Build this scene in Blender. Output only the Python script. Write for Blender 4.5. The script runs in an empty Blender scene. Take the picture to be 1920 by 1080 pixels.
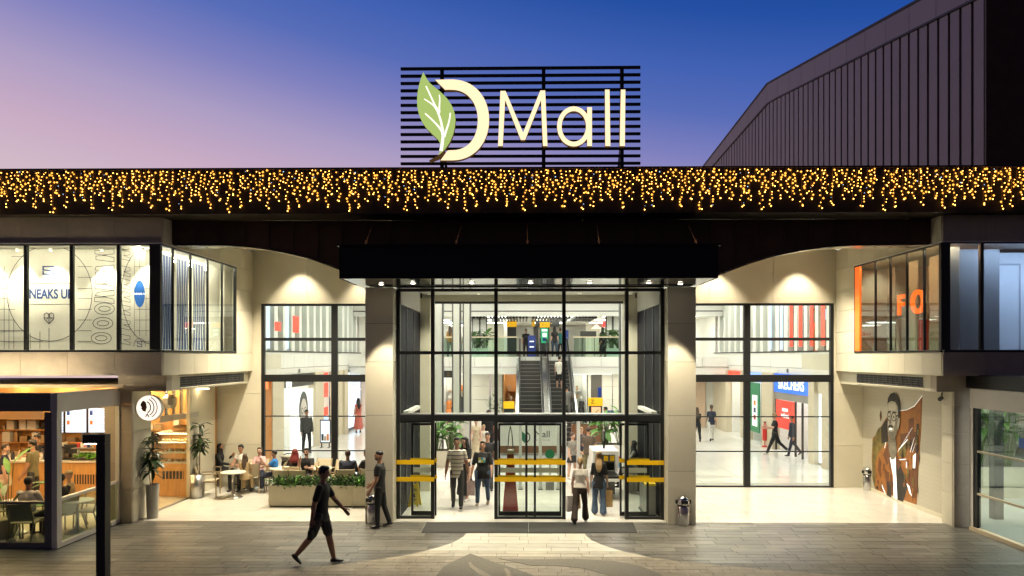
import bpy, bmesh, math, random
from mathutils import Vector, Matrix
from mathutils.bvhtree import BVHTree
random.seed(7)
R = math.radians
S = bpy.context.scene
COL = S.collection

# ---------------------------------------------------------------- camera, sky, sun, exposure
F, HZ, CAMH, YAW = 1350.0, 668.0, 4.2, R(0.8)
cd = bpy.data.cameras.new('camera'); cam = bpy.data.objects.new('camera', cd); COL.objects.link(cam)
cd.sensor_width = 36; cd.lens = 36 * F / 1920; cd.shift_y = (HZ - 540) / 1920
cd.clip_start = .1; cd.clip_end = 2000
cam.location = (0, 0, CAMH); cam.rotation_euler = (R(90), 0, YAW)
S.camera = cam
S.view_settings.view_transform = 'Standard'; S.view_settings.look = 'None'
S.view_settings.exposure = 1.2; S.view_settings.gamma = 1; S.view_settings.use_curve_mapping = False
S.render.engine = 'CYCLES'
cy = S.cycles
cy.use_denoising = True; cy.max_bounces = 6; cy.diffuse_bounces = 3; cy.glossy_bounces = 3
cy.transmission_bounces = 4; cy.transparent_max_bounces = 14; cy.caustics_reflective = False; cy.caustics_refractive = False
cy.sample_clamp_indirect = 4; cy.use_light_tree = True; cy.use_adaptive_sampling = True; cy.adaptive_threshold = 0.015

W = bpy.data.worlds.new('World'); S.world = W; W.use_nodes = True
nt = W.node_tree; nt.nodes.clear(); N = nt.nodes.new; L = nt.links.new
tc = N('ShaderNodeTexCoord'); sep = N('ShaderNodeSeparateXYZ'); L(tc.outputs['Generated'], sep.inputs[0])
mx = N('ShaderNodeMath'); mx.operation = 'MULTIPLY_ADD'; mx.inputs[1].default_value = .175
L(sep.outputs['X'], mx.inputs[0]); L(sep.outputs['Z'], mx.inputs[2])
rp = N('ShaderNodeValToRGB'); L(mx.outputs[0], rp.inputs[0])
def s2l(c): return tuple(((v / 255) / 12.92 if v / 255 <= .04045 else ((v / 255 + .055) / 1.055) ** 2.4) for v in c)
stops = [(0.0, (228, 198, 196)), (.12, (212, 187, 202)), (.175, (202, 173, 198)), (.235, (174, 159, 198)), (.295, (130, 131, 193)),
         (.35, (88, 110, 186)), (.40, (66, 98, 181)), (.46, (35, 80, 165)), (.51, (22, 71, 153)), (.60, (17, 58, 134)), (1.0, (10, 32, 84))]
el = rp.color_ramp.elements
el[0].position = 0; el[1].position = 1
for p, c in stops[1:-1]: el.new(p)
for e, (p, c) in zip(sorted(el, key=lambda q: q.position), stops): e.position = p; e.color = (*s2l(c), 1)
bg = N('ShaderNodeBackground'); L(rp.outputs[0], bg.inputs[0])
# the dome darkens away from the afterglow, behind the viewer
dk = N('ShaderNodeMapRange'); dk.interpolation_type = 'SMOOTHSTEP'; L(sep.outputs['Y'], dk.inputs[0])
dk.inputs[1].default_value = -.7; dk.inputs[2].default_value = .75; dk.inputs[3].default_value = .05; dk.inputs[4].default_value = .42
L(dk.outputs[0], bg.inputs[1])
sky = N('ShaderNodeTexSky'); sky.sky_type = 'NISHITA'; sky.sun_disc = False
sky.sun_elevation = R(-3); sky.sun_rotation = R(-70)
bg2 = N('ShaderNodeBackground'); L(sky.outputs[0], bg2.inputs[0]); bg2.inputs[1].default_value = .02
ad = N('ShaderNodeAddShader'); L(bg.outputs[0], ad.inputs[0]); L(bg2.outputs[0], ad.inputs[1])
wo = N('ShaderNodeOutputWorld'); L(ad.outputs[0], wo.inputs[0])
sl = bpy.data.lights.new('dusk_sun', 'SUN'); sl.energy = .02; sl.angle = R(12); sl.color = (1, .72, .66)
so = bpy.data.objects.new('dusk_sun', sl); COL.objects.link(so); so.rotation_euler = (R(80), 0, R(-70))

# ---------------------------------------------------------------- helpers
def P(px, py, Y):
    """photo pixel (1920 frame) on the plane at world depth Y"""
    dx, dz = (px - 960) / F, -(py - HZ) / F
    x = dx * math.cos(YAW) - math.sin(YAW); y = dx * math.sin(YAW) + math.cos(YAW)
    s = Y / y
    return Vector((x * s, Y, CAMH + dz * s))
def G(px, py, z=0):
    dx, dz = (px - 960) / F, -(py - HZ) / F
    s = (z - CAMH) / dz
    return Vector(((dx * math.cos(YAW) - math.sin(YAW)) * s, (dx * math.sin(YAW) + math.cos(YAW)) * s, z))
def PX(px, py, X):
    """photo pixel on the plane x = X"""
    dx, dz = (px - 960) / F, -(py - HZ) / F
    x = dx * math.cos(YAW) - math.sin(YAW); y = dx * math.sin(YAW) + math.cos(YAW)
    s = X / x
    return Vector((X, y * s, CAMH + dz * s))
def XW(px, Y): return P(px, HZ, Y).x
def ZW(py, Y, px=960): return P(px, py, Y).z
def YX(px, X): return PX(px, HZ, X).y

MATS = {}
def mat(name, col, rough=.5, metal=0, emit=0, ecol=None, var=0, vscale=6, bump=0, bscale=40, spec=.5, rnd=0, stretch=None, alpha=None, coat=0, nosample=False):
    if name in MATS: return MATS[name]
    m = bpy.data.materials.new(name); m.use_nodes = True; MATS[name] = m
    t = m.node_tree; b = t.nodes['Principled BSDF']
    b.inputs['Base Color'].default_value = (*col, 1); b.inputs['Roughness'].default_value = rough
    b.inputs['Metallic'].default_value = metal; b.inputs['Specular IOR Level'].default_value = spec
    if coat: b.inputs['Coat Weight'].default_value = coat
    if emit:
        b.inputs['Emission Color'].default_value = (*(ecol or col), 1); b.inputs['Emission Strength'].default_value = emit
    if nosample: m.cycles.emission_sampling = 'NONE'
    need = var or bump or rnd
    if need:
        tcn = t.nodes.new('ShaderNodeTexCoord'); vec = tcn.outputs['Object']
        if stretch:
            mp = t.nodes.new('ShaderNodeMapping'); mp.inputs['Scale'].default_value = stretch
            t.links.new(vec, mp.inputs[0]); vec = mp.outputs[0]
    if var or rnd:
        hsv = t.nodes.new('ShaderNodeHueSaturation'); hsv.inputs['Color'].default_value = (*col, 1)
        add = t.nodes.new('ShaderNodeMath'); add.operation = 'ADD'; add.inputs[0].default_value = 1; add.inputs[1].default_value = 0
        if var:
            nz = t.nodes.new('ShaderNodeTexNoise'); nz.inputs['Scale'].default_value = vscale; nz.inputs['Detail'].default_value = 6
            nz.inputs['Roughness'].default_value = .65
            t.links.new(vec, nz.inputs['Vector'])
            mr = t.nodes.new('ShaderNodeMapRange'); mr.inputs[1].default_value = .3; mr.inputs[2].default_value = .7
            mr.inputs[3].default_value = -var; mr.inputs[4].default_value = var
            t.links.new(nz.outputs[0], mr.inputs[0]); t.links.new(mr.outputs[0], add.inputs[0])
            add.inputs[1].default_value = 1
            last = add.outputs[0]
        else: last = add.outputs[0]
        if rnd:
            oi = t.nodes.new('ShaderNodeObjectInfo'); m2 = t.nodes.new('ShaderNodeMath'); m2.operation = 'MULTIPLY_ADD'
            m2.inputs[1].default_value = 2 * rnd; m2.inputs[2].default_value = -rnd
            t.links.new(oi.outputs['Random'], m2.inputs[0])
            a2 = t.nodes.new('ShaderNodeMath'); a2.operation = 'ADD'
            t.links.new(last, a2.inputs[0]); t.links.new(m2.outputs[0], a2.inputs[1]); last = a2.outputs[0]
        t.links.new(last, hsv.inputs['Value']); t.links.new(hsv.outputs[0], b.inputs['Base Color'])
    if bump:
        nb = t.nodes.new('ShaderNodeTexNoise'); nb.inputs['Scale'].default_value = bscale; nb.inputs['Detail'].default_value = 5
        t.links.new(vec, nb.inputs['Vector'])
        bp = t.nodes.new('ShaderNodeBump'); bp.inputs['Strength'].default_value = bump; bp.inputs['Distance'].default_value = .02
        t.links.new(nb.outputs[0], bp.inputs['Height']); t.links.new(bp.outputs[0], b.inputs['Normal'])
    return m
def glass(name, tint=(.93, .96, .94), refl=1.0, ior=1.45, rough=0.0):
    if name in MATS: return MATS[name]
    m = bpy.data.materials.new(name); m.use_nodes = True; MATS[name] = m
    t = m.node_tree; t.nodes.clear()
    o = t.nodes.new('ShaderNodeOutputMaterial'); mi = t.nodes.new('ShaderNodeMixShader')
    tr = t.nodes.new('ShaderNodeBsdfTransparent'); tr.inputs[0].default_value = (*tint, 1)
    gl = t.nodes.new('ShaderNodeBsdfGlossy'); gl.inputs['Roughness'].default_value = rough; gl.inputs[0].default_value = (.95, .97, 1, 1)
    lw_ = t.nodes.new('ShaderNodeLayerWeight'); lw_.inputs[0].default_value = .5      # facing: the same on both faces of a pane
    pw_ = t.nodes.new('ShaderNodeMath'); pw_.operation = 'POWER'; pw_.inputs[1].default_value = 5; t.links.new(lw_.outputs['Facing'], pw_.inputs[0])
    fr = t.nodes.new('ShaderNodeMath'); fr.operation = 'MULTIPLY_ADD'; fr.inputs[1].default_value = .96; fr.inputs[2].default_value = .04; t.links.new(pw_.outputs[0], fr.inputs[0])
    mu = t.nodes.new('ShaderNodeMath'); mu.operation = 'MULTIPLY'; mu.inputs[1].default_value = refl; mu.use_clamp = True
    t.links.new(fr.outputs[0], mu.inputs[0]); t.links.new(mu.outputs[0], mi.inputs[0])
    t.links.new(tr.outputs[0], mi.inputs[1]); t.links.new(gl.outputs[0], mi.inputs[2]); t.links.new(mi.outputs[0], o.inputs[0])
    return m

class MB:
    """collects shapes; build() links them as ONE mesh object"""
    def __init__(s): s.v = []; s.f = []; s.m = []; s.cm = 0; s.sm = []; s.smooth = False
    def add(s, vs, fs):
        o = len(s.v); s.v += [tuple(q) for q in vs]; s.f += [tuple(i + o for i in f) for f in fs]; s.m += [s.cm] * len(fs); s.sm += [s.smooth] * len(fs); return s
    def box(s, x0, x1, y0, y1, z0, z1, M=None):
        if x0 > x1: x0, x1 = x1, x0
        if y0 > y1: y0, y1 = y1, y0
        if z0 > z1: z0, z1 = z1, z0
        vs = [Vector(q) for q in ((x0, y0, z0), (x1, y0, z0), (x1, y1, z0), (x0, y1, z0), (x0, y0, z1), (x1, y0, z1), (x1, y1, z1), (x0, y1, z1))]
        if M is not None: vs = [M @ q for q in vs]
        return s.add(vs, [(0, 3, 2, 1), (4, 5, 6, 7), (0, 1, 5, 4), (1, 2, 6, 5), (2, 3, 7, 6), (3, 0, 4, 7)])
    def cbox(s, c, d, M=None):
        return s.box(c[0] - d[0] / 2, c[0] + d[0] / 2, c[1] - d[1] / 2, c[1] + d[1] / 2, c[2] - d[2] / 2, c[2] + d[2] / 2, M)
    def tube(s, p0, p1, r0, r1=None, n=8, caps=True):
        r1 = r0 if r1 is None else r1
        p0, p1 = Vector(p0), Vector(p1); d = (p1 - p0).normalized()
        a = d.orthogonal().normalized(); b = d.cross(a)
        vs = []
        for p, r in ((p0, r0), (p1, r1)):
            vs += [p + (a * math.cos(2 * math.pi * i / n) + b * math.sin(2 * math.pi * i / n)) * r for i in range(n)]
        fs = [(i, (i + 1) % n, n + (i + 1) % n, n + i) for i in range(n)]
        if caps: fs += [tuple(reversed(range(n))), tuple(range(n, 2 * n))]
        return s.add(vs, fs)
    def path(s, pts, r, n=6):
        for a, b in zip(pts, pts[1:]): s.tube(a, b, r, r, n)
        return s
    def lathe(s, prof, c=(0, 0, 0), n=20):
        vs = []; fs = []
        for r, z in prof: vs += [(c[0] + r * math.cos(2 * math.pi * i / n), c[1] + r * math.sin(2 * math.pi * i / n), c[2] + z) for i in range(n)]
        for k in range(len(prof) - 1):
            fs += [(k * n + i, k * n + (i + 1) % n, (k + 1) * n + (i + 1) % n, (k + 1) * n + i) for i in range(n)]
        fs += [tuple(reversed(range(n))), tuple(range((len(prof) - 1) * n, len(prof) * n))]
        return s.add(vs, fs)
    def prism(s, poly, ext, M=None):
        """poly: list of 3-D points (a flat outline), ext: extrusion vector"""
        n = len(poly); e = Vector(ext); a = [Vector(q) for q in poly]; b = [q + e for q in a]
        if M is not None: a = [M @ q for q in a]; b = [M @ q for q in b]
        return s.add(a + b, [tuple(reversed(range(n))), tuple(range(n, 2 * n))] + [(i, (i + 1) % n, n + (i + 1) % n, n + i) for i in range(n)])
    def ellip(s, c, r, n=10, m=7, M=None):
        vs = []; fs = []
        for j in range(1, m):
            th = math.pi * j / m
            vs += [Vector((c[0] + r[0] * math.sin(th) * math.cos(2 * math.pi * i / n), c[1] + r[1] * math.sin(th) * math.sin(2 * math.pi * i / n), c[2] + r[2] * math.cos(th))) for i in range(n)]
        for k in range(m - 2): fs += [(k * n + i, (k + 1) * n + i, (k + 1) * n + (i + 1) % n, k * n + (i + 1) % n) for i in range(n)]
        t = len(vs); vs += [Vector((c[0], c[1], c[2] + r[2])), Vector((c[0], c[1], c[2] - r[2]))]
        fs += [(t, i, (i + 1) % n) for i in range(n)] + [(t + 1, (m - 2) * n + (i + 1) % n, (m - 2) * n + i) for i in range(n)]
        if M is not None: vs = [M @ q for q in vs]
        return s.add(vs, fs)
    def mesh(s, name, mats, off=None):
        me = bpy.data.meshes.new(name)
        v = s.v if off is None else [(a - off[0], b - off[1], c - off[2]) for a, b, c in s.v]
        me.from_pydata(v, [], s.f)
        for q in (mats if isinstance(mats, (list, tuple)) else [mats]): me.materials.append(q)
        if any(s.m): me.polygons.foreach_set('material_index', s.m)
        if any(s.sm): me.polygons.foreach_set('use_smooth', s.sm)
        me.update(); return me
    def build(s, name, mats, parent=None, world=True):
        off = parent.location if (parent is not None and world) else None
        o = bpy.data.objects.new(name, s.mesh(name, mats, off)); COL.objects.link(o)
        if parent is not None: o.parent = parent
        return o
def tag(o, label=None, cat=None, group=None, kind=None):
    if label: o['label'] = label
    if cat: o['category'] = cat
    if group: o['group'] = group
    if kind: o['kind'] = kind
    return o
def thing(name, label, cat, loc=(0, 0, 0), rz=0, group=None, kind=None):
    o = bpy.data.objects.new(name, None); o.empty_display_size = .2; COL.objects.link(o)
    o.location = loc; o.rotation_euler = (0, 0, rz)
    return tag(o, label, cat, group, kind)
def link(name, me, parent=None, loc=(0, 0, 0), rot=(0, 0, 0), sc=(1, 1, 1)):
    o = bpy.data.objects.new(name, me); COL.objects.link(o); o.location = loc; o.rotation_euler = rot; o.scale = sc
    if parent is not None: o.parent = parent
    return o
def kids(o): return [c for c in bpy.data.objects if c.parent == o]
def copy_tree(o, parent=None, loc=None, rz=None, label=None):
    c = o.copy(); COL.objects.link(c); c.parent = parent
    if loc is not None: c.location = loc
    if rz is not None: c.rotation_euler = (0, 0, rz)
    if label: c['label'] = label
    for ch in list(o.children): copy_tree(ch, c)
    return c
def bx(name, m, parent, *a):
    return MB().box(*a).build(name, m, parent)
def text_mesh(s, size, depth=.004, bold=0):
    cu = bpy.data.curves.new('lettering', 'FONT'); cu.body = s; cu.size = size; cu.extrude = depth; cu.offset = bold
    cu.align_x = 'CENTER'; cu.align_y = 'CENTER'
    o = bpy.data.objects.new('lettering', cu); COL.objects.link(o)
    dg = bpy.context.evaluated_depsgraph_get(); me = bpy.data.meshes.new_from_object(o.evaluated_get(dg))
    bpy.data.objects.remove(o); return me
def lettering(s, size, m, parent, loc, rot=(R(90), 0, 0), depth=.004, name='lettering', sc=(1, 1, 1), bold=0):
    me = text_mesh(s, size, depth, bold); me.materials.clear(); me.materials.append(m)
    l = Vector(loc) - (parent.location if parent is not None else Vector())
    return link(name, me, parent, l, rot, sc)
ORD = 'first second third fourth fifth sixth seventh eighth ninth tenth eleventh twelfth thirteenth fourteenth fifteenth sixteenth seventeenth eighteenth nineteenth twentieth'.split() + ['twenty-' + q for q in 'first second third fourth fifth sixth seventh eighth ninth'.split()] + ['thirtieth']
def spot(name, loc, power, ang, col=(1, .87, .64), blend=.25, rot=(0, 0, 0), r=.04):
    d = bpy.data.lights.new(name, 'SPOT'); d.energy = power; d.spot_size = R(ang); d.spot_blend = blend; d.color = col; d.shadow_soft_size = r
    o = bpy.data.objects.new(name, d); COL.objects.link(o); o.location = loc; o.rotation_euler = rot; return o

# ---------------------------------------------------------------- materials
CREAM = mat('cream_cladding', (.66, .615, .485), .55, var=.05, vscale=1.2, bump=.12, bscale=30, rnd=.06)
STONE = mat('stone_cladding', (.43, .37, .29), .6, var=.10, vscale=2.5, bump=.35, bscale=14, rnd=.05)
JOINT = mat('joint_dark', (.05, .045, .04), .8)
BLACK = mat('black_metal', (.012, .013, .014), .38, spec=.4)
FASC = mat('black_fascia', (.028, .021, .014), .5, spec=.3, var=.2, vscale=2, rnd=.15)
CANOPY = mat('canopy_metal', (.006, .007, .010), .5, spec=.25)
BROWN = mat('brown_metal', (.080, .044, .027), .5, spec=.3, var=.15, vscale=2, rnd=.12)
SOFFIT = mat('mirror_soffit', (.34, .33, .30), .07, metal=.9)
CHROME = mat('chrome', (.62, .61, .6), .18, metal=1, var=.1, vscale=8)
STEEL = mat('brushed_steel', (.45, .44, .42), .33, metal=1)
ALU = mat('white_aluminium', (.72, .69, .62), .45, var=.04, vscale=3)
GREYALU = mat('grey_aluminium', (.14, .14, .14), .45)
WHITE = mat('white_plaster', (.78, .76, .70), .55, var=.03, vscale=1.5)
WHITE2 = mat('white_panel', (.80, .79, .74), .4, rnd=.02)
TILEF = mat('white_floor_tile', (.62, .60, .54), .22, var=.05, vscale=1.1, rnd=.04, bump=.02, bscale=3)
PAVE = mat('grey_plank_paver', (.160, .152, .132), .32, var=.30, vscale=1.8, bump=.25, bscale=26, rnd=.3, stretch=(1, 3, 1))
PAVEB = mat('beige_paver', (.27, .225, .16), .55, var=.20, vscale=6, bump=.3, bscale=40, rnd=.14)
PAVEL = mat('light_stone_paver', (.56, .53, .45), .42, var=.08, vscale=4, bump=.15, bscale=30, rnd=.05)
PEBB = mat('dark_pebble_stone', (.185, .165, .128), .7, var=.4, vscale=60, bump=.7, bscale=90)
MATT = mat('entrance_mat', (.042, .042, .038), .9, var=.25, vscale=90, bump=.5, bscale=200)
GLASS = glass('clear_glass'); GLASSG = glass('green_glass', (.80, .90, .85), 1.2); GLASSD = glass('dim_glass', (.74, .80, .77), 1.8)
YELLOW = mat('yellow_strip', (.86, .52, .005), .4)
NAVY = mat('navy_panel', (.004, .005, .009), .5, spec=.06, var=.1, vscale=2)
WOOD = mat('orange_wood', (.58, .30, .10), .4, var=.16, vscale=3, stretch=(6, 6, .6))
WOODD = mat('walnut_wood', (.22, .10, .045), .4, var=.2, vscale=4, stretch=(.5, 6, 6))
BULB = mat('warm_bulb', (1, .6, .2), .4, emit=9.0, ecol=(1, .47, .085))
BULBB = mat('blue_bulb', (.5, .7, 1), .4, emit=1.2, ecol=(.35, .6, 1))
WIRE = mat('light_wire', (.55, .33, .12), .6)
HALO = mat('bulb_halo', (1, .5, .1), .4, emit=.9, ecol=(1, .45, .06)); HALO.cycles.emission_sampling = 'NONE'  # glow around each bulb, imitated by a dim orange emissive shell
LEDW = mat('lamp_white', (1, .95, .85), .4, emit=9, ecol=(1, .9, .70))
LEDC = mat('lamp_cool', (1, 1, 1), .4, emit=5.2, ecol=(1, .965, .87))
LEDS = mat('lamp_strip', (1, .95, .85), .4, emit=34, ecol=(1, .90, .68))
RED = mat('red_paint', (.62, .03, .02), .45)
GREEN = mat('leaf_green', (.05, .13, .022), .45, var=.3, vscale=9, rnd=.35)
GREENB = mat('leaf_bright', (.12, .30, .05), .4, var=.3, vscale=9, rnd=.3)
GREEND = mat('leaf_dark', (.02, .055, .015), .4, var=.3, vscale=9, rnd=.4)
STEM = mat('plant_stem', (.16, .10, .05), .7)
POT = mat('pot_grey', (.38, .36, .31), .6, var=.06)
SOIL = mat('soil', (.05, .035, .02), .9)
BLUE = mat('sign_blue', (.015, .05, .30), .4); INK = mat('ink_dark', (.03, .035, .05), .5)
# ---------------------------------------------------------------- main planes (metres)
YF, YW, YB, YC, YG, YR = 16.9, 17.25, 17.75, 18.0, 18.5, 23.1
XL, XR = -8.69, 10.0          # wing returns beside the entrance recess
XCL, XPO = -9.8, 10.85        # ground-floor walls under the wings
ZS, ZT = 3.73, 7.56           # underside of the wings, underside of the roof fascia
YE = 18.2                     # where the grey paving meets the light floor

# ---------------------------------------------------------------- ground
def clip(poly, a, b, keep_left):
    """part of a 2-D polygon on one side of the line a->b"""
    out = []
    def side(p): return ((b[0] - a[0]) * (p[1] - a[1]) - (b[1] - a[1]) * (p[0] - a[0])) * (1 if keep_left else -1)
    for i, p in enumerate(poly):
        q = poly[(i + 1) % len(poly)]; sp, sq = side(p), side(q)
        if sp >= 0: out.append(p)
        if (sp > 0 and sq < 0) or (sp < 0 and sq > 0):
            t = sp / (sp - sq); out.append((p[0] + (q[0] - p[0]) * t, p[1] + (q[1] - p[1]) * t))
    return out
gr = MB().box(-150, 150, -60, YE, -.3, 0).build('pavement', mat('paving_bed', (.06, .055, .048), .9)); tag(gr, 'grey plank paving in front of the mall entrance', 'pavement', kind='structure')
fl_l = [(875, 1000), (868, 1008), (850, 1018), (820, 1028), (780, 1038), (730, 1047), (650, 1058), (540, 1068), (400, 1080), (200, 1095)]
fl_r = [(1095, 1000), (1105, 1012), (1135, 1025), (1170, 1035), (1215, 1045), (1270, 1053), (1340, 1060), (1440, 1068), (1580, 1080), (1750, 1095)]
def curve_x(pts):
    g = sorted([(G(*p).y, G(*p).x) for p in pts])
    def f(y):
        if y <= g[0][0]: return g[0][1]
        for (ya, xa), (yb, xb) in zip(g, g[1:]):
            if y <= yb: return xa + (xb - xa) * (y - ya) / (yb - ya)
        return g[-1][1]
    return f
fxl, fxr = curve_x(fl_l), curve_x(fl_r)
YM0, YM1 = G(990, 1001).y, G(990, 981).y       # doormat
pavers = []                                    # (distance, polygon, kind)
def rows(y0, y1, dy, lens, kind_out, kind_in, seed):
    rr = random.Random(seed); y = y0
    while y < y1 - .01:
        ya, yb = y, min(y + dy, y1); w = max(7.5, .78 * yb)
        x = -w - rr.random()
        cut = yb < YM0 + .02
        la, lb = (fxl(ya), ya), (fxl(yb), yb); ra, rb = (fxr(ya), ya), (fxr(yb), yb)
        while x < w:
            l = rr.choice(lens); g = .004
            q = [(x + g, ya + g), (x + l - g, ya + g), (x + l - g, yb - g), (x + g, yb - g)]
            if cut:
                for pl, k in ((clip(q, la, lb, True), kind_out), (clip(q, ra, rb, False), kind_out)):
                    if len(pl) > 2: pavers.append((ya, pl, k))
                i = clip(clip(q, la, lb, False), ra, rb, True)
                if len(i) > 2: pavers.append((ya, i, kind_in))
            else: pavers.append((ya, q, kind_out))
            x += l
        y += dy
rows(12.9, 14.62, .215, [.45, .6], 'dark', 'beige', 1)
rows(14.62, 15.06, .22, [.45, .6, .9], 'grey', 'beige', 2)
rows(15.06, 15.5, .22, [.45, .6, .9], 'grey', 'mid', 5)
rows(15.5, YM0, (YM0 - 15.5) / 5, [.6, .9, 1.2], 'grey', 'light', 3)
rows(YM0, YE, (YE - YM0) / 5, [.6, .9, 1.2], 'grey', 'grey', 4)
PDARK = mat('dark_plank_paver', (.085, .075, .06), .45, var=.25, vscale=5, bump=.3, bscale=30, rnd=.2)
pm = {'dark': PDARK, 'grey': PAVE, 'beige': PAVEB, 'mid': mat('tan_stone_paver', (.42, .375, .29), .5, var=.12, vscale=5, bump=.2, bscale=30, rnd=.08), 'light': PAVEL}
rest = {k: MB() for k in pm}
vis = [q for q in pavers if q[0] > 13.55]
def area(pl): return abs(sum(a[0] * b[1] - b[0] * a[1] for a, b in zip(pl, pl[1:] + pl[:1]))) / 2 / q_d(pl)
def q_d(pl): return (sum(p[1] for p in pl) / len(pl)) ** 3
vis.sort(key=lambda q: -area(q[1])); top = set(id(q) for q in vis[:300])
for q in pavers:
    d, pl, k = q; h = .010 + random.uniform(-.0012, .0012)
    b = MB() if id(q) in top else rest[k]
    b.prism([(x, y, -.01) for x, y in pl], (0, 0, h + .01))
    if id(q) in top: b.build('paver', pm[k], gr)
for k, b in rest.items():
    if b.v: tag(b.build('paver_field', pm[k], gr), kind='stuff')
dm = thing('door_mat', 'long dark ribbed mat laid in two lengths before the doors', 'mat', G(990, 990, .012))
for a, b in ((790, 990.5), (991.5, 1195)):
    p = [G(a, 1000), G(b, 1000), G(b + (-0 if b < 1000 else -8), 980.5), G(a + (10 if a < 800 else 0), 980.5)]
    MB().prism([(q.x, q.y, .011) for q in p], (0, 0, .008)).build('mat_length', MATT, dm)
orn = thing('paving_ornament', 'dark pebble leaf and curved band set into the paving', 'ornament', G(1000, 1060, .011))
def gp(name, m, pts, z=.0115, h=.004): return MB().prism([(G(*p).x, G(*p).y, z) for p in pts], (0, 0, h)).build(name, m, orn)
gp('leaf_shape', PEBB, [(882, 1039), (858, 1050), (832, 1063), (817, 1082), (812, 1105), (822, 1140), (1060, 1140), (1030, 1105), (1000, 1080), (962, 1066), (920, 1053)])
gp('curved_band', PEBB, [(935, 1048.5), (1000, 1050), (1080, 1049), (1150, 1053), (1200, 1062), (1240, 1078), (1262, 1105), (1270, 1140), (1180, 1140), (1170, 1105), (1140, 1080), (1095, 1067), (1050, 1062.5), (995, 1061.5)])
VEIN = mat('pale_vein_stone', (.24, .20, .14), .6, var=.2, vscale=20)
gp('vein', VEIN, [(882, 1055), (888, 1062), (905, 1072), (930, 1086), (925, 1090), (898, 1078), (882, 1066), (878, 1057)], .0157, .002)
gp('vein', VEIN, [(948, 1066), (956, 1072), (958, 1082), (950, 1090), (950, 1078), (944, 1068)], .0157, .002)

fl = MB().box(-30, 30, YE, 75, -.3, .0).build('floor', mat('floor_screed', (.40, .385, .34), .5)); tag(fl, 'light polished floor running from the recess into the mall', 'floor', kind='structure')
tl = MB().box(-.597, .597, -.297, .297, 0, .012).mesh('floor_tile', TILEF)
y = YE + .3
j = 0
while y < YR + .4:
    x = -11.4 + (.6 if j % 2 else 0)
    while x < 13: link('floor_tile', tl, fl, (x, y, 0)); x += 1.2
    y += .6; j += 1
HALLF = mat('hall_floor', (.74, .73, .69), .16, var=.04, vscale=.6)
hf = MB()
for i in range(-8, 10):
    for j in range(10): hf.box(i * 1.5 + .004, i * 1.5 + 1.496, YR + .75 + j * 2 + .004, YR + .75 + j * 2 + 1.996, 0, .012)
tag(hf.build('hall_tile_field', HALLF, fl), kind='stuff')

# ---------------------------------------------------------------- roof fascia over the whole front
fa = thing('roof_fascia', 'long black metal roof edge behind the icicle lights', 'roof edge', (0, YF, ZT))
x = -16.0
while x < 17:
    bx('fascia_panel', FASC, fa, x + .003, x + 1.247, YF, YF + .12, ZT, 8.60); x += 1.25
bx('coping', BLACK, fa, -16.2, 17.2, YF - .03, YF + .4, 8.603, 8.64)
bx('soffit', FASC, fa, -16.2, 17.2, YF + .123, YB + .4, ZT + .01, ZT + .06)
bx('roof_deck', FASC, fa, -16.2, 17.2, YF + .42, 30, 8.3, 8.45)

# brown arched band over the recess
band = thing('arched_brown_band', 'dark brown metal band with arched lower edge above the entrance', 'cladding', (0, YB, ZT))
cv = [(300, 458), (430, 458), (480, 462.5), (530, 471), (580, 483), (635, 503), (700, 530), (1280, 545), (1345, 515), (1400, 494), (1450, 478.5), (1500, 468), (1550, 461), (1600, 458), (1760, 456)]
cw = [(P(a, b, YB).x, P(a, b, YB).z) for a, b in cv]
def bz(x):
    for (xa, za), (xb, zb) in zip(cw, cw[1:]):
        if x <= xb: return za + (zb - za) * max(0, x - xa) / (xb - xa)
    return cw[-1][1]
x = XL + .002
while x < XR - .05:
    x2 = min(x + .605, XR - .002); n = 5
    pts = [(x + .004 + (x2 - x - .008) * i / n, YB, 0) for i in range(n + 1)]
    poly = [(a, YB, ZT) for a in (pts[0][0], pts[-1][0])] + [(a, YB, max(bz(a), 5.97)) for a, _, _ in reversed(pts)]
    MB().prism(poly, (0, .05, 0)).build('brown_panel', BROWN, band)
    bx('seam_rib', BROWN, band, x2 - .012, x2 + .008, YB - .022, YB - .002, max(bz(x2), 5.97) + .02, ZT) if x2 < XR - .1 else None
    x += .605
ARCHS = mat('arch_soffit', (.60, .55, .44), .25, metal=.5)
ts = MB(); te = MB()
xs = [XL + .05 + (XR - XL - .1) * i / 90 for i in range(91)]
for a, b in zip(xs, xs[1:]):
    za, zb = max(bz(a), 5.98), max(bz(b), 5.98)
    ts.add([(a, YB + .055, za), (b, YB + .055, zb), (b, YB + .75, zb), (a, YB + .75, za), (a, YB + .055, za + .03), (b, YB + .055, zb + .03), (b, YB + .75, zb + .03), (a, YB + .75, za + .03)],
           [(0, 3, 2, 1), (4, 5, 6, 7), (0, 1, 5, 4), (2, 3, 7, 6)])
    te.add([(a, YB - .02, za - .035), (b, YB - .02, zb - .035), (b, YB + .05, zb - .035), (a, YB + .05, za - .035), (a, YB - .02, za - .003), (b, YB - .02, zb - .003), (b, YB + .05, zb - .003), (a, YB + .05, za - .003)],
           [(0, 3, 2, 1), (4, 5, 6, 7), (0, 1, 5, 4), (2, 3, 7, 6)])
ts.build('arch_soffit', ARCHS, band); te.build('edge_trim', BLACK, band)

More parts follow.
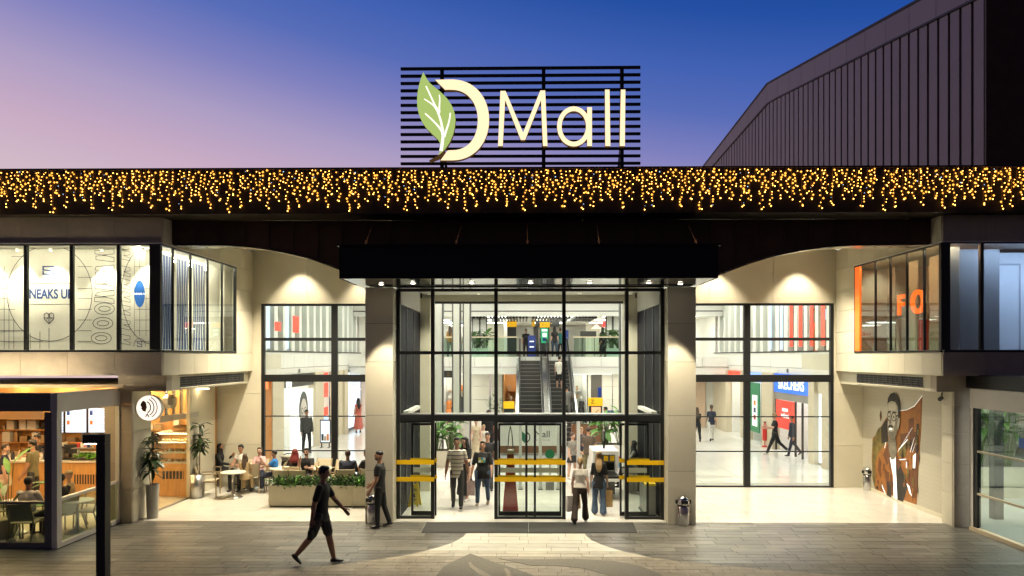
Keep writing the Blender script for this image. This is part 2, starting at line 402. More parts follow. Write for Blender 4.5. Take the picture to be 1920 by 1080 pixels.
# ---------------------------------------------------------------- entrance recess: back wall and ceiling
def panel_grid(parent, m, axis, c, u, v, th, name='panel', gap=.004, seed=None):
    """cladding panels on a plane: axis 'y' (u=x) or 'x' (u=y); c = face position, th = thickness inward (signed)"""
    for a, b in zip(u, u[1:]):
        for p, q in zip(v, v[1:]):
            if axis == 'y': bx(name, m, parent, a + gap, b - gap, c, c + th, p + gap, q - gap)
            else: bx(name, m, parent, c, c + th, a + gap, b - gap, p + gap, q - gap)
def span(a, b, n): return [a + (b - a) * i / n for i in range(n + 1)]
ZWT = ZW(569, YR)
rw = thing('recess_wall', 'cream panelled back wall of the entrance recess above the tall windows', 'wall', (0, YR, 0))
panel_grid(rw, CREAM, 'y', YR, span(XL - .02, -3.4, 3), [ZWT, 7.62], .1, 'wall_panel')
panel_grid(rw, CREAM, 'y', YR, span(4.0, XR + .02, 3), [ZWT, 7.62], .1, 'wall_panel')
WX0, WX1 = XW(490, YR), XW(1563, YR)
panel_grid(rw, CREAM, 'y', YR, [XL - 1.3, WX0], [0.012, 1.35, 3.0, ZWT], .1, 'wall_panel')
panel_grid(rw, CREAM, 'y', YR, [WX1, XR + 1.2], [0.012, 1.35, 3.0, ZWT], .1, 'wall_panel')
bx('backing', JOINT, rw, XL - 1.3, WX0 - .003, YR + .102, YR + .2, 0.015, 7.6)
bx('backing', JOINT, rw, WX1 + .003, XR + 1.2, YR + .102, YR + .2, 0.015, 7.6)
bx('backing', JOINT, rw, WX0, WX1, YR + .102, YR + .2, ZWT + .003, 7.6)
rc = MB().box(XL + .02, XR - .02, YB + .76, YR - .01, 7.625, 7.7).build('ceiling', CREAM); tag(rc, 'cream ceiling high inside the entrance recess', 'ceiling', kind='structure')
DL = MB().lathe([(.075, 0), (.075, .018), (.06, .02)], n=14).mesh('downlight', STEEL)
DE = MB().lathe([(.052, 0), (.052, .004)], n=14).mesh('lamp_lens', LEDW)
def downlight(loc, label, group, e=DE):
    t = thing('downlight', label, 'downlight', loc, group=group)
    link('housing', DL, t, (0, 0, -.02)); link('lamp_lens', e, t, (0, 0, -.026)); return t
for px, lb in ((565, 'cafe side, outer'), (695, 'cafe side, beside the column'), (1338, 'walkway side, beside the column'), (1495, 'walkway side, outer')):
    x = XW(px, YR); downlight((x, YR - .62, 7.62), 'round downlight washing the recess wall, ' + lb, 'recess downlights')
    spot('recess_spot', (x, YR - .62, 7.57), 210, 84, blend=.55)
for x, lb in ((-7.3, 'over the cafe tables'), (-5.2, 'over the planter boxes'), (5.8, 'over the walkway floor beside the column'), (8.4, 'over the floor before the portrait')):
    downlight((x, 20.9, 7.62), 'round downlight in the recess ceiling ' + lb, 'recess floor downlights')
    spot('recess_spot', (x, 20.9, 7.57), 900, 108, blend=.85)

# ---------------------------------------------------------------- tall window walls either side of the glass box
def window_wall(label, x0, x1, verts, side):
    t = thing('window_wall', label, 'windows', ((x0 + x1) / 2, YR, 0))
    hs = [ZW(a, YR) for a in (570, 636, 709, 781, 846)]
    bx('head_rail', BLACK, t, x0, x1, YR + .0, YR + .10, ZWT - .075, ZWT - .003)
    bx('mid_rail', BLACK, t, x0, x1, YR + .01, YR + .10, hs[1] - .05, hs[1] + .05)
    bx('transom', BLACK, t, x0, x1, YR - .02, YR + .12, hs[2] - .12, hs[2] + .11)
    bx('bottom_rail', BLACK, t, x0, x1, YR + .0, YR + .10, .013, .06)
    for h in hs[3:]: bx('glazing_bar', BLACK, t, x0, x1, YR + .03, YR + .075, h - .018, h + .018)
    for v, w in verts: bx('mullion', BLACK, t, v - w / 2, v + w / 2, YR - .012, YR + .11, .014, ZWT - .004)
    zs = [.06, hs[4], hs[3], hs[2], hs[1], ZWT - .075]
    ed = [x0] + [v for v, w in verts] + [x1]; ed = sorted(set(ed))
    for a, b in zip(ed, ed[1:]):
        if b - a < .2: continue
        for p, q in zip(zs, zs[1:]): bx('pane', GLASS, t, a + .04, b - .04, YR + .048, YR + .056, p + .01, q - .01)
    return t
window_wall('tall black-framed windows behind the cafe tables', WX0, -3.45, [(WX0 + .05, .1), (XW(627, YR), .2), (-3.5, .1)], -1)
window_wall('tall black-framed windows onto the walkway, beside the poster wall', 3.95, WX1, [(WX1 - .05, .1), (XW(1401, YR), .2), (4.0, .1)], 1)

# ---------------------------------------------------------------- the two upper wings
YWB = YR + .1
def wing(side):
    X = XL if side < 0 else XR; o = -1 if side < 0 else 1      # o: away from the recess
    t = thing('upper_wing', 'stone-clad upper storey with printed shop window, wrapping the cafe corner' if side < 0 else 'stone-clad upper storey with orange lit corner window above the poster wall', 'building', (X, YW, ZS))
    XO = -16 if side < 0 else 17
    zs0, zs1 = ZW(658, YW), ZW(455, YW)       # window sill and head
    m = STONE
    sm = [38, 126, 214, 303] if side < 0 else [1757, 1849, 1941]
    xs_ = sorted([XW(p, YW) for p in sm] + ([XW(-50, YW), XW(-138, YW), XO] if side < 0 else [XW(2033, YW), XO]))
    xs_[-1 if side < 0 else 0] = X
    panel_grid(t, m, 'y', YW, xs_, [zs1, ZT], .06, 'stone_panel'); panel_grid(t, m, 'y', YW, xs_, [ZS, zs0 - .03], .06, 'stone_panel')
    # return wall along the recess
    ye = YX(443, X) if side < 0 else YX(1602, X)
    us = span(YW + .07, YR - .005, 7)
    panel_grid(t, CREAM, 'x', X, us, [ZS, zs0 - .03], o * .06, 'return_panel'); panel_grid(t, CREAM, 'x', X, us, [zs1 + .0, ZT], o * .06, 'return_panel')
    panel_grid(t, CREAM, 'x', X, [ye, YR - .005], span(zs0 - .03, zs1, 4), o * .06, 'return_panel')
    a, b = sorted((X + o * .08, XO))
    bx('floor_slab', CREAM, t, a, b, YW + .08, YR + 3, ZS + .01, zs0 - .05)
    bx('roof_slab', WHITE, t, a, b, YW + .08, YR + 3, zs1 + .02, ZT - .02)
    # frames
    fr = [('sill_rail', zs0 - .03, zs0 + .025), ('head_rail', zs1 - .045, zs1)]
    for n, p, q in fr:
        bx(n, BLACK, t, *sorted((X + o * .02, XO)), YW - .015, YW + .08, p + .001, q - .001)
        bx(n, BLACK, t, X - o * .015, X + o * .08, YW + .082, ye - .002, p + .002, q - .002)
    bx('light_lip', WHITE, t, *sorted((X - o * .04, XO)), YW - .035, YW - .017, zs1 - .012, zs1 + .012)
    bx('light_lip', WHITE, t, X - o * .035, X - o * .017, YW - .012, ye, zs1 - .012, zs1 + .012)
    cx0, cx1 = (XW(281, YW), XW(301, YW)) if side < 0 else (XW(1764, YW), XW(1781, YW))
    bx('corner_post', BLACK, t, cx0, cx1, YW - .018, YW + .083, zs0 + .026, zs1 - .046)
    fm = [-40, 48, 134, 222] if side < 0 else [1841, 1930]
    ed = [cx0 if side < 0 else cx1] + [XW(p, YW) for p in fm]
    for p in fm: bx('mullion', BLACK, t, XW(p, YW) - .04, XW(p, YW) + .04, YW - .012, YW + .07, zs0 + .026, zs1 - .046)
    ed = sorted(ed)
    for p, q in zip(ed, ed[1:]): bx('pane', GLASS, t, p + .01, q - .01, YW + .03, YW + .038, zs0 + .03, zs1 - .05)
    smu = [326, 359, 391, 418] if side < 0 else [1640, 1668, 1699, 1731]
    ys = [YW + .09] + sorted(YX(p, X) for p in smu) + [ye - .03]
    bx('mullion', BLACK, t, X - o * .012, X + o * .07, ye - .05, ye - .003, zs0 + .026, zs1 - .046)
    for q in ys[1:-1]: bx('mullion', BLACK, t, X + o * .0, X + o * .06, q - .016, q + .016, zs0 + .026, zs1 - .046)
    for p, q in zip(ys, ys[1:]): bx('pane', GLASSG if side > 0 else GLASS, t, X + o * .025, X + o * .033, p + .01, q - .02, zs0 + .03, zs1 - .05)
    return t, zs0, zs1
wl, ZI0, ZI1 = wing(-1)
wr, _, _ = wing(1)

# walls, beams and soffits under the wings
def under(side):
    X = XL if side < 0 else XR; o = -1 if side < 0 else 1; XP = XCL if side < 0 else XPO
    t = thing('ground_floor_wall', 'cream wall and beam with air grille over the cafe entrance' if side < 0 else 'cream wall with air grille and patterned wallpaper beside the big portrait', 'wall', (XP, YC, 0))
    xb = X + o * .14
    bx('beam', CREAM, t, *sorted((xb, xb + o * .9)), 18.02, YR - .02, 3.33, ZS - .005)
    bx('beam_end', STONE, t, *sorted((xb - o*.004, xb + o * 1.2)), 17.75, 18.015, 3.33, ZS - .005)
    # air grille on the beam
    g0, g1 = (YX(338, xb), YX(456, xb)) if side < 0 else (YX(1731, xb), YX(1608, xb))
    bx('grille_back', JOINT, t, xb - o * .006, xb - o * .001, g0, g1, 3.40, ZS - .06)
    bx('grille_frame', CREAM, t, xb - o * .02, xb - o * .007, g0 - .05, g1 + .05, ZS - .06, ZS - .03)
    bx('grille_frame', CREAM, t, xb - o * .02, xb - o * .007, g0 - .05, g1 + .05, 3.37, 3.40)
    for i in range(4): bx('grille_slat', GREYALU, t, xb - o * .02, xb - o * .007, g0, g1, 3.425 + i * .06, 3.437 + i * .06)
    k = 14
    for i in range(k + 1): bx('grille_slat', GREYALU, t, xb - o * .022, xb - o * .008, g0 + (g1 - g0) * i / k - .006, g0 + (g1 - g0) * i / k + .006, 3.405, ZS - .065)
    return t
ul = under(-1); ur = under(1)
zp = [0, .82, 1.55, 2.3, 3.0, 3.33]
# cafe-side pier, left
panel_grid(ul, STONE, 'y', 17.95, [-10.5, XCL], zp, .06, 'stone_panel')
panel_grid(ul, CREAM, 'x', XCL, [18.02, 18.9], zp, -.06, 'stone_panel')
# poster wall, right
PAPER = mat('herringbone_paper', (.64, .60, .50), .7)
def herringbone(m):
    t = m.node_tree; b = t.nodes['Principled BSDF']
    tcn = t.nodes.new('ShaderNodeTexCoord'); sp = t.nodes.new('ShaderNodeSeparateXYZ'); t.links.new(tcn.outputs['Object'], sp.inputs[0])
    pp = t.nodes.new('ShaderNodeMath'); pp.operation = 'PINGPONG'; pp.inputs[1].default_value = .11; t.links.new(sp.outputs['Y'], pp.inputs[0])
    a = t.nodes.new('ShaderNodeMath'); a.operation = 'MULTIPLY_ADD'; a.inputs[1].default_value = 1.5
    t.links.new(pp.outputs[0], a.inputs[0]); t.links.new(sp.outputs['Z'], a.inputs[2])
    p2 = t.nodes.new('ShaderNodeMath'); p2.operation = 'PINGPONG'; p2.inputs[1].default_value = .06; t.links.new(a.outputs[0], p2.inputs[0])
    r = t.nodes.new('ShaderNodeMapRange'); r.inputs[1].default_value = .0; r.inputs[2].default_value = .06; r.inputs[3].default_value = .40; r.inputs[4].default_value = .72
    t.links.new(p2.outputs[0], r.inputs[0])
    c = t.nodes.new('ShaderNodeMix'); c.data_type = 'RGBA'; c.inputs[6].default_value = (.36, .33, .25, 1); c.inputs[7].default_value = (.62, .58, .48, 1)
    t.links.new(r.outputs[0], c.inputs[0]); t.links.new(c.outputs[2], b.inputs['Base Color'])
herringbone(PAPER)
bx('wallpaper', PAPER, ur, XPO, XPO + .1, 18.35, YR - .003, .12, 3.325)
bx('skirting', CREAM, ur, XPO - .02, XPO + .1, 18.35, YR - .003, .012, .117)
panel_grid(ur, CREAM, 'x', XPO - .25, [17.9, 18.34], zp, .3, 'stone_panel')
panel_grid(ur, STONE, 'y', 17.82, [XPO - .25, XPO + .14], zp, .07, 'stone_panel')
bx('dark_post', BLACK, ur, XPO + .15, XPO + .42, 17.84, 17.95, 0.01, 3.6)

# ---------------------------------------------------------------- columns
def column(x0, x1, label):
    t = thing('column', label, 'column', ((x0 + x1) / 2, YC, 0))
    for p, q in zip([.01, 1.27, 2.52, 3.2, 4.75, 5.95], [1.27, 2.52, 3.2, 4.75, 5.95]):
        if (p, q) == (2.52, 3.2): continue
    zz = [.01, 1.33, 2.72, 4.06, 5.02, 5.93]
    for p, q in zip(zz, zz[1:]): bx('cladding_panel', CREAM, t, x0, x1, YC, YC + .62, p + .004, q - .004)
    bx('core', JOINT, t, x0 + .01, x1 - .01, YC + .01, YC + .61, .01, 5.92)
    return t
CX = [(-3.93, -3.24), (3.64, 4.33)]
column(*CX[0], 'cream panelled square column beside the planter')
column(*CX[1], 'cream panelled square column beside the walkway windows')

# ---------------------------------------------------------------- canopy
cnp = thing('entrance_canopy', 'flat black canopy box over the entrance doors', 'canopy', (.3, 16.2, 5.95))
cx0, cx1 = XW(636, 16.2), XW(1347, 16.2)
zc1 = ZW(461, 16.2)
bx('front_board', CANOPY, cnp, cx0, cx1, 16.2, 16.26, 5.955, zc1)
bx('side_board', CANOPY, cnp, cx0, cx0 + .06, 16.262, YB - .03, 5.955, zc1); bx('side_board', CANOPY, cnp, cx1 - .06, cx1, 16.262, YB - .03, 5.955, zc1)
bx('top_flashing', CANOPY, cnp, cx0 - .05, cx1 + .05, 16.15, 16.42, zc1 + .002, zc1 + .035)
sx = span(cx0 + .01, cx1 - .01, 6)
for a, b in zip(sx, sx[1:]): bx('soffit_panel', SOFFIT, cnp, a + .004, b - .004, 16.27, 18.9, 5.957, 5.99)
for (pa, qa), (pb, qb) in (((684, 457), (697, 425)), ((854, 457), (866, 420)), ((989, 457), (989, 420)), ((1124, 457), (1119, 420)), ((1308, 457), (1291, 423))):
    a = P(pa, qa, 16.35); b = P(pb, qb, YB - .02); a.z = zc1 + .03
    m_ = MB().tube(a, b, .012, .012, 6); m_.ellip(a + (b - a) * .18, (.03, .03, .05), 8, 6)
    m_.build('tie_rod', mat('brass_rod', (.78, .50, .20), .4), cnp)
for i_, x in enumerate((-3.4, -2.6, -1.2, .2, 1.6, 3.0, 3.8)):
    y = 17.35 if abs(x - .2) > 3 else 17.1
    downlight((x, y, 5.957), ORD[i_] + ' round downlight in the canopy soffit, counted from the cafe side', 'canopy downlights')
    edge = x in (-3.4, 3.8)
    spot('canopy_spot', (x, y, 5.91), 300 if edge else 200, 50 if edge else 92, blend=.15 if edge else .7, rot=(R(0), 0, 0))

# ---------------------------------------------------------------- glass entrance box
gx0, gx1 = -3.235, 3.635
eb = thing('glass_entrance', 'black-framed glass entrance front with sliding doors and yellow bands', 'entrance', (.2, YG, 0))
vx = [XW(p, YG) for p in (741, 811, 930, 1057.5, 1175.5, 1248.5)]; vx[0] = gx0 + .045; vx[-1] = gx1 - .045
ZH = [ZW(a, YG) for a in (543.5, 661.5, 784)]
for v in vx: bx('mullion', BLACK, eb, v - .045, v + .045, YG, YG + .14, .013 if True else 0, 5.95)
for i, h in enumerate(ZH):
    w = (.036, .04, .08)[i]
    for a, b in zip(vx, vx[1:]):
        bx('transom', BLACK, eb, a + .046, b - .046, YG + .003, YG + .137, h - w, h + w)
ROW = [ZH[2] + .08, ZH[1], ZH[0], 5.95]
for a, b in zip(vx, vx[1:]):
    for p, q in zip(ROW, ROW[1:]): bx('pane', GLASS, eb, a + .046, b - .046, YG + .06, YG + .068, p + .041, q - .041)
bx('ledge', STEEL, eb, gx0 + .1, gx1 - .1, YG + .15, YG + .5, ZH[2] + .05, ZH[2] + .10)
zb0, zb1 = ZW(867, YG), ZW(899, YG)
for k, (i, j) in enumerate(((0, 1), (2, 3), (4, 5))):
    a, b = vx[i], vx[j]
    bx('bottom_rail', BLACK, eb, a + .046, b - .046, YG + .02, YG + .12, .013, .075)
    bx('door_head', BLACK, eb, a + .046, b - .046, YG + .02, YG + .12, ZH[2] - .12, ZH[2] - .082)
    bx('pane', GLASS, eb, a + .046, b - .046, YG + .05, YG + .058, .08, ZH[2] - .125)
    if k == 1:
        for px in (987, 1003): bx('door_stile', BLACK, eb, XW(px, YG) - .028, XW(px, YG) + .028, YG + .02, YG + .12, .076, ZH[2] - .122)
    for z in (zb0, zb1): bx('yellow_band', YELLOW, eb, a - .045 if k != 2 else a + .0, b + .045, YG - .012, YG - .002, z - .056, z + .056)
# parked sliding leaves just inside
for (i, j, s) in ((0, 1, 1), (2, 3, 0), (4, 5, -1)):
    a, b = vx[i] + (.30 if s == 1 else .05), vx[j] - (.30 if s == -1 else .05)
    if s == 1: b += .12
    if s == -1: a -= .2
    l = MB()
    l.box(a, a + .05, YG + .24, YG + .29, .05, ZH[2] - .15); l.box(b - .05, b, YG + .24, YG + .29, .05, ZH[2] - .15)
    l.box(a + .051, b - .051, YG + .24, YG + .29, .05, .16); l.box(a + .051, b - .051, YG + .24, YG + .29, ZH[2] - .21, ZH[2] - .15)
    d = l.build('sliding_door', BLACK, eb)
    MB().box(a + .05, b - .05, YG + .26, YG + .268, .16, ZH[2] - .21).build('pane', GLASS, d, world=False).location = (0, 0, 0)
    d.children[0].location = -eb.location
    for z in (zb0, zb1):
        q = MB().box(a - .02, b + .02, YG + .225, YG + .236, z - .03, z + .07).build('yellow_band', YELLOW, d, world=False); q.location = -eb.location
    q = MB().box(a + .05, b - .05, YG + .252, YG + .257, 1.17, 1.30).build('frosted_strip', mat('frosted_strip', (.62, .63, .56), .5), d, world=False); q.location = -eb.location
# box side walls: dark panels with a white ledge, portal jambs, ceiling
sw = thing('vestibule_shell', 'cream portal and dark navy side panels inside the glass entrance', 'vestibule', (.2, YR, 0))
for s, X in ((1, gx0 + .02), (-1, gx1 - .02)):
    for a, b in ((18.75, 19.6), (19.63, 20.9), (20.93, 22.3)):
        bx('navy_panel', NAVY, sw, X, X + s * .05, a, b, .013, 5.55)
    for q in (19.615, 20.915): bx('steel_trim', STEEL, sw, X + s * .05, X + s * .07, q - .012, q + .012, .013, 5.55)
    bx('ledge', WHITE2, sw, X + s * .075, X + s * .22, 18.95, 21.2, 2.66, 2.75)
    bx('upper_panel', WHITE, sw, X, X + s * .06, 18.75, 22.3, 5.56, 6.165)
    bx('jamb', CREAM, sw, X, X + s * .36, 22.32, YR + .35, .013, 6.0)
bx('upper_wall', CREAM, sw, gx0 + .02, gx1 - .02, YR + .02, YR + .3, 5.97, 7.6)
bx('ceiling_panel', WHITE, sw, gx0 + .09, gx1 - .09, 18.95, YR + .015, 6.17, 6.2)
for px, lb in ((862, 'over the striped man side'), (989, 'over the centre glass'), (1136, 'over the scanner side')):
    x = XW(px, 21.3); downlight((x, 21.3, 6.17), 'inner vestibule ceiling downlight ' + lb, 'vestibule downlights')
    spot('vestibule_spot', (x, 21.3, 6.12), 230, 120, col=(1, .92, .74), blend=.6)
for x in (-2.3, .2, 2.7):
    spot('vestibule_spot', (x, 19.7, 6.12), 190, 120, col=(1, .92, .74), blend=.6); downlight((x, 19.7, 6.17), 'vestibule ceiling downlight close to the doors, ' + ('cafe side' if x < 0 else 'centre' if x < 1 else 'scanner side'), 'vestibule door downlights')
# ---------------------------------------------------------------- mall hall behind the glass
HX0, HX1, HY1, Z2 = -9.65, 11.4, 43.0, 4.15
hall = thing('hall_shell', 'white two-storey mall hall seen through the entrance glass', 'hall', (0, 33, 0), kind='structure')
ce = MB().box(HX0 - 4, HX1 + 4, YR + .3, 40.4, 7.75, 7.85); ce.build('ceiling', WHITE, hall)
lp = MB().box(-1.1, 1.1, -.5, .5, 0, .02).mesh('light_panel', LEDC)
for x in (-7, -3.5, 0, 3.5, 7, 10):
    for y in (25.2, 28.6, 32, 35.4, 38.6): link('light_panel', lp, hall, (x, y - 33, 7.72))
bx('bulkhead', WHITE2, hall, HX0, HX1, 41, 41.2, 6.80, 7.75); bx('bulkhead', WHITE2, hall, HX0, HX1, 41.05, 41.25, 6.48, 6.745)
bx('shadow_gap', BLACK, hall, HX0, HX1, 41.03, 41.18, 6.747, 6.797)
bx('upper_ceiling', WHITE, hall, HX0 - 3, HX1 + 3, 41.27, 58, 6.62, 6.7)
for i in range(40):
    x = -3.2 + i * .19
    if i % 13 != 6: bx('ceiling_slat', BLACK, hall, x, x + .10, 41.4, 46, 6.40, 6.52)
for x in (-6, -2, 2, 6, 9.5):
    for y in (43.5, 48, 52): link('light_panel', lp, hall, (x, y - 33, 6.6))
bx('upper_floor', WHITE, hall, HX0 - 3, HX1 + 3, 40.2, 60, Z2 - .3, Z2)
for a, b in zip(span(HX0, HX1, 15), span(HX0, HX1, 15)[1:]): bx('slab_panel', WHITE2, hall, a + .01, b - .01, 40, 40.18, 3.62, Z2 + .02)
bx('slab_panel', WHITE2, hall, HX0, HX1, 40.06, 40.2, 3.2, 3.59)
bx('lower_ceiling', WHITE, hall, HX0, HX1, 40.2, HY1 + 3, 3.2, 3.3)
for x in (-7, -4, 4, 7): link('light_panel', lp, hall, (x, 41.6 - 33, 3.17))
for x in (HX0 - .2, HX1 + .1): bx('upper_side_wall', WHITE, hall, x, x + .1, 43.02, 57, Z2, 6.62)
bx('rear_wall', mat('beige_wall', (.55, .50, .42), .6), hall, HX0 - 3, HX1 + 3, 57, 57.2, Z2, 6.65)
# rear ground-floor wall with openings to shops
RWP = mat('rear_tile', (.66, .62, .52), .45, rnd=.03)
for pa, pb in ((740, 826), (880, 918), (920, 944), (1100, 1108), (1129, 1148), (1149, 1170), (1171, 1230)):
    xa, xb = XW(pa, HY1), XW(pb, HY1); zz = [0, .8, 1.6, 2.4, 3.2]
    for p, q in zip(zz, zz[1:]): bx('wall_tile', RWP, hall, xa + .01, xb - .01, HY1, HY1 + .1, p + .01, q - .01)
bx('dark_door', mat('taupe_door', (.10, .085, .065), .5), hall, XW(1108, HY1) + .01, XW(1128, HY1), HY1 + .02, HY1 + .1, .02, 3.19)
bx('wall_backing', WHITE, hall, XW(974, HY1), XW(1072, HY1), HY1, HY1 + .1, .02, 3.19)
PEACH = mat('peach_panel', (.70, .52, .38), .45, rnd=.05)
for i, (pa, pb) in enumerate(((1230, 1275), (1276, 1320), (1321, 1338), (1339, 1353), (1354, 1372), (1373, 1392))):
    bx('shop_panel', PEACH if i != 2 else WHITE2, hall, XW(pa, HY1) + .01, XW(pb, HY1) - .01, HY1 - .3 - (i % 2) * .1, HY1, .02, 3.6)
bx('red_stripe', RED, hall, XW(1354, 42.5), XW(1390, 42.5), 42.44, 42.5, 2.0, 2.25)
bx('shop_panel', PEACH, hall, HX0, XW(740, HY1), HY1 - .2, HY1, .02, 3.6)
GOODS = [mat('goods_' + n, c, .6) for n, c in (('red', (.5, .05, .04)), ('orange', (.7, .22, .05)), ('navy', (.03, .04, .12)), ('white', (.8, .78, .74)), ('black', (.03, .03, .03)), ('tan', (.45, .32, .18)), ('pink', (.7, .35, .35)))]
def shop_bay(name, label, x0, x1, y0, y1, zb, zt, axis, seed, cols, wall=WHITE2, mann=0):
    """a shop open to the hall: back, side and ceiling lights, shelves with goods. axis 'y' = front faces the camera"""
    rr = random.Random(seed); t = thing(name, label, 'shop', ((x0 + x1) / 2, (y0 + y1) / 2, zb))
    if axis == 'y':
        bx('back_wall', wall, t, x0, x1, y1 - .1, y1, zb, zt); bx('side_wall', wall, t, x0 - .1, x0 - .002, y0, y1, zb, zt); bx('side_wall', wall, t, x1 + .002, x1 + .1, y0, y1, zb, zt)
    else:
        o = 1 if x1 > x0 else -1
        bx('back_wall', wall, t, x1, x1 + o * .1, y0, y1, zb, zt); bx('side_wall', wall, t, x0 + o*.1, x1, y0 - .1, y0 - .002, zb, zt); bx('side_wall', wall, t, x0 + o*.1, x1, y1 + .002, y1 + .1, zb, zt)
    bx('shop_ceiling', WHITE, t, x0, x1, y0, y1, zt + .002, zt + .05)
    a, b = sorted((x0, x1))
    bx('ceiling_light', LEDC, t, a + .25 * (b - a), b - .25 * (b - a), y0 + .25 * (y1 - y0), y1 - .25 * (y1 - y0), zt - .03, zt - .001)
    for k, z in enumerate((.5, 1.0, 1.5, 2.0)):
        if zb + z + .4 > zt: break
        if axis == 'y':
            bx('shelf', WOOD if seed % 2 else WHITE2, t, x0 + .1, x1 - .1, y1 - .5, y1 - .11, zb + z - .03, zb + z)
            n = int((x1 - x0 - .3) / .22)
            for i in range(n):
                if rr.random() < .8:
                    h = rr.uniform(.12, .38); c = rr.choice(cols); xx = x0 + .2 + i * .22
                    bx('goods', GOODS[c], t, xx, xx + rr.uniform(.08, .18), y1 - .45, y1 - .2, zb + z + .001, zb + z + h)
        else:
            bx('shelf', WOOD if seed % 2 else WHITE2, t, x1 - o * .5, x1 - o * .01, y0 + .1, y1 - .1, zb + z - .03, zb + z)
            n = int((y1 - y0 - .3) / .25)
            for i in range(n):
                if rr.random() < .8:
                    h = rr.uniform(.12, .36); c = rr.choice(cols); yy = y0 + .2 + i * .25
                    bx('goods', GOODS[c], t, x1 - o * .46, x1 - o * .2, yy, yy + rr.uniform(.1, .2), zb + z + .001, zb + z + h)
    return t
def mannequin(loc, m, label, rz=0):
    t = thing('mannequin', label, 'mannequin', loc, rz, group='shop mannequins')
    b = MB(); b.smooth = True
    b.lathe([(.02, .95), (.17, 1.0), (.15, 1.15), (.19, 1.35), (.17, 1.45), (.05, 1.5)], n=12)
    b.lathe([(.26, .55), (.2, .8), (.16, 1.0)], n=12)
    b.build('clothing', m, t, False)
    c = MB(); c.smooth = True; c.ellip((0, 0, 1.66), (.08, .09, .12)); c.tube((0, 0, 1.45), (0, 0, 1.6), .045); c.tube((.08, 0, .02), (.08, 0, .6), .05, .07); c.tube((-.08, 0, .02), (-.08, 0, .6), .05, .07)
    for s in (-1, 1): c.tube((s * .19, 0, 1.4), (s * .25, .03, 1.1), .045, .04); c.tube((s * .25, .03, 1.1), (s * .24, .1, .85), .04, .03)
    c.build('figure', mat('mannequin_white', (.7, .66, .6), .4), t, False)
    MB().lathe([(.2, 0), (.2, .02)], n=16).build('base', STEEL, t, False)
xa, xb = XW(828, HY1), XW(878, HY1)
shop_bay('clothes_shop', 'bright clothes shop with red garments beyond the hall, seen between white fins', xa, xb, HY1, HY1 + 3, .012, 3.19, 'y', 3, (0, 0, 1, 2, 3, 6))
mannequin((XW(842, 43.6), 43.6, .02), GOODS[1], 'mannequin in an orange garment under the black and yellow sign')
xa, xb = XW(945, HY1), XW(973, HY1)
shop_bay('clothes_shop', 'pale clothes shop opening beside the escalators, nearer the yellow totem', xa, xb, HY1, HY1 + 3, .012, 3.19, 'y', 5, (3, 5, 4, 5), WOOD)
mannequin((XW(958, 43.5), 43.5, .02), GOODS[5], 'tan dressed mannequin in the shop beside the escalators')
xa, xb = XW(1073, HY1), XW(1099, HY1)
shop_bay('clothes_shop', 'shop opening with dark figures, between the escalators and a grey door', xa, xb, HY1, HY1 + 3, .012, 3.19, 'y', 6, (3, 4, 5, 3))
mannequin((XW(1090, 43.5), 43.5, .02), GOODS[4], 'black dressed mannequin in the shop near the grey door')
BLK = mat('sign_black', (.02, .02, .02), .4); YEL = mat('sign_yellow', (.9, .48, .01), .4, emit=.25, ecol=(1, .5, .02)); WLET = mat('white_letter', (.9, .9, .9), .4, emit=.6, ecol=(1, 1, 1))
def hang_sign(px0, px1, py0, py1, Y, m, label, txt=None, tm=None):
    a, b = P(px0, py0, Y), P(px1, py1, Y)
    t = thing('hanging_sign', label, 'sign', ((a.x + b.x) / 2, Y, b.z))
    bx('board', m, t, a.x, b.x, Y, Y + .08, b.z, a.z)
    if txt:
        n = txt.count('\n') + 1
        lettering(txt, (a.z - b.z) / n * .62, tm, t, ((a.x + b.x) / 2, Y - .006, (a.z + b.z) / 2), depth=.003)
    return t
hang_sign(832, 850, 695, 708, 40.0 - .1, BLK, 'small black sign with yellow lines under the gallery edge', '- - -\n- - -', YEL)
hang_sign(801, 807, 696, 708, 39.8, BLK, 'narrow black sign with yellow dot beside the vestibule jamb', 'o', YEL)
hang_sign(862, 871, 694, 701, 42.8, mat('blue_lit', (.05, .1, .9), .4, emit=2, ecol=(.08, .12, 1)), 'tiny blue lit sign between the white fins')

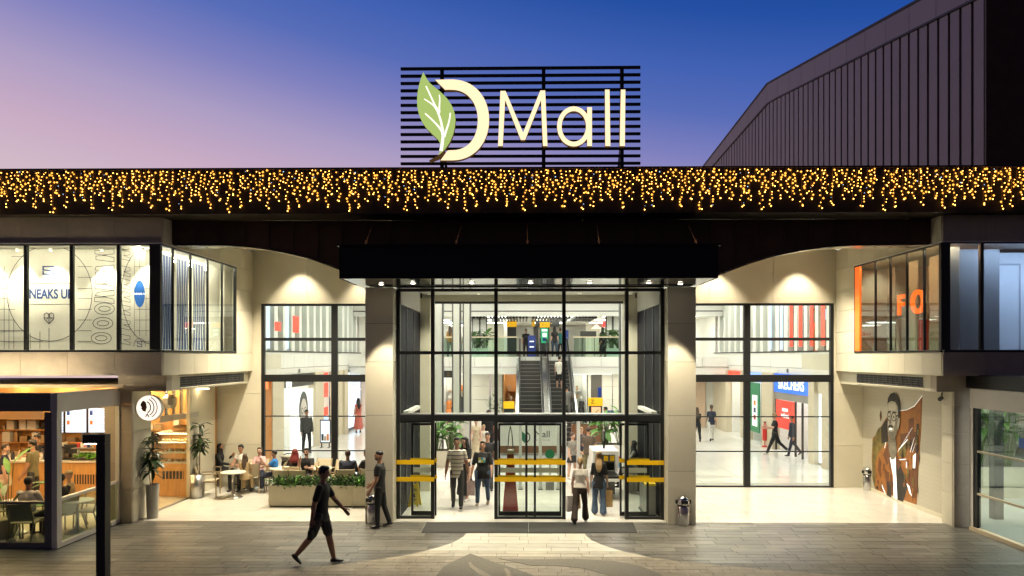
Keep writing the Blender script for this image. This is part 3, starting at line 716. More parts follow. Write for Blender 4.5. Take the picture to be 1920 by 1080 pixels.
# ---- side walls of the hall: shops below, finned windows above
def lit(name, c, e): return mat(name, c, .5, emit=e * .5 if e < 2 else e, ecol=c, nosample=e < 2)
ADW = lit('ad_white', (1, .98, .94), .9); ADB = lit('ad_blue', (.45, .62, 1), .8); ADR = lit('ad_red', (1, .06, .03), .8); ADO = lit('ad_orange', (1, .22, .06), .8)
def gallery(side):
    X = HX0 if side < 0 else HX1; o = -1 if side < 0 else 1
    t = thing('gallery_wall', 'upper gallery of white fins and shop glass on the optician side' if side < 0 else 'upper gallery of white fins and red signs above the walkway', 'wall', (X, 33, 3.7))
    ys = span(YR + .3, 43, 14)
    for a, b in zip(ys, ys[1:]): bx('band_panel', WHITE2, t, X, X + o * .1, a + .006, b - .006, 3.72, 4.36)
    bx('lower_band', WHITE, t, X + o * .03, X + o * .12, YR + .3, 43, 3.45, 3.70)
    bx('sill', BLACK, t, X - o * .03, X + o * .1, YR + .3, 43, 4.363, 4.42)
    rr = random.Random(11 + side); y = YR + .5; k = 0
    while y < 42.5:
        w = rr.uniform(.28, .48)
        bx('fin', WHITE2, t, X - o * .02, X + o * .22, y, y + w, 4.43, 7.4)
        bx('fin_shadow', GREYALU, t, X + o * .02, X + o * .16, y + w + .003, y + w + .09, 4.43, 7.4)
        y += 1.06; k += 1
    bx('shop_glass', GLASSG, t, X + o * .24, X + o * .25, YR + .3, 42.8, 4.43, 7.3)
    bx('dark_rail', BLACK, t, X + o * .235, X + o * .30, YR + .3, 42.8, 6.05, 6.10)
    bx('back_wall', mat('gallery_back', (.13, .135, .13), .6), t, X + o * 2.6, X + o * 2.7, YR + .3, 43, 4.36, 7.4)
    for i in range(18):
        yy = 24.2 + i * 1.02 + rr.uniform(-.2, .2); c = rr.choice([ADW, ADB, ADR, ADW, ADR] if side > 0 else [ADW, ADB, ADW, ADW, ADR])
        z = rr.uniform(4.7, 6.0)
        bx('lit_display', c, t, X + o * 2.52, X + o * 2.59, yy, yy + rr.uniform(.3, .75), z, z + rr.uniform(.25, 1.1))
        bx('display_stand', rr.choice(GOODS), t, X + o * (1.3 + .03 * i), X + o * (1.8 + .03 * i), yy, yy + rr.uniform(.3, .7), 4.37, 4.37 + rr.uniform(.5, 1.5))
    bx('gallery_floor', WHITE, t, X + o * .12, X + o * 2.6, YR + .3, 43, 4.2, 4.36)
    bx('gallery_light', LEDC, t, X + o * 1.0, X + o * 1.3, YR + .6, 42, 7.3, 7.33)
    if side > 0:
        for yy, w in ((27.2, .35), (28.3, .3), (29.4, .35), (30.4, .35)): bx('red_banner', ADR, t, X - o * .03, X - o * .022, yy, yy + w, 4.6, 6.4)
        for yy in (26.2, 31.6, 33): bx('blue_banner', ADB, t, X - o * .03, X - o * .022, yy, yy + .3, 4.5, 7.0)
    else:
        bx('red_banner', ADR, t, X - o * .03, X - o * .022, 30.1, 30.9, 5.2, 5.9); bx('red_banner', ADR, t, X - o*.03, X - o*.022, 27.9, 28.6, 5.2, 5.55)
        for yy in (27.0, 29.2): bx('blue_banner', ADB, t, X - o * .03, X - o * .022, yy, yy + .35, 4.5, 7.0)
    for yy in (25.2, 26.4, 31): bx('wall_socket', GREYALU, t, X - o * .012, X - o * .002, yy, yy + .18, 3.5, 3.66)
    return t
gallery(-1); gallery(1)

def wall_piece(t, name, m, X, o, y0, y1, z0, z1, th=.15, pr=0): return bx(name, m, t, X - o * pr, X + o * th, y0, y1, z0, z1)
# optician side (x = HX0, outward -1)
lw = thing('shop_row', 'row of shopfronts with pillars along the optician side of the hall', 'shopfronts', (HX0, 33, 0))
PIL = mat('pillar_cream', (.62, .54, .40), .5)
for a, b in ((27.4, 28.7), (33.1, 34.5), (38.6, 39.4)): wall_piece(lw, 'pillar', PIL, HX0, -1, a, b, .013, 3.45, .3, .12)
wall_piece(lw, 'wall_panel', PIL, HX0, -1, 36.6, 38.6, .013, 3.45)
wall_piece(lw, 'orange_trim', mat('orange_trim', (.55, .24, .08), .5), HX0, -1, 27.30, 27.38, .013, 3.45, .2, .1)
DKF = mat('dark_fascia', (.055, .05, .04), .5)
s1 = shop_bay('cosmetics_shop', 'white shop with an orange corner sign at the hall edge', HX0 - .1, HX0 - 2.6, 23.5, 27.2, .012, 3.4, 'x', 2, (3, 3, 6, 1, 3))
bx('sign', ADO, s1, HX0 - .04, HX0 + .02, 26.0, 27.2, 2.95, 3.5)
lettering('OO', .4, WLET, s1, (HX0 + .03, 26.2, 3.25), (R(90), 0, R(90)))
s2 = shop_bay('optician_shop', 'optician with a large lit face poster and dark fascia', HX0 - .1, HX0 - 2.6, 28.75, 33.05, .012, 3.4, 'x', 4, (3, 4, 5, 4, 3))
bx('fascia', DKF, s2, HX0 - .06, HX0 + .04, 28.72, 33.05, 2.9, 3.44)
em = MB()
for r0, r1 in ((.22, .33), (.08, .14)):
    n = 20
    for i in range(n):
        a, b = 2 * math.pi * i / n, 2 * math.pi * (i + 1) / n
        q = [(HX0 + .05, 29.5 + r * math.cos(c), 3.08 + r * math.sin(c)) for r, c in ((r0, a), (r1, a), (r1, b), (r0, b))]
        em.prism(q, (.02, 0, 0))
em.build('round_emblem', WLET, s2)
def face_ad(t, c, u, v, s, hairm, skinm, extra=None):
    """flat printed head: ellipses on the plane (c + a*u + b*v)"""
    c, u, v = Vector(c), Vector(u), Vector(v); n = u.cross(v).normalized()
    def el(ox, oy, rx, ry, k, m, name):
        b = MB(); q = [c + u * (ox + rx * math.cos(2 * math.pi * i / 20)) * s + v * (oy + ry * math.sin(2 * math.pi * i / 20)) * s + n * k * .003 for i in range(20)]
        b.prism(q, n * .002); b.build(name, m, t)
    el(0, .12, .52, .62, 0, hairm, 'printed_hair'); el(.0, -.02, .38, .5, 1, skinm, 'printed_face')
    for sx in (-.17, .17): el(sx, .06, .14, .11, 2, BLK, 'printed_glasses'); el(sx, .06, .105, .08, 3, skinm, 'printed_lens')
    el(0, -.3, .14, .05, 2, mat('print_lip', (.5, .2, .18), .5), 'printed_mouth')
bx('poster_panel', lit('poster_white', (1, 1, .97), .75), s2, HX0 - .06, HX0 + .06, 30.0, 32.9, .1, 2.72)
face_ad(s2, (HX0 + .07, 31.45, 1.75), (0, 1, 0), (0, 0, 1), 1.25, mat('print_grey', (.08, .09, .09), .5), mat('print_skin', (.75, .68, .60), .5))
s3 = shop_bay('red_shop', 'shopfront with red and white panels near the far end of the hall', HX0 - .1, HX0 - 2, 34.55, 36.55, .012, 3.4, 'x', 9, (0, 3, 0, 6))
for z0, z1, m in ((3.0, 3.4, ADR), (2.2, 2.9, ADR), (1.3, 1.7, ADR), (.9, 1.25, ADB)): bx('red_panel', m, s3, HX0 - .02, HX0 + .03, 34.6, 35.6, z0, z1)
s4 = thing('light_box', 'tall blue-white advertising light box at the end of the hall', 'light box', (HX0, 41, 0))
bx('frame', BLACK, s4, HX0 - .1, HX0 + .02, 39.45, 42.8, .05, 3.44); bx('lit_face', lit('ad_pale', (.62, .74, 1), 1.0), s4, HX0 + .021, HX0 + .03, 39.6, 42.7, .2, 3.3)
face_ad(s4, (HX0 + .034, 41.2, 2.5), (0, 1, 0), (0, 0, 1), .7, mat('print_blue', (.2, .3, .6), .5), mat('print_pale', (.85, .85, .9), .5, emit=.4))
st = thing('poster_stand', 'freestanding dark-framed poster stand outside the optician', 'poster stand', G(610, 838, .012), 0)
a, b = P(600, 787, 32.9), P(620, 831, 32.9)
bx('frame', BLACK, st, a.x, b.x, 32.9, 32.96, b.z, a.z); bx('printed_sheet', lit('sheet', (.72, .80, .92), .5), st, a.x + .04, b.x - .04, 32.892, 32.899, b.z + .05, a.z - .05)
for i, m in enumerate((GOODS[4], GOODS[5], GOODS[1])): bx('printed_block', m, st, a.x + .07 + i * .12, a.x + .17 + i * .12, 32.885, 32.891, b.z + .12, b.z + .42 - .1 * (i % 2))
for x in (a.x + .05, b.x - .09): bx('leg', BLACK, st, x, x + .04, 32.9, 32.95, .013, b.z - .002); bx('foot', BLACK, st, x - .02, x + .06, 32.75, 33.1, .012, .035)

# walkway side (x = HX1, outward +1)
rwk = thing('shop_row', 'row of shopfronts with pillars along the walkway side of the hall', 'shopfronts', (HX1, 33, 0))
for a, b in ((26.7, 27.3), (28.0, 28.55), (32.6, 34.1), (36.3, 37.4), (40, 43)): wall_piece(rwk, 'pillar', PIL, HX1, 1, a, b, .013, 3.45, .3, .12)
wall_piece(rwk, 'wall_panel', CREAM, HX1, 1, YR + .3, 24.6, .013, 3.45)
for a, b in ((24.65, 26.65), (27.35, 27.95)):
    bx('lit_window', lit('window_cool', (.86, .93, 1), 1.1), rwk, HX1 + .05, HX1 + .1, a, b, .1, 2.75); bx('window_head', PIL, rwk, HX1, HX1 + .12, a, b, 2.76, 3.45)
s5 = shop_bay('shoe_shop', 'shoe shop with a blue lit name sign and red poster', HX1 + .1, HX1 + 2.8, 28.6, 32.55, .012, 3.4, 'x', 7, (3, 4, 5, 3, 1))
bx('sign', lit('sign_blue_lit', (.02, .13, .75), 1.0), s5, HX1 - .06, HX1 + .06, 28.55, 32.55, 2.62, 3.42)
lettering('SKECHERS', .62, WLET, s5, (HX1 - .07, 30.55, 2.98), (R(90), 0, R(-90)), sc=(1.02, 1, 1), bold=.012)
bx('header', mat('grey_header', (.30, .28, .25), .5), s5, HX1 - .02, HX1 + .06, 28.55, 32.55, 2.3, 2.615)
bx('red_poster', lit('poster_red', (.80, .06, .04), .35), s5, HX1 - .03, HX1 + .0, 30.2, 32.4, 1.05, 2.28)
lettering('sezon', .3, WLET, s5, (HX1 - .035, 31.3, 1.9), (R(90), 0, R(-90))); lettering('indirimi', .3, WLET, s5, (HX1 - .035, 31.3, 1.62), (R(90), 0, R(-90)))
for y in (28.62, 29.4, 30.15, 32.45): bx('door_stile', BLACK, s5, HX1 - .03, HX1 + .04, y, y + .07, .013, 2.29)
s6 = shop_bay('green_shop', 'shop with a green lit poster beside the fire extinguisher', HX1 + .1, HX1 + 2.2, 34.2, 36.2, .012, 3.4, 'x', 8, (3, 2, 3))
bx('blue_sign', lit('sign_blue_pale', (.2, .35, 1), 1), s6, HX1 - .03, HX1 + .03, 34.2, 36.2, 2.95, 3.4)
bx('green_panel', lit('panel_green', (.02, .20, .09), .15), s6, HX1 - .02, HX1 + .02, 34.7, 36.1, .5, 2.9); bx('lit_poster', ADW, s6, HX1 - .04, HX1 - .022, 35.0, 35.7, .8, 2.3)
for z, m in ((1.1, GOODS[0]), (1.45, GOODS[2]), (1.8, GOODS[1])): bx('printed_figure', m, s6, HX1 - .046, HX1 - .041, 35.15, 35.5, z, z + .25)
bx('door_stile', BLACK, s6, HX1 - .05, HX1 + .04, 34.22, 34.35, .013, 2.9)
s7 = shop_bay('pink_shop', 'peach shopfront at the far end of the walkway', HX1 + .1, HX1 + 2, 37.5, 39.9, .012, 3.4, 'x', 10, (0, 6, 3, 6))
bx('sign', ADR, s7, HX1 - .03, HX1 + .03, 37.5, 39.9, 3.0, 3.4)
fe = thing('fire_extinguisher', 'red fire extinguisher standing by a pillar in the walkway', 'extinguisher', G(1434, 838, .012))
MB().lathe([(.13, 0), (.13, .06), (.02, .08)], n=14).build('stand_base', RED, fe, False); MB().tube((0, 0, .08), (0, 0, .3), .02).build('stand_pole', RED, fe, False)
MB().lathe([(.09, .3), (.11, .33), (.11, .95), (.05, 1.05), (.03, 1.12)], n=14).build('cylinder', RED, fe, False); MB().box(-.05, .05, -.02, .02, 1.121, 1.17).build('valve', BLACK, fe, False)

# white fins in the hall
for i, (pa, pb, Y, z0, z1) in enumerate(((815, 828, 29, .012, 7.6), (850, 861, 29, .012, 7.6), (870, 880, 29, .012, 7.6), (1165, 1172, 29, .012, 7.6), (1182, 1193, 29, .012, 7.6), (1198, 1206, 29, .012, 7.6), (887, 898, 42, Z2, 6.62), (901, 911, 42, Z2, 6.62), (1138, 1147, 42, Z2, 6.62), (1151, 1161, 42, Z2, 6.62))):
    t = thing('hall_fin', 'tall white hall fin, ' + ORD[i] + ' counted from the cafe side' if Y < 40 else 'short white upper gallery fin, ' + ORD[i - 6] + ' counted from the pale blue sign', 'pillar', (XW((pa + pb) / 2, Y), Y, z0), group='white hall fins' if Y < 40 else 'gallery fins')
    xa, xb = XW(pa, Y), XW(pb, Y)
    bx('fin_body', WHITE2, t, xa, xb, Y, Y + .4, z0, z1); bx('dark_edge', GREYALU, t, xb + .002, xb + .06, Y + .05, Y + .35, z0, z1); bx('dark_edge', GREYALU, t, xa - .06, xa - .002, Y + .05, Y + .35, z0, z1)

# ---- escalators
RUBB = mat('black_rubber', (.015, .015, .015), .35); STEPM = mat('step_dark', (.09, .088, .085), .45, metal=.4); STEPE = mat('step_edge', (.30, .28, .25), .4, metal=.4)
def escalator(pc, label):
    yb, yt = 33.6, 40.5; xc = XW(pc, 38); w = .54
    t = thing('escalator', label, 'escalator', (xc, yb, .012), group='escalators')
    n = 21; rise = (Z2 - .0) / n; run = (yt - yb) / n
    sm = MB(); sm.box(-w, w, 0, run * 1.05, -.18, rise - .03); sm.cm = 1; sm.box(-w, w, -.006, run * .25, rise - .029, rise); me = sm.mesh('step', [STEPM, STEPE])
    for i in range(n): link('step', me, t, (0, i * run, i * rise))
    ang = math.atan2(Z2, yt - yb)
    for s in (-1, 1):
        p = [(s * (w + .02), -.9, .0), (s * (w + .02), 0, 0), (s * (w + .02), yt - yb, Z2), (s * (w + .02), yt - yb + .9, Z2), (s * (w + .02), yt - yb + .9, Z2 + .9), (s * (w + .02), yt - yb, Z2 + .95), (s * (w + .02), 0, .95), (s * (w + .02), -.9, .9)]
        MB().prism(p, (s * .03, 0, 0)).build('balustrade', STEEL, t, False)
        MB().path([(s * (w + .035), -.95, .5), (s * (w + .035), -.9, .95), (s * (w + .035), 0, 1.0), (s * (w + .035), yt - yb, Z2 + 1.0), (s * (w + .035), yt - yb + .9, Z2 + .95)], .045).build('handrail', RUBB, t, False)
        b = [(s * (w + .06), -.9, .0), (s * (w + .06), 0, 0), (s * (w + .06), yt - yb, Z2), (s * (w + .06), yt - yb, Z2 + .25), (s * (w + .06), 0, .3), (s * (w + .06), -.9, .3)]
        MB().prism(b, (s * .16, 0, 0)).build('skirt', CHROME, t, False)
    return t
escalator(995, 'escalator beside the yellow totem, without riders'); escalator(1049, 'escalator carrying two people up to the gallery')

# ---- upper gallery balustrade and its furniture
bl = thing('gallery_balustrade', 'glass balustrade with pale handrail along the upper gallery', 'balustrade', (0, 40.1, Z2))
for pa, pb in ((795, 880), (880, 970), (1075, 1175), (1175, 1260)):
    xa, xb = XW(pa, 40.1), XW(pb, 40.1)
    bx('glass_panel', glass('balustrade_glass', (.78, .9, .84), 1.3), bl, xa + .02, xb - .02, 40.1, 40.112, Z2 + .02, Z2 + 1.08); bx('handrail', mat('pale_rail', (.62, .52, .36), .4), bl, xa, xb, 40.07, 40.14, Z2 + 1.085, Z2 + 1.15)
    for x in (xa + .01, xb - .03): bx('post', STEEL, bl, x, x + .02, 40.113, 40.14, Z2 + .02, Z2 + 1.08)
hang_sign(829, 880, 590, 604, 50, lit('sign_ice', (.55, .72, 1), 1.3), 'long pale blue lit shop sign on the upper floor', 'oooooo', lit('letter_blue', (.1, .25, 1), .8))
shop_bay('upper_shop', 'white upper-floor shop with pink goods under the pale blue sign', XW(826, 50), XW(884, 50), 50.2, 53, Z2, 6.4, 'y', 12, (6, 0, 3, 6, 3), WHITE2)
hang_sign(1130, 1172, 591, 613, 50, lit('sign_scarlet', (1, .05, .05), 1.3), 'scarlet lit shop sign on the upper floor', 'ooo', WLET)
shop_bay('upper_shop', 'upper-floor shop with dark goods under the scarlet sign', XW(1128, 50), XW(1178, 50), 50.2, 53, Z2, 6.2, 'y', 13, (4, 2, 0, 3))
GW = mat('grey_wall', (.30, .29, .26), .6)
for a, b in ((968, 998), (1062, 1098)):
    t = tag(MB().box(XW(a, 52), XW(b, 52), 52, 52.2, Z2, 6.3).build('partition', GW), 'plain grey partition on the upper floor ' + ('beside the yellow totem' if a < 1000 else 'behind the dark counter'), 'wall')
t = tag(MB().box(XW(910, 50.5), XW(946, 50.5), 50.5, 50.7, Z2, 6.5).build('partition', RWP), 'beige tiled wall between the plants and the totem upstairs', 'wall')
t = tag(MB().box(XW(1099, 50.5), XW(1128, 50.5), 50.5, 50.7, Z2, 6.5).build('partition', RWP), 'beige tiled wall behind the pendant lamp upstairs', 'wall')
t = tag(MB().box(XW(945, 48.2), XW(953, 48.2), 48.2, 48.5, Z2, 6.5).build('door_frame', WHITE2), 'white door frame beside the tall totem upstairs', 'door frame')
def totem(pa, pb, py0, py1, py2, Y, label, m2=None, txt=None):
    a, b = P(pa, py0, Y), P(pb, py1, Y); zb = P(pa, py2, Y).z
    t = thing('totem_sign', label, 'totem sign', ((a.x + b.x) / 2, Y, zb))
    bx('yellow_head', YEL, t, a.x - .03, b.x + .03, Y - .02, Y + .14, b.z, a.z); bx('column_body', m2 or mat('totem_grey', (.035, .04, .04), .4), t, a.x, b.x, Y, Y + .12, zb, b.z - .002)
    if txt: lettering(txt, (a.z - b.z) * .7, BLK, t, (a.x + (b.x - a.x) * .28, Y - .025, (a.z + b.z) / 2))
    return t
totem(951, 968, 602, 613, 661, 47, 'yellow-headed grey totem sign on the upper floor')
t = totem(1013, 1030, 604, 614, 661, 44, 'yellow sign over a green banner at the head of the escalators', None, '1')
a, b = P(1014, 615, 43.9), P(1028, 643, 43.9)
bx('green_banner', lit('banner_green', (.02, .45, .20), .5), t, a.x, b.x, 43.9, 43.94, b.z, a.z)
bx('printed_block', ADW, t, a.x + .1, b.x - .1, 43.89, 43.899, a.z - .55, a.z - .3); bx('printed_block', BLUE, t, a.x + .12, b.x - .15, 43.89, 43.899, a.z - .8, a.z - .6); bx('printed_block', ADW, t, a.x + .06, b.x - .06, 43.89, 43.899, a.z - .2, a.z - .08)
hang_sign(1004, 1049, 600, 612, 48, BLK, 'black hanging direction board with yellow arrows upstairs', '>  < -', YEL)
hang_sign(997, 1003, 600, 612, 46, YEL, 'small upright yellow sign hanging upstairs')
def blue_totem(pa, pb, py0, label):
    a, b = P(pa, py0, 42.3), P(pb, 662, 42.3)
    t = thing('blue_totem', label, 'totem sign', ((a.x + b.x) / 2, 42.3, Z2)); bx('body', mat('totem_blue', (.02, .05, .28), .4), t, a.x, b.x, 42.3, 42.42, Z2 + .01, a.z)
    for k in (.45, .7): bx('printed_mark', WLET, t, a.x + .1, b.x - .1, 42.292, 42.299, Z2 + (a.z - Z2) * k, Z2 + (a.z - Z2) * k + .06)
blue_totem(990, 1004, 629, 'wide dark blue board at the head of the empty escalator'); blue_totem(1060, 1066, 619, 'slim blue totem beside the second escalator head')
ct = thing('service_counter', 'dark counter board on thin legs behind the gallery glass', 'counter', (XW(1103, 42), 42, Z2))
a, b = P(1088, 621, 42), P(1118, 633, 42)
bx('board', mat('counter_dark', (.06, .06, .055), .4), ct, a.x, b.x, 42, 42.1, b.z, a.z)
for x in (a.x + .1, b.x - .12): bx('leg', BLACK, ct, x, x + .03, 42.02, 42.06, Z2, b.z - .002)
pl = thing('pendant_lamp', 'cone pendant lamp hanging on the upper floor', 'lamp', (XW(1118, 46), 46, 5.4))
MB().tube(P(1118, 594, 46), P(1118, 609, 46), .015).build('cord', BLACK, pl); q = P(1118, 616, 46)
MB().lathe([(.32, 0), (.06, .22), (.02, .25)], q, 16).build('lamp_shade', lit('shade_lit', (1, .82, .5), 1.4), pl)
ue = thing('far_escalator', 'steep far escalator rising behind the green banner upstairs', 'escalator', (XW(1006, 47), 47, Z2))
for i in range(12): bx('step', STEPM, ue, XW(1002, 47.5), XW(1011, 47.5), 47.5 + i * .32, 47.85 + i * .32, Z2 + i * .18, Z2 + .18 + i * .18)
for p in (1000.5, 1012): bx('side_panel', STEEL, ue, XW(p, 47.5) - .03, XW(p, 47.5) + .03, 47.5, 48.3, Z2, Z2 + 1.6)

# ---------------------------------------------------------------- left wing shop window: printed wall and lamps
ZP0, ZP1 = ZI0 + .03, 6.86
pw = thing('printed_window_wall', 'white printed graphics wall lit inside the upper corner window', 'window display', (-12, 18.1, ZI0))
YP = 18.1
bx('print_board', mat('print_board', (.80, .77, .68), .6), pw, -16, -9.2, YP, YP + .06, ZP0, ZP1 + .06)
bx('room_floor', WHITE, pw, -16, XL - .09, YW + .09, YR, ZI0 - .04, ZI0 + .02)
LINE = mat('print_line', (.045, .05, .06), .6); LBLUE = mat('print_navy', (.02, .065, .22), .6)
def stroke(pts, w=.014, m=LINE, Y=YP, name='printed_line', parent=None, closed=False):
    b = MB(); q = [P(a, c, Y) for a, c in pts]
    if closed: q.append(q[0])
    for a, c in zip(q, q[1:]):
        d = (c - a); 
        if d.length < 1e-4: continue
        d.normalize(); n = Vector((-d.z, 0, d.x)) * w / 2; e = d * w * .4
        b.prism([a - n - e + Vector((0, -.002, 0)), c - n + e + Vector((0, -.002, 0)), c + n + e + Vector((0, -.002, 0)), a + n - e + Vector((0, -.002, 0))], (0, -.002, 0))
    return b.build(name, m, parent or pw)
def arc(cx, cy, rx, ry, a0, a1, n=40): return [(cx + rx * math.cos(R(a0 + (a1 - a0) * i / n)), cy - ry * math.sin(R(a0 + (a1 - a0) * i / n))) for i in range(n + 1)]
stroke(arc(93, 550, 80, 90, 0, 360)); stroke(arc(290, 550, 62, 96, 100, 260))
stroke([(56, 531.5), (132, 531.5)]); stroke([(56, 570.5), (132, 570.5)])
for x, y0, y1 in ((8, 500, 654), (17, 560, 654), (26, 600, 654), (-14, 460, 654), (57, 625, 654), (75, 622, 654), (92, 615, 654)): stroke([(x, y0), (x, y1)], .011)
for yy, x0, x1 in ((521, -20, 27), (541, -20, 14), (560, -20, 13), (580, -20, 28), (600, -20, 26), (620, -20, 46), (640, -20, 80), (481, 22, 45)): stroke([(x0, yy), (x1, yy)], .011)
for yy in (500, 520, 541, 560, 580, 600, 620, 640): stroke([(146, yy), (172, yy)], .011); stroke([(253, yy), (284, yy)], .009)
for x in (252, 262, 274): stroke([(x, 480), (x, 630)], .008)
lettering('NEAKS UP', .33, LBLUE, pw, P(95, 552, YP - .003), depth=.002, sc=(.74, 1, 1), bold=.009)
stroke([(101, 508), (101, 500), (81, 500), (81, 506), (101, 508), (101, 514), (81, 514), (81, 509)], .035, LBLUE)
stroke([(92, 607), (83, 598), (83, 589), (88, 586.5), (92, 589), (96, 586.5), (101, 589), (101, 598)], .016, closed=True); stroke([(92, 589), (92, 607)], .012); stroke([(83, 596), (101, 596)], .012); stroke(arc(84, 592, 7, 7, -60, 60, 8), .012); stroke(arc(100, 592, 7, 7, 120, 240, 8), .012)
# outlined sideways lettering
for k, yy in enumerate((470, 500, 524, 548, 573, 600, 628)):
    o = [(178 + 2 * k, yy), (214, yy - 3), (214, yy + 6), (192, yy + 8), (214, yy + 13), (214, yy + 21), (180 - k, yy + 17), (180 - k, yy + 10), (200, yy + 9), (178, yy + 6)] if k < 4 else arc(196 - 3 * (k - 4), yy + 6, 19, 11, 0, 360, 14)
    stroke(o, .012, closed=k < 4)
    if k >= 4: stroke(arc(196 - 3 * (k - 4), yy + 6, 11, 5, 0, 360, 12), .012)
    o2 = [(224 + k * 2 if k < 4 else 224, yy - 2), (244, yy + 2), (244, yy + 8), (232, yy + 9), (244, yy + 14), (244, yy + 19), (226, yy + 15)]
    stroke(o2, .010, closed=True)
bl_ = MB(); bl_.prism([P(a, b, YP) + Vector((0, -.003, 0)) for a, b in arc(262, 551, 10, 25, 0, 360, 24)], (0, -.003, 0)); bl_.build('blue_disc', mat('disc_blue', (.02, .13, .50), .5), pw)
lettering('SNEAKS UP', .07, WLET, pw, P(262, 551, YP - .009), depth=.001)
stroke([(266, 644), (266, 640), (258, 640), (258, 643.5), (266, 646), (266, 650), (258, 650), (258, 647)], .016, LBLUE); stroke(arc(262, 650, 11, 16, 0, 180, 14), .010)
# banners in the return window
XB = XL - .55
for i, (pa, pb) in enumerate(((303, 322), (331, 352), (362, 384), (392, 412), (420, 436))):
    y0, y1 = sorted((YX(pa, XB), YX(pb, XB)))
    bn = bx('hanging_banner', mat('banner_white', (.78, .76, .70), .6), pw, XB - .02, XB, y0, y1, ZP0, ZP1)
    if i < 3:
        for k in range(7):
            f = (k + .5) / 7; yy = y0 + (y1 - y0) * f; q = .05
            z = ZP0 + (ZP1 - ZP0) * .47
            s_ = (f - .5) * 1.1
            b = MB()
            for zz0, zz1, sl_ in ((z, ZP1 - .05, s_), (z, ZP0 + .02, s_)):
                b.prism([(XB + .003, yy - .03, zz0), (XB + .003, yy + .03, zz0), (XB + .003, min(y1, max(y0, yy + sl_ * .5 + .06)), zz1), (XB + .003, min(y1, max(y0, yy + sl_ * .5 - .06)), zz1)], (.002, 0, 0))
            b.build('blue_stripe', LBLUE, pw)
for i_, px in enumerate((262, 185, 88, 25, -30)):
    x = XW(px, 17.72); spot('window_spot', (x, YP - .24, 6.84), 290, 76, col=(1, .89, .66), blend=.35)
    t = thing('window_spotlight', ORD[i_] + ' window spotlight from the wing corner, above the printed wall', 'spotlight', (x, YP - .24, 6.9), group='shop window spotlights')
    link('housing', MB().lathe([(.03, -.06), (.045, -.05), (.045, 0)], n=12).mesh('housing', WHITE2), t); link('lamp_lens', MB().lathe([(.026, -.064), (.026, -.061)], n=12).mesh('lamp_lens', LEDW), t)
bx('ceiling_strip', LEDS, pw, XB - .5, XB - .4, 18.0, 22, 6.84, 6.86)
bx('ceiling_strip', LEDS, pw, XL - .15, XL - .11, 17.6, 21.6, ZI1 - .015, ZI1 - .001)
bx('ceiling_strip', LEDS, pw, -15.5, -9.2, YW + .10, YW + .13, ZI1 - .015, ZI1 - .001)  # unseen fill strip added behind the head rail to brighten the board
bx('rear_wall', WHITE, pw, -16, XL - .1, YR - .3, YR - .2, ZP0, 6.9)

# ---------------------------------------------------------------- right wing corner room
cr = thing('corner_shop_room', 'upper corner shop room with orange lit letters and cool lit back room', 'shop', (13, 19, ZI0))
ORN = lit('neon_orange', (1, .11, .01), 1.95)
bx('back_wall', mat('room_wall', (.60, .55, .46), .6), cr, 12.05, 12.15, 18.7, YR, ZI0, 6.9)
bx('end_wall', mat('room_wall', (.6, .55, .46), .6), cr, XR + .09, 17, 22.6, 22.7, ZI0, 6.9)
bx('room_floor', GREYALU, cr, XR + .09, 17, YW + .1, YR, ZI0 - .04, ZI0 + .02)
y0, y1 = YX(1612, XR), YX(1602, XR)
bx('orange_reveal', lit('reveal_orange', (1, .17, .02), .55), cr, XR - .01, XR + .05, y0 + .005, y1 - .005, ZI0 + .03, ZI1 - .06)
XN = XR + .35
for ch, px, py, h in (('F', 1689, 574, .52), ('O', 1721, 568, .58)):
    q = PX(px, py, XN); lettering(ch, h * 1.45, ORN, cr, q, (R(90), 0, R(-90)), depth=.03, name='neon_letter', bold=.02, sc=(.95, 1, 1))
for i, y in enumerate((18.1, 19.0, 20.0, 21.2)): bx('blind_strip', mat('blind_taupe', (.28, .25, .21), .6), cr, XR + .9, XR + .93, y, y + .45, ZI0 + .03, 6.85)
bx('red_display', GOODS[0], cr, 11.3, 11.8, 20, 20.8, ZI0 + .02, ZI0 + .9); bx('dark_display', GOODS[2], cr, 11.1, 11.7, 18.8, 19.6, ZI0 + .02, ZI0 + .7); bx('white_display', WHITE2, cr, 11.3, 11.8, 21.2, 22.2, ZI0 + .02, ZI0 + 1.0)
bx('ceiling_strip', lit('strip_peach', (1, .50, .26), 60), cr, XR + .11, XR + .15, 17.9, 21.4, ZI1 - .015, ZI1 - .001)
bx('blind_panel', mat('blind_grey', (.30, .28, .25), .6), cr, XW(1779, YW) , XW(1816, YW), YW + .35, YW + .37, ZI0 + .03, 6.85)
bx('ceiling_strip', lit('strip_warm', (1, .86, .66), 40), cr, XW(1785, YW), XW(1815, YW), YW + .10, YW + .13, ZI1 - .015, ZI1 - .001)
bx('dark_panel', mat('panel_slate', (.12, .125, .135), .5), cr, XW(1815, YW) + .02, XW(1874, 18.0), 18.0, 18.03, ZI0 + .03, 6.85)
CW = mat('cool_wall', (.55, .58, .62), .6)
bx('cool_wall', CW, cr, XW(1870, 18.6), 17, 18.6, 18.66, ZI0 + .03, 6.85)
stroke([(1872, 496), (1912, 496), (1912, 657)], .05, mat('door_line', (.28, .30, .34), .5), 18.595, 'door_outline', cr)
bx('ceiling_strip', lit('strip_cool', (.50, .66, 1), 55), cr, XW(1850, YW), 16.5, YW + .10, YW + .16, ZI1 - .015, ZI1 - .001)
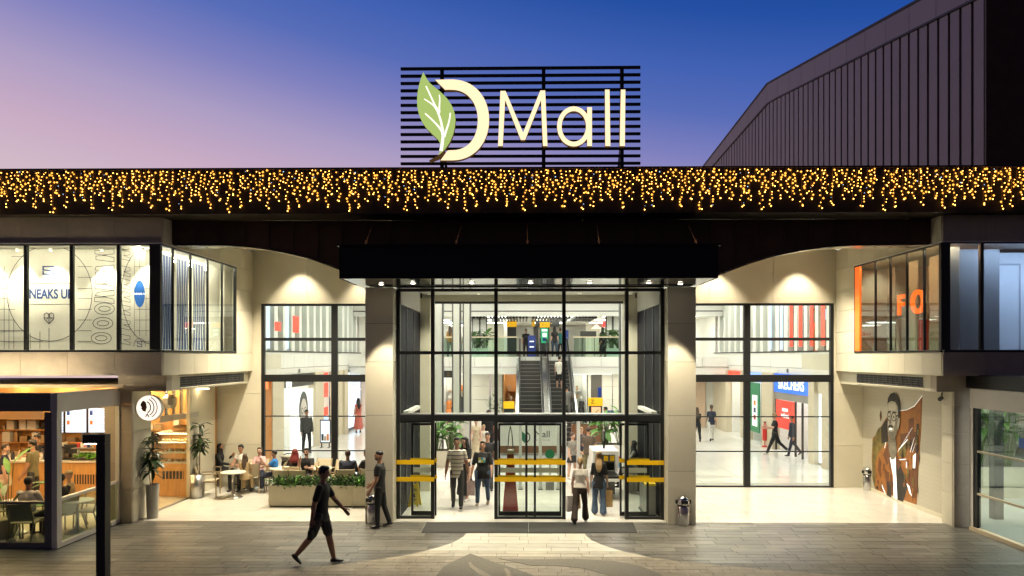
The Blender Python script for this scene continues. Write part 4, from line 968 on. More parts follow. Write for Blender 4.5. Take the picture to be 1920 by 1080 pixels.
# ---------------------------------------------------------------- neighbouring tall building
XN_ = 16.0; Y0_ = YX(1845, XN_)
nb = thing('tall_hall_building', 'tall grey building with vertical metal strips and a sloping roofline', 'building', (XN_, Y0_, 0))
STRIP = mat('strip_metal', (.215, .182, .18), .5, metal=.15, var=.05, vscale=1, rnd=.05)
roof = [PX(1320, 310, XN_), PX(1440, 155, XN_), PX(1720, 0, XN_)]
roof.append(roof[2] + (roof[2] - roof[1]) * ((Y0_ - roof[2].y) / (roof[2].y - roof[1].y)))
inner = [PX(1337, 310, XN_), PX(1442, 190, XN_), PX(1822, 0, XN_)]
inner.append(inner[2] + (inner[2] - inner[1]) * ((Y0_ - inner[2].y) / (inner[2].y - inner[1].y)))
inner.insert(0, inner[0] + (inner[0] - inner[1]) * .3); roof.insert(0, roof[0] + (roof[0] - roof[1]) * .3)
def zi(pts, y):
    pts = sorted(pts, key=lambda q: q.y)
    for a, b in zip(pts, pts[1:]):
        if y <= b.y: return a.z + (b.z - a.z) * (y - a.y) / (b.y - a.y)
    return pts[-1].z
y = Y0_ + .02; pitch = .70
while y < 72:
    a, b = y, y + pitch - .15
    MB().prism([(XN_, a, 8), (XN_, b, 8), (XN_, b, zi(inner, b) - .1), (XN_, a, zi(inner, a) - .1)], (.08, 0, 0)).build('wall_strip', STRIP, nb)
    y += pitch
BACK = mat('strip_gap', (.012, .011, .012), .6)
ym = sorted(q.y for q in inner)
ys = [Y0_ + .02] + span(Y0_ + .9, 72, 24)
for a, b in zip(ys, ys[1:]):
    MB().prism([(XN_ - .05, a + .01, zi(inner, a)), (XN_ - .05, b - .01, zi(inner, b)), (XN_ - .05, b - .01, zi(roof, b) - .12), (XN_ - .05, a + .01, zi(roof, a) - .12)], (.1, 0, 0)).build('parapet_panel', STRIP, nb)
    MB().prism([(XN_ - .09, a, zi(roof, a) - .11), (XN_ - .09, b, zi(roof, b) - .11), (XN_ - .09, b, zi(roof, b)), (XN_ - .09, a, zi(roof, a))], (.5, 0, 0)).build('coping', BACK, nb)
    MB().prism([(XN_ - .07, a, zi(inner, a) - .09), (XN_ - .07, b, zi(inner, b) - .09), (XN_ - .07, b, zi(inner, b) - .01), (XN_ - .07, a, zi(inner, a) - .01)], (.12, 0, 0)).build('gutter_line', BACK, nb)
bk = MB()
for a, b in zip(ys, ys[1:]): bk.prism([(XN_ + .1, a, 8), (XN_ + .1, b, 8), (XN_ + .1, b, zi(roof, b) - .13), (XN_ + .1, a, zi(roof, a) - .13)], (12, 0, 0))
bk.build('core', BACK, nb)
for i in range(6): bx('front_panel', BROWN, nb, XN_ + .0 + i * 2.0 + .01, XN_ + 2.0 + i * 2.0 - .01, Y0_ - .1, Y0_ - .02, 7.5, zi(roof, Y0_) + .4)

# ---------------------------------------------------------------- rooftop sign
YS = 17.7
sg = thing('rooftop_sign', 'lit rooftop sign reading DMall with a green leaf on black rails', 'sign', (XW(976, YS), YS, 8.64))
SBLK = mat('sign_rail', (.012, .012, .015), .5)
for i in range(14):
    f = i / 13; zl, zr = 128.5 + f * (306.5 - 128.5), 125.5 + f * (305.5 - 125.5)
    a, b = P(751, zl, YS), P(1201, zr, YS); d = .032
    MB().prism([a + Vector((0, 0, -d)), b + Vector((0, 0, -d)), b + Vector((0, 0, d)), a + Vector((0, 0, d))], (0, .06, 0)).build('rail', SBLK, sg)
for px in (828, 1019.5, 1167):
    MB().box(XW(px, YS) - .045, XW(px, YS) + .045, YS + .065, YS + .15, 8.46, ZW(127, YS)).build('post', SBLK, sg)
    MB().tube((XW(px, YS), YS + .15, 9.6), (XW(px, YS) + .05, YS + 1.6, 8.46), .035).build('brace', SBLK, sg)
LETF = mat('letter_face', (1, .85, .62), .4, emit=.56, ecol=(1, .76, .46)); LETS = mat('letter_side', (.03, .022, .015), .5, emit=.03, ecol=(1, .5, .15))
LEAFF = mat('leaf_face', (.5, .7, .2), .4, emit=.30, ecol=(.60, .80, .22)); VEINF = mat('vein_face', (1, 1, .9), .4, emit=.55, ecol=(1, .95, .80))
def zz2p(pts): return [(720 + x * 510 / 1920, 100 + y * 240 / 904) for x, y in pts]     # coordinates read off an enlarged crop
def sign_shape(name, pts, m, grow=1.0, dep=.14, front=.0, strip=None):
    q = [P(a, b, YS - .16 - front) for a, b in zz2p(pts)]
    b = MB(); b.prism(q, (0, dep, 0)); b.m = [0] + [1] * (len(b.f) - 1)
    # the outline may run either way: give the face nearest the viewer the lit material
    b.m[0], b.m[1] = (0, 1)
    return b.build(name, [m, LETS], sg)
def ring(name, outer, innr, m):
    n = len(outer); o = [P(a, b, YS - .16) for a, b in zz2p(outer)]; i = [P(a, b, YS - .16) for a, b in zz2p(innr)]; e = Vector((0, .14, 0)); b = MB()
    closed = outer[0] == outer[-1]
    for k in range(n - 1):
        b.cm = 0; b.add([o[k], o[k + 1], i[k + 1], i[k]], [(0, 1, 2, 3)])
        b.cm = 1; b.add([o[k], o[k + 1], o[k + 1] + e, o[k] + e], [(0, 3, 2, 1)]); b.add([i[k], i[k + 1], i[k + 1] + e, i[k] + e], [(0, 1, 2, 3)]); b.add([o[k] + e, o[k + 1] + e, i[k + 1] + e, i[k] + e], [(0, 3, 2, 1)])
    if not closed:
        for k in (0, n - 1): b.add([o[k], i[k], i[k] + e, o[k] + e], [(0, 1, 2, 3)])
    return b.build(name, [m, LETS], sg)
def bez(p, n=14):
    out = []
    for k in range(0, len(p) - 1, 3):
        a, b, c, d = p[k:k + 4]
        for i in range(n):
            t = i / n; u = 1 - t
            out.append((u**3 * a[0] + 3 * u * u * t * b[0] + 3 * u * t * t * c[0] + t**3 * d[0], u**3 * a[1] + 3 * u * u * t * b[1] + 3 * u * t * t * c[1] + t**3 * d[1]))
    return out + [p[-1]]
dO = bez([(360, 186), (400, 186), (440, 184), (490, 184), (640, 190), (742, 310), (742, 470), (742, 630), (640, 752), (490, 756), (460, 756), (430, 756), (398, 756)])
dI = bez([(432, 258), (450, 256), (470, 257), (490, 258), (590, 262), (662, 350), (662, 470), (662, 590), (600, 680), (490, 684), (475, 684), (465, 684), (450, 686)])
ring('letter', dO, dI, LETF)
sign_shape('letter', [(805, 655), (822, 265), (858, 265), (982, 560), (1104, 262), (1138, 262), (1154, 655), (1122, 655), (1108, 330), (996, 612), (966, 612), (855, 330), (838, 655)], LETF)
ring('letter', [(1340 + 118 * math.cos(R(a)), 516 - 142 * math.sin(R(a))) for a in range(0, 361, 10)], [(1340 + 86 * math.cos(R(a)), 516 - 108 * math.sin(R(a))) for a in range(0, 361, 10)], LETF)
sign_shape('letter_stem', [(1434, 380), (1468, 380), (1468, 655), (1434, 655)], LETF, front=.004)
sign_shape('letter', [(1560, 256), (1592, 256), (1598, 655), (1562, 655)], LETF); sign_shape('letter', [(1672, 256), (1704, 256), (1700, 655), (1664, 655)], LETF)
lf = bez([(278, 132), (240, 220), (215, 340), (250, 440), (290, 560), (390, 590), (396, 640), (402, 680), (392, 700), (384, 720), (440, 680), (500, 600), (505, 470), (500, 330), (380, 260), (330, 215), (310, 195), (290, 160), (278, 132)])[:-1]
sign_shape('leaf', lf, LEAFF, front=.05)
sign_shape('leaf_stalk', [(318, 756), (380, 722), (420, 690), (426, 700), (385, 742), (325, 764)], LETS, front=.045)
def vein(pts, w0, w1):
    n = len(pts); L_, R_ = [], []
    for i, (x, y) in enumerate(pts):
        a = pts[max(0, i - 1)]; c = pts[min(n - 1, i + 1)]; dx, dy = c[0] - a[0], c[1] - a[1]; l = math.hypot(dx, dy); w = w0 + (w1 - w0) * i / (n - 1)
        L_.append((x - dy / l * w, y + dx / l * w)); R_.append((x + dy / l * w, y - dx / l * w))
    sign_shape('leaf_vein', L_ + R_[::-1], VEINF, front=.06, dep=.008)
vein(bez([(402, 690), (410, 640), (425, 580), (410, 520), (395, 430), (360, 370), (296, 230)], 8), 12, 5)
vein(bez([(416, 570), (400, 520), (340, 470), (290, 424)], 8), 8, 5); vein(bez([(426, 590), (440, 530), (465, 490), (468, 420)], 8), 8, 5)
vein(bez([(372, 392), (350, 360), (310, 340), (284, 322)], 8), 7, 4); vein(bez([(392, 420), (385, 380), (400, 330), (390, 292)], 8), 7, 4)

# ---------------------------------------------------------------- icicle lights along the fascia
rr = random.Random(21)
wire_me = [MB().tube((0, 0, 0), (0, 0, -l), .005, .005, 4, False).mesh('strand', WIRE) for l in (.3, .45, .6, .75, .92, 1.0)]
LEN = (.3, .45, .6, .75, .92, 1.0)
def octa(b, c, r):
    x, y, z = c
    b.add([(x + r, y, z), (x - r, y, z), (x, y + r, z), (x, y - r, z), (x, y, z + r), (x, y, z - r)], [(0, 2, 4), (2, 1, 4), (1, 3, 4), (3, 0, 4), (2, 0, 5), (1, 2, 5), (3, 1, 5), (0, 3, 5)])
x = -13.1; pat = [3, 1, 4, 2, 3, 0, 5, 2, 4, 1, 3, 2]
YL = YF - .045; ZL = 8.6; pk = 0
while x < 14.6:
    n = rr.choice((9, 10, 11, 12)); d = .112
    si = globals().get('si', -1) + 1
    t = thing('icicle_light_string', ORD[si] + ' warm icicle light string along the roof edge, counted from the leftmost', 'string lights', (x, YL, ZL), group='icicle lights on the roof edge')
    MB().path([(-.03, 0, 0), (n * d * .25, -.005, -.012), (n * d * .5, 0, -.004), (n * d * .75, -.005, -.014), (n * d, 0, 0)], .005, 4).build('main_cable', WIRE, t, False)
    b = MB(); b2 = MB(); b3 = MB(); b4 = MB()
    for i in range(n):
        k = pat[(pk + i) % len(pat)]; sx = i * d + rr.uniform(-.02, .02); l = LEN[k] * rr.uniform(.94, 1.0)
        link('strand', wire_me[k], t, (sx, 0, 0), (0, 0, 0), (1, 1, l / LEN[k]))
        z = rr.uniform(.03, .10)
        while z < l:
            s = rr.choice((-1, 1)); c = (sx + s * rr.uniform(.012, .055), -.012 - rr.random() * .03, -z - rr.uniform(0, .015))
            r_ = rr.choice((.007, .008, .009, .010, .013)); bl2 = rr.random() < .03
            octa(b2 if bl2 else b, c, r_)
            if not bl2: octa(b4, (c[0], c[1] + .012, c[2]), r_ * 2.3)  # larger shell behind the bulb stands in for its glow
            b3.tube((sx, 0, -z + .02), c, .002, .002, 3, False)
            z += rr.uniform(.052, .10)
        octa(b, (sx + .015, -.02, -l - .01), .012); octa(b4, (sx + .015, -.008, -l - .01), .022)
    pk += n
    tag(b.build('bulbs', BULB, t, False), kind='stuff'); tag(b4.build('bulb_halos', HALO, t, False), kind='stuff'); tag(b3.build('bulb_leads', WIRE, t, False), kind='stuff')
    if b2.v: tag(b2.build('blue_bulbs', BULBB, t, False), kind='stuff')
    x += n * d + rr.choice((.0, .03, .06, .02))

# ---------------------------------------------------------------- cafe: glass pavilion and the bar room behind it
XPV, YPV, YPE = -10.1, 15.5, 18.0
pv = thing('cafe_pavilion', 'white-framed glass cafe terrace pavilion at the paving edge', 'pavilion', (XPV, YPV, 0))
zb0_, zb1_ = 2.98, 3.40
bx('corner_post', ALU, pv, XPV - .12, XPV, YPV + .0, YPV + .16, .02, zb0_ - .002)
bx('front_post', GREYALU, pv, XPV - .30, XPV - .122, YPV + .03, YPV + .15, .02, zb0_ - .002)
bx('side_beam', ALU, pv, XPV - .14, XPV + .01, YPV - .01, YPE, zb0_, zb1_)
bx('front_beam', GREYALU, pv, -15, XPV - .142, YPV + .01, YPV + .18, zb0_ + .02, zb1_)
bx('base_rail', ALU, pv, XPV - .1, XPV - .0, YPV + .162, YPE, .02, .12); bx('base_rail', GREYALU, pv, -15, XPV - .302, YPV + .03, YPV + .14, .02, .14)
bx('side_handrail', ALU, pv, XPV - .1, XPV + .005, YPV + .162, YPE, 1.03, 1.09); bx('front_handrail', GREYALU, pv, -15, XPV - .302, YPV + .03, YPV + .13, .98, 1.03)
for a, b in zip(span(YPV + .17, YPE - .1, 3), span(YPV + .17, YPE - .1, 3)[1:]): bx('glass_panel', GLASSG, pv, XPV - .055, XPV - .045, a + .01, b - .01, .125, 1.025)
bx('glass_panel', GLASSG, pv, -15, XPV - .305, YPV + .08, YPV + .09, .145, .975)
bx('end_post', ALU, pv, XPV - .1, XPV + .0, YPE - .09, YPE, .121, zb0_ - .002)
ROOF = mat('awning_cream', (.74, .68, .54), .6)
bx('awning', ROOF, pv, -15, XPV - .15, YPV + .2, 17.6, 3.22, 3.26)
bx('roof_light', mat('lamp_amber3', (1, .8, .5), .4, emit=46, ecol=(1, .84, .58)), pv, -15, XPV - .6, 16.3, 16.34, 3.30, 3.34)
bx('plinth', JOINT, pv, -15, XPV + .03, YPV - .02, YPE, .0105, .019)
bx('tile_floor', mat('cafe_floor', (.52, .44, .32), .35, var=.06), pv, -16, XPV - .11, YPV + .16, YPE, .0195, .03)
cf = thing('cafe_room', 'warm wood-lined cafe bar room behind the pavilion', 'cafe', (-13, 20, 0))
bx('room_floor', mat('cafe_floor', (.52, .44, .32), .35), cf, -17, XCL - .07, YPE, 23.2, .012, .02)
bx('room_ceiling', mat('cafe_ceiling', (.55, .45, .30), .6), cf, -17, XCL - .08, 17.7, 23.2, 3.42, 3.5)
for i in range(8): bx('wall_panel', WOOD, cf, -17 + i * .9 + .004, -17 + i * .9 + .896, 22.9, 23.0, .02, 3.41)
bx('side_wall', WOOD, cf, -17.1, -17, 17.7, 23, .02, 3.41)
bx('rear_side_wall', CREAM, cf, XCL - .12, XCL - .02, 21.15, 23.0, .02, 3.33)
for i in range(4):
    z = .02 + i * .84; bx('wood_cladding', WOOD, cf, XW(205, 18.6), XCL - .68, 18.5, 18.56, z + .004, min(z + .836, 3.4))
DLW = MB().lathe([(.10, 0), (.10, .01)], n=14).mesh('ceiling_lamp', mat('lamp_amber', (1, .8, .5), .4, emit=105, ecol=(1, .72, .36)))
for x in (-16, -14.6, -13.2, -11.9, -10.9):
    for y in (18.3, 19.7, 21.3, 22.5): link('ceiling_lamp', DLW, cf, (x + 13, y - 20, 3.405))
for x in (-14.5, -13.2, -11.9, -10.8):
    for y in (16.2, 17.2): q = link('ceiling_lamp', DLW, pv, (x - XPV, y - YPV, 3.205), sc=(.62, .62, 1))
# glazed cafe entrance on the recess side
gd = thing('cafe_glass_side', 'frameless glass panels between the cafe counter and the recess', 'glazing', (XCL, 20, 0))
for a, b in ((18.95, 20.0), (20.03, 21.1)): bx('glass_panel', glass('cafe_glass', (.95, .96, .93), .35), gd, XCL - .05, XCL - .038, a, b, .06, 3.3)
bx('floor_channel', STEEL, gd, XCL - .08, XCL - .01, 18.95, 21.1, .013, .055)
# counters
ctr = thing('bar_counter', 'long wood-fronted cafe bar counter under the menu screens', 'counter', (-12.4, 20.4, .02))
cxa, cxb = -17, XW(180, 20.4)
for i, (a, b) in enumerate(zip(span(cxa, cxb, 6), span(cxa, cxb, 6)[1:])): bx('front_panel', WOOD, ctr, a + .003, b - .003, 20.4, 20.46, .03, 1.16)
bx('counter_top', mat('stone_top', (.62, .58, .5), .3), ctr, cxa, cxb + .04, 20.36, 21.1, 1.163, 1.21)
bx('end_panel', WOOD, ctr, cxb, cxb + .04, 20.463, 21.05, .03, 1.16)
a, b = P(138, 890, 20.38), P(178, 908, 20.38); bx('vent_back', JOINT, ctr, a.x, b.x, 20.388, 20.398, b.z, a.z)
for i in range(9): x = a.x + (b.x - a.x) * i / 8; bx('vent_slat', WOOD, ctr, x - .012, x + .012, 20.37, 20.387, b.z, a.z)
mb_ = thing('menu_screens', 'row of three lit white menu screens above the bar counter', 'menu board', (XW(150, 20.9), 20.9, 2.0))
SCR = lit('screen_white', (.56, .74, 1), .80)
for pa, pb in ((100, 120), (122, 163), (165, 204)):
    a, b = P(pa, 764 if pa > 110 else 767, 20.9), P(pb, 812, 20.9)
    q = bx('screen', BLACK, mb_, a.x, b.x, 20.9, 20.95, b.z, a.z); s_ = MB().box(a.x + .02, b.x - .02, 20.892, 20.899, b.z + .02, a.z - .02).build('screen_face', SCR, q, False); s_.location = -mb_.location
    l = MB(); r2 = random.Random(pa)
    for col in range(2):
        for k in range(13):
            z = a.z - .08 - k * .045; xx = a.x + .05 + col * (b.x - a.x) * .5; w = (b.x - a.x) * r2.uniform(.18, .36)
            if z > b.z + .04: l.box(xx, xx + w, 20.888, 20.8915, z - .012, z)
    l = l.build('menu_lines', mat('menu_ink', (.05, .12, .35), .5), q, False); l.location = -mb_.location
    for k, m in ((0, BLUE), (1, GOODS[1])):
        h = MB().box(a.x + .06, a.x + .14, 20.887, 20.8905, a.z - .22 - k * .28, a.z - .10 - k * .28).build('menu_picture', m, q, False); h.location = -mb_.location
def counter_item(name, label, cat, px, py, Y, builder):
    q = P(px, py, Y); t = thing(name, label, cat, (q.x, Y, 1.21)); builder(t); return t
def b_espresso(t):
    MB().box(-.32, .32, -.22, .22, .02, .34).build('body', STEEL, t, False); MB().box(-.34, .34, -.24, .24, .345, .40).build('cup_rail', CHROME, t, False)
    for x in (-.18, .02, .2): MB().tube((x, -.26, .2), (x, -.26, .12), .03).build('group_head', BLACK, t, False)
    for k in range(8): MB().lathe([(.028, 0), (.04, .07)], (-.27 + k * .075, 0, .401), 10).build('cup', WHITE2, t, False)
    for x in (-.28, .28): MB().box(x - .02, x + .02, -.2, .2, 0, .018).build('foot', BLACK, t, False)
counter_item('espresso_machine', 'steel espresso machine with cups on top, beside the standing man', 'coffee machine', 108, 850, 20.8, b_espresso)
def b_till(t):
    MB().box(-.16, .16, -.12, .12, 0, .05).build('base', BLACK, t, False); MB().box(-.04, .04, .0, .05, .051, .2).build('stand', BLACK, t, False)
    M = Matrix.Translation((0, .02, .3)) @ Matrix.Rotation(R(-12), 4, 'X'); MB().box(-.19, .19, -.02, .02, -.13, .13, M).build('screen', RUBB, t, False)
counter_item('cash_register', 'black touch-screen till on the bar counter', 'till', 131, 850, 20.7, b_till)
def b_salad(t):
    MB().box(-.32, .32, -.25, .25, 0, .03).build('tray', STEEL, t, False); MB().box(-.33, .33, -.26, -.25, .031, .34).build('glass_front', GLASS, t, False); MB().box(-.33, .33, -.26, .25, .342, .36).build('shelf', STEEL, t, False)
    b = MB(); r2 = random.Random(3)
    for i in range(50): b.ellip((r2.uniform(-.28, .28), r2.uniform(-.2, .2), .06 + r2.random() * .12), (.05, .04, .04), 6, 4)
    tag(b.build('salad_leaves', mat('salad_green', (.16, .42, .03), .5, var=.4, vscale=30), t, False), kind='stuff')
    for k in range(6): MB().lathe([(.045, 0), (.05, .12), (.03, .13)], (-.27 + k * .1, 0, .361), 10).build('jar', GOODS[(k * 3) % 7], t, False)
counter_item('salad_display', 'small counter display heaped with green leaves', 'display case', 165, 850, 20.65, b_salad)
for i, (px, m) in enumerate(((148, 3), (116, 3), (36, 5), (24, 4), (80, 3))):
    def bb(t, m=m, i=i):
        MB().lathe([(.05, 0), (.055, .12), (.04, .2), (.02, .24), (.02, .28)], n=12).build('bottle_body', GOODS[m], t, False)
    counter_item('bottle', ('white bottle beside the black till', 'white bottle next to the espresso machine', 'tan bottle at the dark end of the counter', 'black bottle at the dark end of the counter', 'white bottle near the standing man')[i], 'bottle', px, 850, 20.62, bb)
# back-bar shelf with hood
hb = thing('back_bar', 'back bar of shelves, hood and machines behind the counter', 'shelf unit', (-14, 22.4, .02))
bx('worktop', STEEL, hb, -17, -11.4, 22.3, 22.88, .9, .95); bx('cabinet', WOOD, hb, -17, -11.4, 22.35, 22.88, .025, .897)
bx('hood', STEEL, hb, -17, XW(80, 22), 22.0, 22.88, 2.25, 2.5)
for z in (1.45, 1.85): bx('shelf', WOOD, hb, -17, -11.4, 22.6, 22.88, z, z + .03)
r2 = random.Random(8)
for z in (.951, 1.481, 1.881):
    x = -16.5
    while x < -11.6:
        w = r2.uniform(.08, .28); h = r2.uniform(.12, .34); bx('back_bar_item', r2.choice([STEEL, WHITE2, GOODS[4], GOODS[5], GOODS[3], BLACK]), hb, x, x + w, 22.62, 22.8, z, z + h); x += w + r2.uniform(.03, .2)
# pastry case, hood and machines seen through the side glass
pc = thing('pastry_case', 'wood-based glass pastry display case lit from within', 'display case', (-10.7, 20.7, .02))
pa_, pb_ = XW(292, 21.3), XW(357, 21.3)
bx('base', WOOD, pc, pa_, pb_, 21.3, 22.1, .025, 1.0); bx('grille', JOINT, pc, pa_ + .18, pb_ - .2, 21.285, 21.297, .55, .78)
for i in range(7): x = pa_ + .2 + (pb_ - pa_ - .42) * i / 6; bx('grille_slat', WOOD, pc, x - .01, x + .01, 21.27, 21.284, .55, .78)
for k, z in enumerate((1.002, 1.3, 1.6)):
    bx('glass_shelf', WHITE2, pc, pa_, pb_, 21.35, 22.05, z, z + .02); r2 = random.Random(40 + k)
    for i in range(9):
        x = pa_ + .08 + i * .1
        MB().ellip((x, 21.55 + r2.random() * .1, z + .07), (.045, .07, .05), 8, 5).build('pastry', r2.choice([GOODS[5], WOOD, GOODS[3], mat('pastry_gold', (.55, .28, .08), .6)]), pc)
bx('case_top', WHITE2, pc, pa_, pb_, 21.32, 22.08, 1.9, 1.93); bx('case_light', mat('case_lamp', (1, .9, .7), .4, emit=14, ecol=(1, .86, .58)), pc, pa_ + .05, pb_ - .05, 21.4, 21.48, 1.88, 1.899)
bx('case_glass', GLASS, pc, pa_, pb_, 21.318, 21.326, 1.025, 1.895)
bread = MB(); bread.smooth = True; bread.ellip((XW(340, 21.6), 21.6, 2.0), (.28, .2, .14)); bread.build('bread_loaf', mat('pastry_gold', (.55, .28, .08), .6), pc)
hd = thing('extractor_hood', 'steel extractor hood and pipes hanging in the cafe', 'hood', (XW(330, 21.2), 21.2, 2.6))
a, b = P(300, 790, 21.2), P(358, 777, 21.2)
MB().prism([P(300, 780, 21.2), P(300, 793, 21.2), P(358, 783, 21.2), P(358, 774, 21.2)], (0, .5, 0)).build('hood_body', STEEL, hd)
for px in (312, 326, 340): MB().tube(P(px, 730, 21.4), P(px, 782, 21.4), .05, .05, 10).build('pipe', CHROME, hd)
MB().lathe([(.15, 0), (.2, .1), (.2, .3), (.1, .4)], P(318, 765, 21.3), 14).build('motor_drum', STEEL, hd)
bx('wall_light', mat('lamp_amber2', (1, .8, .5), .4, emit=6, ecol=(1, .78, .45)), hd, XW(362, 21.6), XW(388, 21.6), 21.6, 21.75, 3.2, 3.23)
bx('paper_holder', WHITE2, hd, XW(325, 22.8), XW(335, 22.8), 22.8, 22.88, 2.0, 2.3)
# round lit blade sign
rs = thing('round_sign', 'round white lit sign with a striped face emblem on the cafe corner', 'sign', P(279, 765, 18.1))
q = P(279, 765, 18.1); rad = 23.5 * 18.1 / F
def disc(c, r, y0, y1, n=32): return [(c.x + r * math.cos(2 * math.pi * i / n), y0, c.z + r * math.sin(2 * math.pi * i / n)) for i in range(n)]
MB().prism(disc(q, rad + .012, 18.1, 0), (0, .13, 0)).build('drum', ALU, rs); MB().prism(disc(q, rad, 18.096, 0), (0, .003, 0)).build('lit_face', lit('sign_white', (1, .90, .78), 1.0), rs)
bx('bracket', STEEL, rs, XCL - .9, q.x - rad, 18.14, 18.18, q.z - .02, q.z + .02)
BRN = mat('emblem_brown', (.16, .05, .03), .5)
def flat(name, pts, m=BRN): MB().prism([(q.x + a * rad, 18.0945, q.z + b * rad) for a, b in pts], (0, -.002, 0)).build(name, m, rs)
def cres(cx, r, a0, a1, w): return [(cx + r * math.cos(R(a0 + (a1 - a0) * i / 14)), r * math.sin(R(a0 + (a1 - a0) * i / 14)) + .05) for i in range(15)] + [(cx + (r - w) * math.cos(R(a1 + (a0 - a1) * i / 14)), (r - w) * math.sin(R(a1 + (a0 - a1) * i / 14)) + .05) for i in range(15)]
flat('emblem_profile', [(-.65, .35), (-.45, .62), (-.22, .45), (-.15, .05), (-.25, -.3), (-.45, -.25), (-.55, -.12), (-.62, -.02), (-.55, .08), (-.66, .16)])
for cx, r, w in ((-.35, .55, .09), (-.28, .75, .08), (-.2, .92, .07)): flat('emblem_stripe', cres(cx, r, -60, 65, w))
flat('emblem_mark', [(-.3, -.72), (-.12, -.4), (.08, -.72), (-.02, -.74), (-.12, -.56), (-.22, -.74)])

# ---------------------------------------------------------------- green glass storefront on the opposite side
gs = thing('glass_storefront', 'green-tinted glass storefront with cream rails at the paving edge', 'storefront', (XPO, 15, 0))
SY0, SY1 = 9.0, 17.55
bx('header', ALU, gs, XPO - .03, XPO + .14, SY0, SY1, 2.96, 3.42); bx('sill', mat('sill_cream', (.60, .50, .33), .5), gs, XPO - .05, XPO + .12, SY0, SY1, .011, .10)
bx('end_post', ALU, gs, XPO - .02, XPO + .1, SY1 - .10, SY1, .101, 2.958); bx('dark_stile', BLACK, gs, XPO + .0, XPO + .06, SY1 - .24, SY1 - .102, .101, 2.958)
for z in (.92, 1.93): bx('rail', mat('sill_cream', (.60, .50, .33), .5), gs, XPO - .012, XPO + .06, SY0, SY1 - .242, z - .022, z + .022)
for a, b in zip([.1, .92, 1.93], [.92, 1.93, 2.96]):
    for p, q in ((SY0, 12), (12.02, 14.6), (14.62, SY1 - .245)): bx('pane', GLASSD, gs, XPO + .02, XPO + .03, p, q, a + .023, b - .023)
bx('dark_soffit', BLACK, gs, XPO + .0, 17, SY0, 17.8, 3.43, 3.75)
bx('room_floor', mat('room_floor_grey', (.50, .50, .46), .4, var=.08, vscale=2), gs, XPO + .13, 17, SY0, 23, .012, .02)
bx('room_wall', mat('room_grey', (.40, .40, .36), .6), gs, XPO + .2, 17, 22.5, 22.6, .02, 3.4)
bx('room_column', mat('room_dark', (.07, .08, .085), .5), gs, XW(1864, 18.6), XW(1882, 18.6), 18.6, 18.8, .02, 3.4)
bx('low_wall', CREAM, gs, XPO + .5, 16, 21.4, 21.6, .02, .9)
for x in (11.8, 13.8): bx('ceiling_lamp', lit('lamp_green', (.96, 1, .95), 13), gs, x, x + .5, 18.8, 20.6, 3.38, 3.4)
bx('ceiling_lamp', lit('lamp_green', (.96, 1, .95), 13), gs, 12.2, 12.7, 14.5, 16.4, 3.38, 3.4)
bx('blue_sticker', mat('sticker', (.05, .15, .6), .5), gs, XPO + .012, XPO + .018, YX(1919, XPO) - .1, YX(1909, XPO), 2.2, 2.42)
# ---------------------------------------------------------------- portrait poster on the wallpaper
po = thing('portrait_poster', 'big orange and grey portrait poster of a smiling man with round glasses', 'poster', (XPO, 21, .1))
def zq(pts): return [(1600 + x / 3.857, 700 + y / 3.857) for x, y in pts]
KN = [0]
def pflat(name, pts, m, k):
    KN[0] += 1; k += KN[0] * .05
    b = MB(); b.prism([PX(a, c, XPO - .004 - k * .003) for a, c in zq(pts)], (-.002, 0, 0)); return b.build(name, m, po)
def pr(n, c, var=.15): return mat('poster_' + n, c, .6, var=var * 1.8, vscale=4)
PO_, PB, PD, PS, PSH = pr('orange', (.33, .125, .026)), pr('brown', (.15, .055, .018)), pr('dark', (.028, .022, .018)), pr('skin', (.46, .42, .34), .06), pr('shade', (.20, .175, .13))
PWH = pr('white', (.50, .46, .38), .05); POL = pr('olive', (.16, .12, .03), .3)
pflat('printed_ground', [(140, 470), (165, 440), (200, 385), (235, 325), (300, 280), (380, 268), (440, 240), (500, 165), (490, 420), (470, 700), (456, 985), (160, 852), (138, 760), (133, 600)], PO_, 0)
pflat('printed_edge_line', [(335, 268), (385, 264), (440, 236), (498, 160), (499, 164), (441, 239), (385, 267), (335, 271)], PWH, 1)
pflat('printed_shadow', [(138, 500), (180, 400), (205, 380), (245, 330), (250, 500), (190, 560), (160, 640), (160, 850), (138, 760)], POL, 1)
pflat('printed_shadow', [(200, 400), (225, 350), (247, 330), (250, 490), (205, 510)], PD, 2)
for x0, x1, y0, y1, m in ((340, 395, 440, 520, PB), (400, 440, 330, 430, PB), (440, 490, 250, 420, PO_), (405, 470, 430, 560, PB), (385, 440, 575, 800, PO_), (330, 380, 520, 600, POL), (445, 465, 560, 840, PB), (390, 450, 700, 900, PB)):
    pflat('printed_building', [(x0, y0), (x1, y0 - 12), (x1, y1), (x0, y1)], m, 2)
pflat('printed_swoosh', [(195, 350), (190, 300), (200, 265), (205, 320)], PB, 2)
pflat('printed_jacket', [(250, 495), (190, 560), (168, 640), (160, 700), (170, 855), (310, 920), (360, 935), (440, 975), (400, 800), (360, 690), (330, 620), (315, 570), (305, 590), (270, 600)], PO_, 3)
pflat('printed_jacket_shade', [(305, 600), (330, 640), (380, 760), (395, 820), (360, 930), (318, 912), (312, 760)], PD, 4)
pflat('printed_lapel', [(250, 505), (275, 620), (262, 640), (245, 665), (215, 590)], PB, 4); pflat('printed_lapel', [(310, 575), (345, 650), (325, 700), (305, 640)], PB, 5)
pflat('printed_fold', [(185, 600), (205, 640), (200, 760), (175, 700)], PB, 4); pflat('printed_fold', [(225, 700), (275, 720), (285, 880), (245, 870)], PB, 4); pflat('printed_fold', [(245, 780), (270, 790), (275, 900), (240, 880)], PD, 5)
